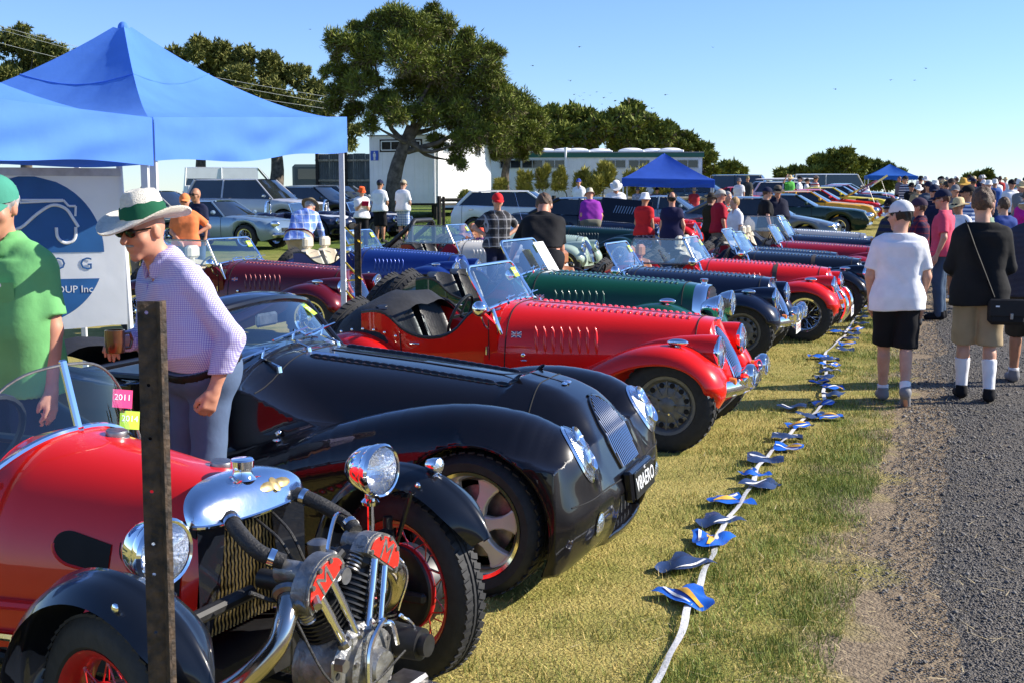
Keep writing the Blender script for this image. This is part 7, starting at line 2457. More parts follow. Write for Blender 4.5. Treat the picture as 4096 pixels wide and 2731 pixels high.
# PEOPLE
SKINS = [pm('skin_fair', (.56, .30, .20), rough=.5, var=.12, scale=12, spec=.35), pm('skin_tan', (.42, .20, .115), rough=.5, var=.12, scale=12, spec=.35), pm('skin_ruddy', (.54, .25, .16), rough=.5, var=.14, scale=12, spec=.35)]
HAIRS = {'brown': pm('hair_brown', (.085, .043, .021), rough=.6, var=.4, scale=60, bump=.5, bscale=120), 'black': pm('hair_black', (.010, .008, .007), rough=.55, var=.4, scale=60),
  'grey': pm('hair_grey', (.30, .29, .28), rough=.65, var=.3, scale=60), 'blond': pm('hair_blond', (.36, .21, .08), rough=.6, var=.3, scale=60, bump=.5, bscale=120)}
ARMS = {'down': ((.18, .02, -1), (.05, .18, -1)), 'front': ((.22, .12, -1), (-.50, .62, -.55)), 'pocket': ((.30, -.14, -1), (-.08, .36, -1)), 'akimbo': ((.80, -.25, -.75), (-.80, .42, -.5)),
  'walkarm': ((.24, .0, -1), (-.10, .45, -1)), 'crossed': ((.16, .28, -1), (-1, .50, .06)), 'phone': ((.1, .35, -1), (-.35, .75, .55)), 'back': ((.2, -.35, -1), (-.6, -.25, -.7)), 'reach': ((.10, .62, -.9), (0, .55, -.9)),
  'hang': ((.05, .3, -1), (0, .25, -1)), 'shade': ((.5, .5, .1), (-.45, .1, .9)), 'side': ((.45, .1, -.9), (.2, .5, -.5))}
def nrm(v):
 v = np.asarray(v, float)
 return v / np.linalg.norm(v)
class Fig:
 """Joint layout for one pose, metres, for a figure 1.75 m tall facing +Y, feet at the origin."""
 def __init__(s, lean=0., aL='down', aR='down', stride=0., hy=0., hp=0., fat=0., fem=0., lift=0., spread=.0, turn=0., twist=0.):
  s.k = (lean, str(aL), str(aR), stride, hy, hp, fat, fem, lift, spread)
  s.lean, s.fat, s.fem = lean, fat, fem
  c, q = math.cos(lean), math.sin(lean)
  s.R = np.array([[1, 0, 0], [0, c, q], [0, -q, c]])      # torso frame -> figure frame
  s.piv = np.array([0, 0, .95])
  T = lambda p: s.piv + s.R @ (np.asarray(p, float) - s.piv)
  s.T = T
  sw = .165 - .022 * fem
  s.S = [T((-sw, -.01, 1.385)), T((sw, -.01, 1.385))]
  s.E, s.W, s.D = [], [], []
  for i, a in enumerate((aL, aR)):
   sg = -1 if i == 0 else 1
   if isinstance(a, str):
    u, f = [nrm((d[0] * sg, d[1], d[2])) for d in ARMS[a]]
    e = s.S[i] + u * .285
    w = e + f * .245
   else:
    e, w = np.array(a[0], float), np.array(a[1], float)
    f = nrm(w - e)
   s.E.append(e)
   s.W.append(w)
   s.D.append(f)
  s.hip, s.knee, s.ank, s.toe, s.heel = [], [], [], [], []
  for i, sg in enumerate((-1, 1)):
   st = stride * (.5 if i == 0 else -.5)
   lf = lift if i == 1 else 0.
   h = np.array([sg * .088, 0, .92])
   an = np.array([sg * (.10 + spread), st, .085 + lf])
   kn = (h + an) / 2 + np.array([sg * .004, .035 + .10 * abs(stride) * (1 if i == 1 else .3) + lf * .5, .015])
   s.hip.append(h)
   s.knee.append(kn)
   s.ank.append(an)
   pitch = 1.05 * min(1, lf / .12) if lf else 0
   d = np.array([sg * .10, math.cos(pitch), -math.sin(pitch)])
   s.heel.append(an + np.array([0, -.035, -.045]) * (1 if not lf else .9))
   s.toe.append(s.heel[-1] + d * .185 + np.array([0, 0, -.008]))
  s.neck = T((0, .005, 1.47))
  s.C = T((0, .03, 1.625)) + np.array([0, .05 * math.sin(hp), -.02 * abs(math.sin(hp))])
  cy, sy = math.cos(hy), math.sin(hy)
  pp = hp + lean * .55
  cp, sp = math.cos(pp), math.sin(pp)
  Ry = np.array([[cy, -sy, 0], [sy, cy, 0], [0, 0, 1]])
  Rp = np.array([[1, 0, 0], [0, cp, sp], [0, -sp, cp]])
  s.HR = Ry @ Rp
 def HM(s):
  m = Matrix([list(r) + [0] for r in s.HR] + [[0, 0, 0, 1]])
  return Tm(*s.C) @ m
 def torso(s, P, o=0., loose=0.):
  Q = (P - s.piv) @ s.R + s.piv
  f, fe = s.fat, s.fem
  d = s_cone(Q, (-.088, .0, .93), (.088, 0, .93), .128 + o + .01 * fe, .128 + o + .01 * fe)
  d = smin(d, s_cone(Q, (-.075 - f * .3, .005 + f * .35, 1.09), (.075 + f * .3, .005 + f * .35, 1.09), .112 + f * .45 + o + loose - .012 * fe, .112 + f * .45 + o + loose - .012 * fe), .09)
  d = smin(d, s_cone(Q, (-.085, .012, 1.27), (.085, .012, 1.27), .118 + f * .12 + o + loose * .6, .118 + f * .12 + o + loose * .6), .09)
  d = smin(d, s_cone(Q, (-.14 + .02 * fe, -.01, 1.375), (.14 - .02 * fe, -.01, 1.375), .062 + o, .062 + o), .07)
  d = smin(d, s_cone(Q, (0, -.012, 1.40), (0, 0, 1.50), .075 + o, .052 + o), .05)
  if fe:
   for sg in (-1, 1):
    d = smin(d, s_cone(Q, (sg * .075, .09, 1.26), (sg * .075, .10, 1.255), .06 + o, .055 + o), .05)
  return d, Q
 def head(s, P):
  q = (P - s.C) @ s.HR
  d = s_ell(q, (0, -.012, .022), (.076, .097, .106))
  d = smin(d, s_ell(q, (0, .020, -.058), (.055, .070, .066)), .045)
  d = smin(d, s_cone(q, (0, .084, .016), (0, .114, -.026), .009, .016), .014)
  d = smin(d, s_cone(q, (-.038, .080, .034), (.038, .080, .034), .012, .012), .02)
  for sg in (-1, 1):
   d = smin(d, s_ell(q, (sg * .080, -.008, -.010), (.010, .022, .034)), .010)
   d = -smin(-d, s_ell(q, (sg * .033, .098, .010), (.017, .014, .010)), .012)
   d = smin(d, s_ell(q, (sg * .045, .058, -.028), (.022, .022, .020)), .03)
  d = smin(d, s_cone(q, (-.018, .080, -.068), (.018, .080, -.068), .010, .010), .012)
  d = -smin(-d, s_cone(q, (-.022, .096, -.0655), (.022, .096, -.0655), .0035, .0035), .006)
  d = smin(d, s_ell(q, (0, .072, -.108), (.024, .018, .018)), .025)
  return d
 def hand(s, P, i, fine, grip):
  w, f = s.W[i], s.D[i]
  sg = -1 if i == 0 else 1
  side = nrm(np.cross(f, [0, 0, 1.]) if abs(f[2]) < .6 else np.array([0, 1., 0]) - f * f[1])
  nn = np.cross(f, side)
  if not fine:
   d = s_cone(P, w, w + f * .08, .026, .034)
   d = smin(d, s_cone(P, w + f * .08, w + f * .155 + nn * .01, .030, .018), .02)
   return smin(d, s_cone(P, w + f * .03 + side * .03, w + f * .085 + side * .048, .013, .010), .015)
  d = s_cone(P, w, w + f * .035, .026, .026)
  for u in (-.024, -.008, .008, .024):
   d = smin(d, s_cone(P, w + f * .02 + side * u * .7, w + f * .085 + side * u * 1.12, .017, .0125), .012)
  crl = nn * (-1 if (nn @ np.array([-sg, 0, 0])) < 0 else 1)
  for u, L_ in ((-.029, .066), (-.0098, .078), (.0098, .074), (.029, .058)):
   a = w + f * .088 + side * u
   if grip:
    b = a + f * L_ * .40 + crl * L_ * .30
    c = b - f * L_ * .05 + crl * L_ * .55
   else:
    b = a + f * L_ * .5 + crl * L_ * .16
    c = b + f * L_ * .38 + crl * L_ * .34
   d = smin(d, s_cone(P, a, b, .0105, .0095), .005)
   d = smin(d, s_cone(P, b, c, .0095, .0075), .003)
  t0 = w + f * .03 + side * .028
  t1 = t0 + f * .036 + side * .020 + crl * .014
  t2 = t1 + f * .030 - side * .004 + crl * .016
  d = smin(d, s_cone(P, t0, t1, .015, .012), .01)
  return smin(d, s_cone(P, t1, t2, .012, .009), .004)
 def body(s, fine=False, grip=(False, False)):
  def f(P):
   d, Q = s.torso(P, -.012)
   d = smin(d, s_cone(P, s.neck - np.array([0, 0, .03]), s.C + s.HR @ np.array([0, -.02, -.06]), .056, .054), .03)
   d = smin(d, s.head(P), .018)
   for i in (0, 1):
    d = smin(d, s_cone(P, s.S[i], s.E[i], .050, .040), .03)
    d = smin(d, s_cone(P, s.E[i], s.W[i], .042, .026), .012)
    d = smin(d, s.hand(P, i, fine, grip[i]), .012)
    d = smin(d, s_cone(P, s.hip[i], s.knee[i], .088, .056), .04)
    d = smin(d, s_cone(P, s.knee[i], s.ank[i], .054, .036), .02)
    d = smin(d, s_cone(P, s.knee[i] * .72 + s.ank[i] * .28 + np.array([0, -.022, 0]), s.knee[i] * .45 + s.ank[i] * .55 + np.array([0, -.012, 0]), .046, .038), .03)
    d = smin(d, s_cone(P, s.heel[i] + np.array([0, 0, .012]), s.toe[i] + np.array([0, -.02, .01]), .032, .026), .02)
   return d
  return f
 def bbox(s, m=.14):
  A = np.array(s.E + s.W + s.S + s.hip + s.knee + s.ank + s.toe + s.heel + [s.C + [0, 0, .12], s.C])
  lo, hi = A.min(0) - m, A.max(0) + m
  lo = np.minimum(lo, [-.34, -.30, -.03])
  hi = np.maximum(hi, [.34, .32, .3])
  lo[2] = -.05
  return lo, hi + np.array([0, 0, .05])
def top_f(F, sleeve='short', hem=.87, o=.010, loose=.012, collar=False, tuck=False, fold=.005, ph=0.):
 fa = F.fat
 fe = F.fem
 def f(P):
  Q = (P - F.piv) @ F.R + F.piv
  z = Q[:, 2]
  zz = np.maximum(z, P[:, 2]) if F.lean > .25 else z
  ha = np.interp(zz, [.70, .93, 1.09, 1.25, 1.36, 1.42], [.090, .088, .070 + fa * .25 - .012 * fe, .088, .088, .070])
  r = np.interp(zz, [.70, .93, 1.09, 1.25, 1.36, 1.42], [.154 - .016 * tuck + .4 * min(fa, 0), .152 - .018 * tuck + .2 * min(fa, 0), .130 + fa * (.42 if fa > 0 else .1) - .01 * fe, .132 + fa * .12, .122, .10])
  yc = np.interp(zz, [.8, .93, 1.09, 1.27, 1.4], [fa * .12, fa * .2, fa * .36 + .004, .008, -.008])
  d = np.hypot(np.maximum(np.abs(Q[:, 0]) - ha, 0), Q[:, 1] - yc) - r - o + .008
  d = np.maximum(d, z - 1.40)
  for sg in (-1, 1):
   d = smin(d, s_cone(Q, (0, -.012, 1.455), (sg * .150, -.012, 1.385), .062 + o, .056 + o), .05)
   if fe:
    d = smin(d, s_cone(Q, (sg * .072, .085, 1.255), (sg * .072, .095, 1.25), .062 + o, .057 + o), .05)
  for i in (0, 1):
   S, E, W = F.S[i], F.E[i], F.W[i]
   if sleeve == 'short':
    e = S + (E - S) * .80
    a = s_cone(P, S, E, .060, .068)
    a = np.maximum(a, (P - e) @ nrm(E - S))
    d = smin(d, a, .022)
   elif sleeve == 'long':
    d = smin(d, s_cone(P, S, E, .060, .055), .022)
    e = E + (W - E) * .86
    a = s_cone(P, E, W, .055, .043)
    a = np.maximum(a, (P - e) @ nrm(W - E))
    d = smin(d, a, .02)
   else:
    d = smin(d, np.linalg.norm(P - S, axis=1) - .062, .03)
  d = d + fold * np.sin(24 * Q[:, 2] + 11 * Q[:, 0] + ph + 3 * np.sin(9 * Q[:, 0] + 5 * Q[:, 2])) * np.sin(7 * Q[:, 0] - 9 * Q[:, 1] + 4 * Q[:, 2] + ph)
  r = np.sqrt(Q[:, 0] ** 2 + (Q[:, 1] - .012) ** 2)
  if collar:
   d = smin(d, np.maximum(np.abs(r - .068 - .10 * np.clip(1.50 - Q[:, 2], 0, .1)) - .008, np.abs(Q[:, 2] - 1.475 + .35 * np.clip(Q[:, 1], 0, .1)) - .030), .008)
  if collar:
   d = np.maximum(d, -np.maximum(np.maximum(np.abs(Q[:, 0]) - .30 * np.clip(z - 1.36, 0, .16), .03 - Q[:, 1]), 1.36 - z))
  d = np.maximum(d, Q[:, 2] - (1.515 if collar else 1.475))
  hz = P[:, 2] if F.lean > .25 else Q[:, 2]
  return np.maximum(d, hem + .008 * np.sin(9 * P[:, 0] + ph) - hz)
 return f
def legs_f(F, kind='trousers', o=.012, hemz=.46, fold=.005, waist=1.0):
 def f(P):
  Q = (P - F.piv) @ F.R + F.piv
  d = s_cone(P, (-.088, 0, .93), (.088, 0, .93), .130 + o, .130 + o)
  d = smin(d, s_cone(Q, (-.08, .005 + F.fat * .2, 1.0), (.08, .005 + F.fat * .2, 1.0), .118 + o + F.fat * .25, .118 + o + F.fat * .25), .06)
  for i in (0, 1):
   h, k, a = F.hip[i], F.knee[i], F.ank[i]
   if kind == 'shorts':
    u = nrm(k - h)
    L_ = (.92 - hemz)
    g = s_cone(P, h, h + u * (L_ + .08), .104, .098)
    g = np.maximum(g, (P - (h + u * L_)) @ u)
   else:
    g = s_cone(P, h, k, .100, .074)
    g = smin(g, s_cone(P, k, a, .074, .062), .03)
    g = np.maximum(g, .045 - P[:, 2])
   d = smin(d, g, .03)
  d = d + fold * np.sin(20 * P[:, 2] + 6 * P[:, 0]) * np.sin(13 * P[:, 1] + 15 * P[:, 2] + 4 * P[:, 0])
  return np.maximum(d, Q[:, 2] - waist)
 return f
def dress_f(F, hem=.50):
 def f(P):
  d, Q = F.torso(P, .012, .01)
  d = smin(d, s_cone(P, (0, 0, .98), (0, 0, .45), .15, .25), .08)
  for i in (0, 1):
   a = s_cone(P, F.S[i], F.E[i], .064, .066)
   a = np.maximum(a, (P - (F.S[i] * .45 + F.E[i] * .55)) @ nrm(F.E[i] - F.S[i]))
   d = smin(d, a, .03)
  d = d + .010 * np.sin(26 * np.arctan2(P[:, 1], P[:, 0])) * np.clip(1.0 - P[:, 2], 0, .5)
  return np.maximum(np.maximum(d, Q[:, 2] - 1.47), hem - P[:, 2])
 return f
def cap_mesh():
 b = MB().ell((0, -.014, .030), (.0915, .114, .102), 22, 7, z0=-.05)
 rows = []
 for q in np.linspace(0, 1, 6):
  rows.append([(u * .086 * (1 - .25 * q * q * abs(u)), .060 + .090 * q * (1 - .55 * u * u) + .040 * (1 - u * u), .040 - .022 * q - .022 * u * u) for u in np.linspace(-1, 1, 11)])
 b.grid(rows)
 b.ell((0, -.014, .133), (.010, .010, .006), 8, 4)
 return b.mesh('cap', sharp=50)
def brim_mesh(r=.165, h=.115, droop=.25, pinch=0.):
 b = MB()
 P = []
 for k, (rr, z) in enumerate([(0, h), (.03, h + .004 - pinch * .02), (.058, h - .002), (.082, h - .020), (.092, h * .45), (.097, .012), (.101, 0), (r * .75, -.004), (r, .004 - droop * .06), (r * 1.004, -.002 - droop * .06), (r * .74, -.010), (.092, -.008)]):
  P.append([(rr * .90 * math.cos(a), rr * 1.10 * math.sin(a) - .010, z + .03 + (rr > .1) * (.016 * math.cos(2 * a) - droop * .08 * max(0, math.sin(a)) * (rr - .09) / .07)) for a in np.linspace(0, 2 * PI, 29)[:-1]])
 b.grid(P, cv=True)
 return b.mesh('hat', sharp=50)
def bucket_mesh():
 b = MB()
 P = []
 for (rr, z) in [(0, .112), (.05, .111), (.080, .100), (.093, .04), (.098, .012), (.124, -.030), (.126, -.028), (.097, .016)]:
  P.append([(rr * .93 * math.cos(a), rr * 1.10 * math.sin(a) - .010, z + .022) for a in np.linspace(0, 2 * PI, 25)[:-1]])
 return b.grid(P, cv=True).mesh('hat', sharp=50)
def hair_f(F, long=False, under=False):
 def f(P):
  q = (P - F.C) @ F.HR
  d = s_ell(q, (0, -.016, .030), (.086, .106, .112)) + .006 * np.sin(60 * q[:, 0] + 25 * q[:, 2] + 4 * np.sin(30 * q[:, 1])) * np.sin(50 * q[:, 1] + 38 * q[:, 2] + 3 * np.sin(25 * q[:, 0]))
  if long:
   d = smin(d, s_ell(q, (0, -.05, -.05), (.085, .06, .12)), .03)
  face = np.maximum(q[:, 1] - .048 - .5 * np.clip(q[:, 2] - .04, 0, 1), -9)
  side = -(q[:, 2] + (.10 if long else .055) - .9 * np.clip(q[:, 1] + .02, 0, .2) * (0 if long else 1))
  front = np.minimum(.085 - q[:, 2], .0 + q[:, 1] - .03)
  d = np.maximum(np.maximum(d, np.where(q[:, 2] > .075, -1, face)), side)
  return np.maximum(d, q[:, 2] - .035) if under else d
 return f
def person(label, x, y, yaw, F=None, H=1.75, top=None, topc=None, legs='trousers', legc=None, hat=None, hatc=None, band=None, hair='brown', skin=0, res=.024, sleeve='short', collar=False, hem=.87, shoec=None,
  group='people walking among the cars', glasses=False, fine=False, grip=(False, False), socks=None, tuck=False, hemz=.46, cat='person', belt=None, fold=.005, longhair=False, key=None, z=None):
 F = F or Fig()
 t = None
 lo, hi = F.bbox()
 k = (F.k, res)
 proj = 2 if res < .03 else 1
 body = ob('person', cached(('pbody', k, fine, grip), lambda: s_net('person', F.body(fine, grip), lo, hi, res, proj)), SKINS[skin])
 body.location = (x, y, tz(x, y) if z is None else z)
 body.rotation_euler = (0, 0, yaw)
 body.scale = (H / 1.75,) * 3
 tag(body, label, cat, group)
 if legs == 'dress':
  ob('dress', cached(('pdress', k, hemz), lambda: s_net('dress', dress_f(F, hemz), lo, hi, res, proj)), legc, body)
 else:
  ob('shirt', cached(('ptop', k, sleeve, collar, hem, tuck, fold), lambda: s_net('shirt', top_f(F, sleeve, hem, collar=collar, tuck=tuck, fold=fold), lo, hi, res, proj)), topc, body)
  ob(legs, cached(('plegs', k, legs, hemz, tuck or hem), lambda: s_net(legs, legs_f(F, legs, hemz=hemz, waist=1.0 if tuck else min(1.0, hem + .07)), lo, hi, res, proj)), legc, body)
 shoec = shoec or cloth('shoe_black', (.02, .02, .022), .6)
 for i in (0, 1):
  a, b = F.heel[i], F.toe[i]
  def shoe(a=a, b=b):
   up = nrm(np.cross(np.cross(b - a, [0, 0, 1.]), b - a))
   def f(P):
    d = s_cone(P, a + up * .022, b + up * .012, .044, .040)
    d = smin(d, s_cone(P, a + up * .03, a + up * .075, .044, .046), .03)
    return np.maximum(np.maximum(d, -((P - a) @ up) - .028), (P - a) @ up - .085)
   l2, h2 = np.minimum(a, b) - .1, np.maximum(a, b) + .13
   return s_net('shoe', f, l2, h2, min(res * .6, .014), 1)
  ob('shoe', cached(('pshoe', k, i), shoe), shoec, body)
  if socks:
   def sock(i=i):
    e = F.ank[i] + (F.knee[i] - F.ank[i]) * socks[1]
    u = nrm(F.knee[i] - F.ank[i])
    def f(P):
     d = s_cone(P, F.knee[i], F.ank[i], .062, .045)
     d = smin(d, s_cone(P, F.knee[i] * .72 + F.ank[i] * .28 + np.array([0, -.022, 0]), F.knee[i] * .45 + F.ank[i] * .55 + np.array([0, -.012, 0]), .053, .045), .03)
     return np.maximum(np.maximum(d, (P - e) @ u), (F.ank[i] - u * .05 - P) @ u)
    return s_net('sock', f, np.minimum(F.ank[i], F.knee[i]) - .12, np.maximum(F.ank[i], F.knee[i]) + .1, .014, 1)
   ob('sock', cached(('psock', k, i, socks[1]), sock), socks[0], body)
 if hair and not (hat in ('bucket',)):
  ob('hair', cached(('phair', k, longhair, bool(hat)), lambda: s_net('hair', hair_f(F, longhair, bool(hat)), F.C - .22, F.C + .2, min(res, .010 if res < .019 else .016), 1)), HAIRS[hair], body)
 HMx = F.HM()
 if hat == 'cap':
  ob('cap', cached(('cap',), cap_mesh), hatc, body, HMx)
 elif hat == 'capback':
  ob('cap', _cache.get(('cap',)) or cached(('cap',), cap_mesh), hatc, body, HMx @ Rm(PI, 'Z'))
 elif hat in ('brim', 'straw', 'trilby', 'flat'):
  r = {'brim': .160, 'straw': .178, 'trilby': .138, 'flat': .125}[hat]
  ho = ob('hat', cached(('brim', r), lambda: brim_mesh(r, .105 if r > .13 else .075)), hatc, body, HMx @ Rm(-.06, 'X'))
  if band:
   ob('hat_band', cached(('band',), lambda: MB().grid([[(rr * .90 * math.cos(a), rr * 1.10 * math.sin(a) - .010, z_ + .03) for a in np.linspace(0, 2 * PI, 25)[:-1]] for rr, z_ in ((.1015, .004), (.0965, .034))], cv=True).mesh('hat_band')), band, ho)
 elif hat == 'bucket':
  ob('hat', cached(('bucket',), bucket_mesh), hatc, body, HMx)
 if glasses:
  g = MB()
  for sg in (-1, 1):
   g.ell((sg * .034, .097, .010), (.033, .013, .023), 12, 7)
   g.tube([(sg * .058, .09, .016), (sg * .080, .02, .012)], .004, 5)
  g.tube([(-.012, .108, .016), (.012, .108, .016)], .004, 5)
  tag(ob('sunglasses', cached(('glasses',), lambda: g.mesh('sunglasses')), pm('shade_black', (.006, .006, .007), rough=.18, spec=.35), body, HMx), kind=None)
 if belt:
  ob('belt', cached(('belt', k), lambda: s_net('belt', lambda P: np.maximum(legs_f(F, 'trousers', o=.018, fold=0)(P), np.abs(((P - F.piv) @ F.R + F.piv)[:, 2] - .975) - .018), lo, hi, min(res, .014), 1)), belt, body)
 return body
C_ = cloth
BLK, WHT, NVY = C_('black', (.010, .010, .012)), C_('white', (.78, .78, .80)), C_('navy', (.012, .016, .045))
DEN, KHA, GRY = C_('denim', (.055, .085, .15)), C_('khaki', (.36, .27, .16)), C_('grey', (.16, .15, .15))
STRAW = pm('hat_straw', (.62, .47, .24), rough=.8, var=.15, scale=40, bump=.3, bscale=90)
WHAT = pm('hat_white', (.74, .73, .70), rough=.8, var=.08, scale=40, bump=.3, bscale=90)
SNEAK = C_('shoe_grey', (.20, .20, .21), .6)
# the two men beside the three-wheeler
Fh = Fig(lean=rad(20), aL=((-.315, .02, 1.105), (-.285, .095, .885)), aR=((.24, .14, 1.07), (.085, .33, 1.075)), hy=rad(14), hp=rad(2), fat=.09)
hm = person('smiling man in a green-banded white hat and purple checked shirt, with a mug', -1.43, 5.46, rad(133), Fh, H=1.76, topc=pattern_mat('purple_gingham', (.70, .70, .80), 'gingham', 120, [(.22, .17, .55)]), legc=C_('bluegrey', (.085, .125, .21)),
   sleeve='long', collar=True, res=.0098, fine=True, grip=(True, True), glasses=True, hair=None, skin=2, tuck=True, hem=.955, belt=C_('belt', (.012, .009, .008), .5), shoec=C_('shoe_black', (.02, .02, .022), .6), group='people around the three-wheeler', fold=.006)
HMx = Fh.HM()
hb = MB()
Pg = []
for (rr, z) in [(0, .122), (.035, .125), (.066, .118), (.084, .092), (.092, .05), (.097, .012), (.102, .0), (.15, -.008), (.196, -.004), (.205, .006), (.203, -.002), (.15, -.016), (.10, -.010)]:
 Pg.append([(rr * .92 * math.cos(a), rr * 1.06 * math.sin(a) - .012, z + .050 + (rr > .12) * (.030 * math.cos(2 * a) * (rr - .1) / .1 - .012 * max(0, math.sin(a)) * (rr - .1) / .1) - (.018 * math.exp(-(math.cos(a) / .35) ** 2) if .01 < rr < .05 else 0)) for a in np.linspace(0, 2 * PI, 41)[:-1]])
ht = ob('hat', hb.grid(Pg, cv=True).mesh('hat', sharp=50), pm('panama_weave', (.72, .68, .58), rough=.85, var=.1, scale=60, bump=.6, bscale=220), hm, HMx @ Tm(0, -.008, .0) @ Rm(.07, 'X') @ Rm(.06, 'Y'))
GB = C_('hat_green', (.012, .10, .05))
ob('hat_band', MB().grid([[(rr * .92 * math.cos(a), rr * 1.06 * math.sin(a) - .012, z_ + .050 + .007 * math.sin(2 * a + 4 * z_ * 10) + .003 * math.sin(9 * a + z_ * 200)) for a in np.linspace(0, 2 * PI, 41)[:-1]] for rr, z_ in ((.102, .004), (.103, .018), (.100, .032), (.100, .046), (.095, .060))], cv=True).mesh('hat_band'), GB, ht)
ob('moustache', MB().ell((0, .088, -.052), (.028, .010, .007), 14, 6), HAIRS['grey'], hm, HMx)
ob('teeth', MB().ell((0, .0845, -.0665), (.019, .0055, .0045), 12, 5), WHITE, hm, HMx)
cw = hm.matrix_basis @ Vector(Fh.W[1] + Fh.D[1] * .10 + np.array([-.035, .005, .015]))
mug = thing('mug', 'brown glazed coffee mug in the hand of the man in the white hat', 'mug', tuple(cw + Vector((0, 0, -.045))), rad(20))
MUGM = pm('brown_glaze', (.10, .035, .012), rough=.15, coat=.8, var=.3, scale=20)
ob('cup', MB().lathe([(0, .003), (.038, .0), (.041, .004), (.043, .05), (.042, .098), (.038, .098), (.038, .01), (0, .008)], 28), MUGM, mug)
ob('handle', MB().tube([(.041, 0, .08), (.066, 0, .082), (.074, 0, .05), (.064, 0, .02), (.042, 0, .018)], .007, 8), MUGM, mug, Rm(rad(15), 'Z'))
Fg = Fig(lean=rad(3), aL='down', aR='down', hy=rad(14), hp=rad(10), fat=.045)
gm = person('man in a light green polo shirt and faded green cap at the left edge', -2.215, 5.28, rad(164), Fg, H=1.82, topc=C_('green_polo', (.15, .42, .15)), legc=NVY, collar=True, hat='cap', hatc=C_('cap_green', (.06, .27, .19)), hair='grey', skin=2,
   res=.0125, fine=True, group='people around the three-wheeler', hem=.84, fold=.005)
ob('moustache', MB().ell((0, .088, -.052), (.030, .011, .009), 14, 6), HAIRS['grey'], gm, Fg.HM())
ob('shirt_emblem', MB().ell((0, 0, 0), (.022, .003, .010), 14, 6), WHITE, gm, Tm(-.085, .168, 1.30) @ Rm(.35, 'Z'))
ob('pocket', MB().grid([[(-.085 + u * .055, .158 + .012 * (1 - u * u) - .008 * q, 1.31 - .14 * q) for u in np.linspace(-1, 1, 7)] for q in np.linspace(0, 1, 5)]).mesh('pocket'), C_('green_polo', (.15, .42, .15)), gm)
# walkers on the road
Fw = Fig(fat=-.03, aL='walkarm', aR='walkarm', stride=.34, hy=rad(48), hp=rad(6), lift=.075, spread=-.02)
wm = person('young man in a white T-shirt, black shorts and white cap walking away', 3.20, 9.92, rad(-14), Fw, H=1.70, topc=C_('white_tee', (.80, .80, .83)), legs='shorts', legc=BLK, hat='cap', hatc=C_('cap_white', (.75, .75, .74)), hair='black', res=.0145,
   shoec=SNEAK, hem=.82, hemz=.50, socks=(WHT, .16), skin=0, group='people walking along the road', fold=.004)
ob('hat_sunglasses', MB().ell((-.06, .085, .07), (.035, .03, .014), 10, 6).ell((.0, .105, .072), (.03, .02, .014), 10, 6), pm('shade_black', (.006, .006, .007)), wm, Fw.HM())
Fb = Fig(fat=-.02, aL='front', aR='front', stride=.16, hy=rad(-14), hp=rad(2))
bm_ = person('young man in a black jumper, khaki shorts and long white socks walking away', 3.95, 10.1, rad(-16), Fb, H=1.80, topc=C_('black_knit', (.013, .013, .014)), sleeve='long', legs='shorts', legc=KHA, hair='brown', res=.0145, hem=.80, hemz=.47,
   socks=(WHT, .62), shoec=BLK, group='people walking along the road', fold=.005)
bag = thing('shoulder_bag', 'black camera shoulder bag hanging at the hip of the man in the black jumper', 'bag', tuple(bm_.matrix_basis @ Vector((.20, -.16, .76))), rad(-16))
ob('pouch', MB().box((0, 0, .0), (.30, .13, .21), b=.03), C_('bag_black', (.012, .012, .013), .6), bag)
ob('flap', MB().box((0, -.058, .035), (.29, .03, .15), b=.012), C_('bag_flap', (.018, .018, .019), .55), bag)
ob('clasp', MB().box((.03, -.078, -.03), (.025, .012, .05), b=.004), STEEL, bag)
ob('label_tab', MB().box((-.08, -.076, .05), (.03, .004, .012)), WHITE, bag)
Mi = bag.matrix_basis.inverted() @ bm_.matrix_basis
ob('strap', MB().tube([tuple(Mi @ Vector(p)) for p in ((.10, -.155, .88), (.03, -.178, 1.05), (-.05, -.170, 1.25), (-.11, -.115, 1.42), (-.125, -.02, 1.475))], .030, 8, flat=.22), C_('bag_strap', (.010, .010, .011), .6), bag)
Fr = Fig(aL='front', aR='front', stride=.22, hy=rad(10), fat=.12)
person('man in a black-banded white hat and fine striped shirt at the right edge', 4.78, 11.0, rad(-14), Fr, H=1.76, topc=pattern_mat('fine_stripe', (.022, .022, .032), 'stripe', 90, [(.07, .07, .10)]), legs='shorts', legc=C_('olive_dark', (.035, .03, .022)), hat='brim', hatc=WHAT, band=BLK,
 hair='grey', res=.0165, hem=.82, hemz=.44, socks=(WHT, .14), shoec=SNEAK, skin=1, group='people walking along the road', sleeve='short', collar=True)
# visitors among the cars
def px_at(u, D):
 return (u - 1176) / 2750 * D
PL = lambda n, b, c, k=9: pattern_mat(n, b, 'plaid', k, c)
STR = lambda n, b, c, k=14: pattern_mat(n, b, 'stripe', k, c)
POSE = {'std': Fig(), 'stdfat': Fig(fat=.12), 'crossed': Fig(aL='crossed', aR='crossed', fat=.08), 'akimbo': Fig(aL='akimbo', aR='akimbo', hp=rad(12)), 'pocket': Fig(aL='pocket', aR='pocket', hp=rad(8)), 'bend': Fig(lean=rad(44), aL='hang', aR='reach', hp=rad(20)),
  'look': Fig(lean=rad(14), aL='back', aR='pocket', hp=rad(18), fat=.10), 'front': Fig(aL='front', aR='front', hp=rad(14)), 'fem': Fig(fem=1, aL='front', aR='down'), 'fem2': Fig(fem=1, aL='down', aR='pocket'),
  'phone': Fig(fem=1, aL='phone', aR='phone', hp=rad(18)), 'walk': Fig(stride=.4, aL='down', aR='down'), 'shade': Fig(aL='down', aR='shade'), 'one': Fig(aL='akimbo', aR='front', hp=rad(5)), 'lean': Fig(lean=rad(34), aL='side', aR='hang', hp=rad(30))}
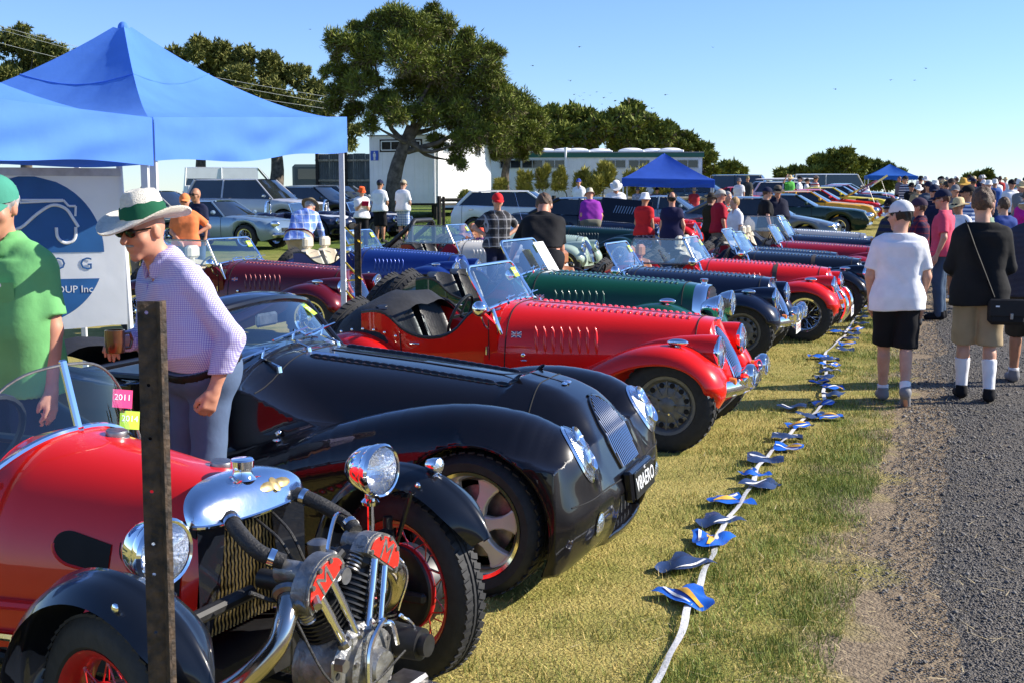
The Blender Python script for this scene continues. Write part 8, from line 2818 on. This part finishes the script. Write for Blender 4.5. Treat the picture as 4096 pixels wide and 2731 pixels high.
def visitor(label, u, D, yaw, pose, tc, lc, **kw):
 kw.setdefault('res', .022 if D < 24 else (.028 if D < 38 else .036))
 return person(label, px_at(u, D), D, rad(yaw), POSE[pose], topc=tc, legc=lc, **kw)
visitor('man in an orange polo shirt and orange cap with one hand on his hip', 430, 20.5, 190, 'one', C_('orange', (.72, .20, .07)), DEN, hat='cap', hatc=C_('cap_orange', (.80, .24, .08)), glasses=True, collar=True, skin=2, hair='grey', H=1.78)
visitor('bald man partly hidden behind the man in orange', 457, 23.0, 150, 'std', NVY, DEN, hair=None, glasses=True, skin=1, H=1.82)
visitor('man in a straw hat and green checked shirt behind the tent pole', 325, 21.8, 185, 'stdfat', PL('green_check', (.55, .62, .60), [(.10, .24, .40), (.55, .60, .10)]), GRY, hat='trilby', hatc=STRAW, band=BLK, glasses=True, skin=2, hair='grey', H=1.80)
visitor('man in a black bandana with white print, behind the straw hat', 343, 25.5, 200, 'std', NVY, BLK, hat='bucket', hatc=pattern_mat('bandana', (.012, .012, .014), 'floral', 22, [(.7, .7, .7)]), glasses=True, skin=2, H=1.92)
visitor('man in a blue plaid shirt and khaki trousers bending with his back turned', 688, 20.7, -12, 'bend', PL('blue_plaid', (.30, .45, .78), [(.10, .18, .58), (.72, .70, .80)], 8), C_('khaki_pale', (.42, .35, .25)), sleeve='long', hat='brim', hatc=C_('hat_olive', (.16, .13, .08)), hair='grey', skin=2, H=1.92, tuck=True, hem=.90,
  belt=C_('belt_red', (.09, .012, .015), .5))
visitor('woman in a bright orange bucket hat reading a red brochure', 833, 32.5, 200, 'phone', WHT, BLK, hat='bucket', hatc=C_('bucket_orange', (.85, .12, .03)), glasses=True, H=1.68)
visitor('man in a white T-shirt, black shorts and dark cap with his back turned', 874, 35.0, -25, 'front', WHT, BLK, legs='shorts', hat='cap', hatc=NVY, hair='black', skin=1, H=1.84, hemz=.48)
visitor('man in a white T-shirt and blue checked shorts with his back turned', 927, 35.5, -30, 'front', WHT, PL('shorts_check', (.50, .58, .70), [(.12, .20, .42), (.7, .72, .75)], 14), legs='shorts', hat='cap', hatc=C_('cap_tan', (.40, .33, .22)), hair='brown', H=1.83, hemz=.46)
visitor('man in a red cap and grey plaid shirt with his hands on his hips', 1142, 19.8, 195, 'akimbo', PL('grey_plaid', (.09, .09, .10), [(.012, .012, .014), (.34, .34, .35)], 7), NVY, hat='cap', hatc=C_('cap_red', (.62, .02, .025)), hair='brown', H=1.80)
visitor('small child in an orange sun hat beside the man in the red cap', 1105, 22.0, 170, 'std', pattern_mat('kid_print', (.05, .05, .16), 'floral', 16, [(.35, .12, .3)]), NVY, hat='bucket', hatc=C_('bucket_red', (.72, .09, .05)), H=1.12)
visitor('man in a black T-shirt and black trousers leaning over the cars with his back turned', 1245, 13.4, -4, 'lean', C_('black_tee', (.012, .012, .014)), C_('black_jeans', (.010, .011, .015)), hair='brown', skin=2, H=1.92, res=.017, hem=1.06)
visitor('man in a purple polo shirt and grey trousers with his back turned', 1357, 27.5, 8, 'look', C_('purple', (.26, .03, .32)), C_('olive_grey', (.15, .145, .11)), hat='bucket', hatc=C_('hat_stone', (.52, .47, .36)), skin=2, H=1.76, tuck=True, hem=.93)
visitor('man in a blue cap and white polo shirt by the bushes', 1328, 43.0, 160, 'std', WHT, NVY, hat='cap', hatc=C_('cap_blue', (.03, .06, .30)), glasses=True, collar=True, H=1.78)
visitor('man in a wide white hat with dark braces looking into the open bonnet', 1412, 30.0, 178, 'look', WHT, BLK, hat='brim', hatc=WHAT, skin=2, H=1.90)
visitor('woman in a sleeveless red top and white sun hat', 1478, 24.5, -35, 'fem', C_('red_top', (.55, .02, .025)), pattern_mat('skirt_print', (.015, .015, .06), 'floral', 18, [(.25, .2, .4)]), sleeve='none', hat='bucket', hatc=C_('hat_cotton', (.76, .77, .82)), hair='blond', skin=1, H=1.70)
visitor('woman in a loose navy dress and black cap', 1541, 23.2, -8, 'fem2', None, C_('navy_dress', (.018, .016, .055)), legs='dress', hat='capback', hatc=C_('cap_black', (.012, .011, .011)), hair='black', skin=2, H=1.74, hemz=.55)
visitor('woman in a brown bowler hat and dark olive top', 1629, 26.0, -60, 'fem', C_('olive_top', (.028, .022, .010)), BLK, hat='trilby', hatc=C_('hat_brown', (.055, .045, .035)), band=BLK, hair='brown', longhair=True, H=1.66)
visitor('man in a crimson T-shirt and pale flat cap seen from the side', 1649, 24.5, -75, 'std', C_('crimson', (.35, .012, .03)), GRY, hat='flat', hatc=C_('cap_stone', (.42, .40, .36)), glasses=True, skin=2, hair='grey', H=1.78)
visitor('person in a bright floral shirt behind the crimson T-shirt', 1667, 26.2, 200, 'std', pattern_mat('floral', (.04, .035, .03), 'floral', 15, [(.72, .66, .5), (.60, .06, .04), (.10, .35, .38)]), KHA, hair='grey', H=1.68)
visitor('boy with fair hair in a white polo shirt', 1686, 24.0, 110, 'std', C_('white_polo', (.74, .74, .77)), C_('beige', (.42, .34, .24)), hair='blond', collar=True, H=1.62)
visitor('man in a black polo shirt and navy cap turned to his neighbour', 1755, 26.5, -80, 'pocket', BLK, KHA, hat='cap', hatc=NVY, hair='brown', H=1.78)
visitor('man in a brown hat and navy polo shirt facing the camera', 1781, 27.0, 178, 'stdfat', C_('navy_polo', (.010, .012, .030)), DEN, hat='brim', hatc=C_('hat_brown2', (.13, .10, .07)), band=BLK, glasses=True, collar=True, skin=2, H=1.80)
visitor('man in a grey hat and blue vest walking up the rise', 1693, 50.0, 150, 'walk', C_('vest_white', (.70, .72, .76)), C_('trousers_blue', (.02, .04, .12)), hat='bucket', hatc=C_('hat_grey', (.13, .13, .15)), H=1.72)
visitor('man in a dark grey shirt and pale trousers up on the rise', 1712, 54.0, 175, 'std', C_('charcoal', (.04, .042, .045)), C_('beige', (.42, .34, .24)), hat='cap', hatc=C_('cap_olive', (.16, .15, .07)), H=1.78)
visitor('person in a bright green shirt shading the eyes under a straw hat', 1808, 55.0, 190, 'shade', C_('lime_shirt', (.10, .42, .07)), NVY, hat='straw', hatc=STRAW, H=1.80)
visitor('older man in a white T-shirt and black cap behind the yellow cars', 1830, 54.0, -110, 'std', WHT, NVY, hat='cap', hatc=BLK, hair='grey', H=1.76)
visitor('woman in a white top and black cap behind the yellow cars', 1847, 53.0, -100, 'fem', WHT, GRY, hat='cap', hatc=C_('cap_dark', (.03, .028, .03)), hair='brown', H=1.68)
visitor('bearded man in a red and white striped T-shirt behind the yellow cars', 1866, 52.0, -70, 'front', STR('red_stripe', (.68, .62, .60), [(.36, .05, .07)], 9), NVY, hat='capback', hatc=C_('cap_grey2', (.10, .09, .09)), hair='black', skin=1, H=1.82)
visitor('man in a red shirt far off by the pale van', 1942, 66.0, -60, 'std', C_('red_shirt', (.50, .02, .04)), BLK, hat='cap', hatc=BLK, skin=1, H=1.80)
for (lb, u, c, hc, ht_) in (('man in a dark cap sitting in the shade of the small tent', 1506, GRY, BLK, 'cap'), ('woman in a floral shirt sitting at the left tent pole', 1462, pattern_mat('shade_floral', (.3, .32, .4), 'floral', 15, [(.6, .6, .65)]), C_('hat_grey', (.13, .13, .15)), 'bucket'),
       ('person in a red shirt and straw hat sitting at the right', 1591, C_('red_sit', (.45, .04, .05)), STRAW, 'straw')):
 visitor(lb, u, 44.0, 185, 'std', c, GRY, hat=ht_, hatc=hc, H=1.45)
# the crowd along the road
CROWD = [
 ('man in a pink T-shirt and jeans with hands in his pockets, looking at the cars', 2163, 16.9, 62, 'pocket', C_('pink_tee', (.66, .08, .14)), C_('jeans', (.05, .08, .13)), dict(hat='cap', hatc=NVY, glasses=True, hair='brown', H=1.84, res=.018, shoec=BLK)),
 ('man in a dark red and navy plaid shirt leaning in from the road', 2108, 16.0, 70, 'crossed', PL('maroon_plaid', (.10, .012, .02), [(.012, .012, .05), (.20, .02, .03)], 12), DEN, dict(hat='cap', hatc=C_('cap_plum', (.05, .03, .055)), sleeve='long', collar=True, hair='brown', skin=2, H=1.72, res=.019)),
 ('man with folded arms in a navy patterned shirt at the end of the bonnets', 2043, 17.8, 110, 'crossed', STR('navy_band', (.015, .02, .05), [(.05, .05, .04)], 10), DEN, dict(hat='cap', hatc=BLK, hair='black', skin=1, H=1.72)),
 ('man in a wide straw hat and long white shirt on the road', 2197, 19.5, 120, 'std', WHT, GRY, dict(legs='shorts', hat='straw', hatc=STRAW, glasses=True, skin=1, H=1.72, hem=.72, hemz=.46, socks=(WHT, .12), shoec=KHA)),
 ('man in a blue and white striped polo shirt facing left in the crowd', 2218, 21.5, 80, 'crossed', STR('blue_stripe', (.55, .60, .70), [(.06, .12, .30)], 16), NVY, dict(hat='cap', hatc=BLK, skin=1, H=1.90)),
 ('tall man in a navy cap and dark shirt in the crowd', 2138, 22.5, 165, 'std', NVY, BLK, dict(hat='cap', hatc=NVY, glasses=True, skin=2, H=1.90)),
 ('man in a sage green T-shirt half hidden by the black jumper', 2262, 18.0, 70, 'crossed', C_('sage', (.20, .28, .20)), KHA, dict(hair='brown', skin=2, H=1.70)),
 ('man in a royal blue shirt just behind the black jumper', 2300, 18.6, 20, 'std', C_('royal', (.02, .05, .22)), GRY, dict(hair='brown', H=1.72)),
 ('woman in a black singlet and dark brimmed hat', 2085, 38.0, 190, 'fem', BLK, BLK, dict(sleeve='none', hat='trilby', hatc=BLK, hair='black', skin=2, H=1.70)),
 ('man in a navy and white hooped T-shirt at the raised bonnets', 2072, 43.0, 120, 'std', STR('navy_hoop', (.02, .03, .09), [(.45, .48, .55)], 12), NVY, dict(hat='cap', hatc=BLK, H=1.88)),
 ('man in a dark shirt and hat next to a woman with a pale hat', 2106, 46.0, -40, 'std', C_('dark_shirt', (.03, .035, .03)), BLK, dict(hat='trilby', hatc=BLK, H=1.84)),
 ('person in a pale floppy hat and brown top', 2118, 45.0, 170, 'fem2', C_('brown_top', (.10, .05, .04)), BLK, dict(hat='brim', hatc=WHAT, H=1.84)),
 ('man in a grey cap seen over the striped polo', 2186, 26.0, 160, 'std', GRY, NVY, dict(hat='cap', hatc=C_('cap_grey', (.16, .16, .17)), skin=2, H=1.84)),
 ('man in a dark cap whose head rises above the crowd', 2176, 33.0, 175, 'std', GRY, NVY, dict(hat='cap', hatc=C_('cap_brown', (.05, .035, .03)), skin=2, H=1.90)),
 ('person in a bright blue bucket hat and white shirt', 2244, 25.0, 185, 'std', WHT, NVY, dict(hat='bucket', hatc=C_('bucket_blue', (.03, .07, .55)), skin=2, H=1.72)),
 ('person in a golden straw hat above the grey cap', 2203, 31.0, 170, 'std', NVY, NVY, dict(hat='straw', hatc=C_('gold_straw', (.55, .32, .06)), skin=1, H=1.92)),
 ('man in a black cap and white shirt far back beside the road', 2313, 34.0, 185, 'std', WHT, NVY, dict(hat='cap', hatc=BLK, glasses=True, skin=2, H=1.86)),
 ('woman in a broad straw hat and grey singlet', 2338, 31.0, 175, 'fem', C_('grey_singlet', (.2, .2, .21)), NVY, dict(sleeve='none', hat='straw', hatc=STRAW, H=1.84)),
 ('person in a magenta top with a brown hat near the right edge', 2350, 24.0, 170, 'fem', C_('magenta', (.55, .02, .25)), NVY, dict(hat='brim', hatc=C_('hat_brown2', (.13, .10, .07)), H=1.74)),
 ('man in a navy cap at the far left of the crowd', 2124, 30.0, 190, 'std', C_('slate', (.06, .08, .12)), NVY, dict(hat='cap', hatc=NVY, glasses=True, skin=2, H=1.86)),
]
for (lb, u, D, yw, po, tc, lc, kw) in CROWD:
 visitor(lb, u, D, yw, po, tc, lc, group='crowd on the road', **kw)
rg = np.random.default_rng(77)
TC = [('navy', NVY), ('white', WHT), ('grey', GRY), ('black', BLK), ('red', C_('red_far', (.40, .03, .03))), ('blue', C_('blue_far', (.05, .12, .35))), ('green', C_('green_far', (.06, .18, .09))), ('tan', KHA)]
HC = [('cap', 'navy cap', NVY), ('cap', 'black cap', BLK), ('straw', 'straw hat', STRAW), ('bucket', 'white sun hat', WHAT), ('brim', 'white hat', WHAT), (None, 'bare head', None)]
seen = set()
for i in range(46):
 u = [2148, 2160, 2192, 2212, 2228, 2248, 2268, 2285, 2300, 2322, 2340, 2132, 2098, 2060][i % 14] + rg.uniform(-8, 8)
 D = rg.uniform(33, 62)
 a, h = TC[rg.integers(len(TC))], HC[rg.integers(len(HC))]
 lb = 'distant visitor in a %s top and %s in the far crowd' % (a[0], h[1])
 if (a[0], h[1]) in seen:
  continue
 seen.add((a[0], h[1]))
 visitor(lb, u, D, rg.choice([0, 40, 120, 180, 200, 270]), rg.choice(['std', 'crossed', 'pocket', 'walk']), a[1], rg.choice([NVY, BLK, DEN, KHA]), hat=h[0], hatc=h[2], skin=int(rg.integers(3)), hair=str(rg.choice(['brown', 'grey', 'black'])), H=rg.uniform(1.62, 1.86), group='crowd on the road')
ob_w = [o for o in COL.objects if o.get('label', '').startswith('woman in a bright orange')][0]
br = tag(ob('brochure', MB().box((0, 0, 0), (.20, .02, .15), b=.004), C_('brochure', (.45, .01, .06)), None, ob_w.matrix_basis @ Tm(0, .44, 1.28) @ Rm(-.5, 'X')), 'red folded brochure in the hands of the woman in the orange hat', 'brochure')
# BUNTING ON THE GRASS
BUNT = [(.47, 3.95), (.76, 4.87), (1.0, 5.75), (1.29, 6.6), (1.67, 7.72), (2.14, 8.85), (2.55, 9.75), (2.93, 11.08), (3.42, 12.94), (4.15, 14.86), (4.78, 16.67), (5.46, 18.96)]
bt = thing('bunting', 'string of blue pennant flags on white tape lying along the grass', 'bunting', (BUNT[0][0], BUNT[0][1], 0))
PENB = pm('pennant_blue', (.015, .12, .55), rough=.35, var=.2, scale=9)
PENN = pm('pennant_navy', (.022, .045, .12), rough=.4, var=.2, scale=9)
PENY = pm('pennant_gold', (.75, .42, .05), rough=.4, var=.25, scale=20)
rngb = np.random.default_rng(42)
sp = spline([(x, y) for x, y in BUNT], 140)
pts = []
for i, (x, y) in enumerate(sp):
 w = .010 * math.sin(i * .35) + .006 * math.sin(i * .9)
 pts.append((x + w - BUNT[0][0], y - BUNT[0][1], tz(x, y) + .024 + .006 * math.sin(i * .7)))
tape = []
for i, p in enumerate(pts):
 a = .15 + .35 * math.sin(i * .37)
 hw = .016
 tape.append([(p[0] - hw * math.cos(a), p[1], p[2] - hw * abs(math.sin(a)) * .5 + .004), (p[0], p[1], p[2] + .005), (p[0] + hw * math.cos(a), p[1], p[2] + hw * abs(math.sin(a)) * .5 + .004)])
ob('tape', MB().grid(tape).mesh('tape', sharp=0), pm('white_tape', (.74, .73, .70), rough=.6, var=.12, scale=40, bump=.2), bt)
FL = [(1590, 1400, -1.2, 'b', .27), (1575, 1320, -2.6, 'n', .26), (1640, 1262, -2.4, 'b', .27), (1655, 1213, -2.6, 'n', .24), (1685, 1165, -2.7, 'b', .24), (1760, 1128, .3, 'n', .24), (1735, 1100, -2.9, 'b', .16), (1760, 1066, .1, 'n', .24), (1815, 1037, .2, 'b', .2), (1810, 1012, -.4, 'n', .22),
 (1840, 985, .4, 'b', .2), (1870, 962, -.2, 'n', .22), (1910, 964, .2, 'b', .2), (1825, 941, -2.9, 'n', .24), (1895, 932, .3, 'b', .22), (1920, 910, .2, 'n', .2), (1915, 895, .3, 'b', .2), (1885, 882, -2.8, 'b', .2), (1895, 870, .2, 'n', .2), (1905, 855, -2.7, 'n', .2), (1910, 842, .3, 'b', .2),
 (1885, 822, -2.9, 'b', .24), (1905, 828, -.5, 'n', .2), (1940, 806, .2, 'n', .2), (1945, 792, .3, 'b', .2), (1950, 780, .2, 'n', .2), (1915, 764, 3.0, 'b', .24), (1965, 757, .3, 'b', .22), (1955, 768, .1, 'n', .2), (1975, 745, .1, 'n', .2), (1978, 730, .2, 'n', .2), (1968, 718, -2.8, 'n', .2), (1975, 706, .2, 'b', .2), (1985, 695, .1, 'b', .2)]
for i, (u, v, ang, kd, L_) in enumerate(FL):
 s_ = 1.72 * 2750 / (v - 455)
 X, Y = (u - 1176) / 2750 * s_, s_ * .992
 ph = rngb.uniform(0, 6)
 hb_ = .115 if L_ > .22 else .10
 L_ *= .98
 ang += rngb.uniform(-.55, .55)
 M = Tm(X - BUNT[0][0], Y - BUNT[0][1], tz(X, Y) + .020) @ Rm(ang, 'Z')
 def zf(a, b):
  return .017 * math.sin(9 * a / L_ * .6 + ph) * math.cos(5 * b / hb_ + ph * .7) + .020 * abs(math.sin(2.6 * a / L_ + ph)) + .004
 rows = []
 for q in np.linspace(-.45, .55, 12):
  w_ = hb_ * (1.0 - .55 * max(0, q + .45)) + .006 * math.sin(8 * q + ph)
  rows.append([(q * L_, w_ * c, zf(q * L_, w_ * c)) for c in np.linspace(-1, 1, 8)])
 fo = ob('pennant', MB().grid(rows).mesh('pennant', sharp=0), PENB if kd == 'b' else PENN, bt, M)
 if kd == 'b':
  ob('gold_swirl', MB().grid([[(q * L_, hb_ * (c * .12 * (1.1 - q) + .12 * math.sin(4 * q + ph)), zf(q * L_, hb_ * (c * .12 * (1.1 - q) + .12 * math.sin(4 * q + ph))) + .004) for c in (-1, 0, 1)] for q in np.linspace(-.40, .48, 12)]).mesh('gold_swirl', sharp=0), PENY, fo)
 ob('white_stripe', MB().grid([[(q * L_, hb_ * (c * .05 + (-.42 if kd == 'b' else .38)) * (1.1 - q * .7), zf(q * L_, hb_ * (c * .05 + (-.42 if kd == 'b' else .38)) * (1.1 - q * .7)) + .005) for c in (-1, 1)] for q in np.linspace(-.38, .38, 9)]).mesh('white_stripe', sharp=0), WHITE, fo)
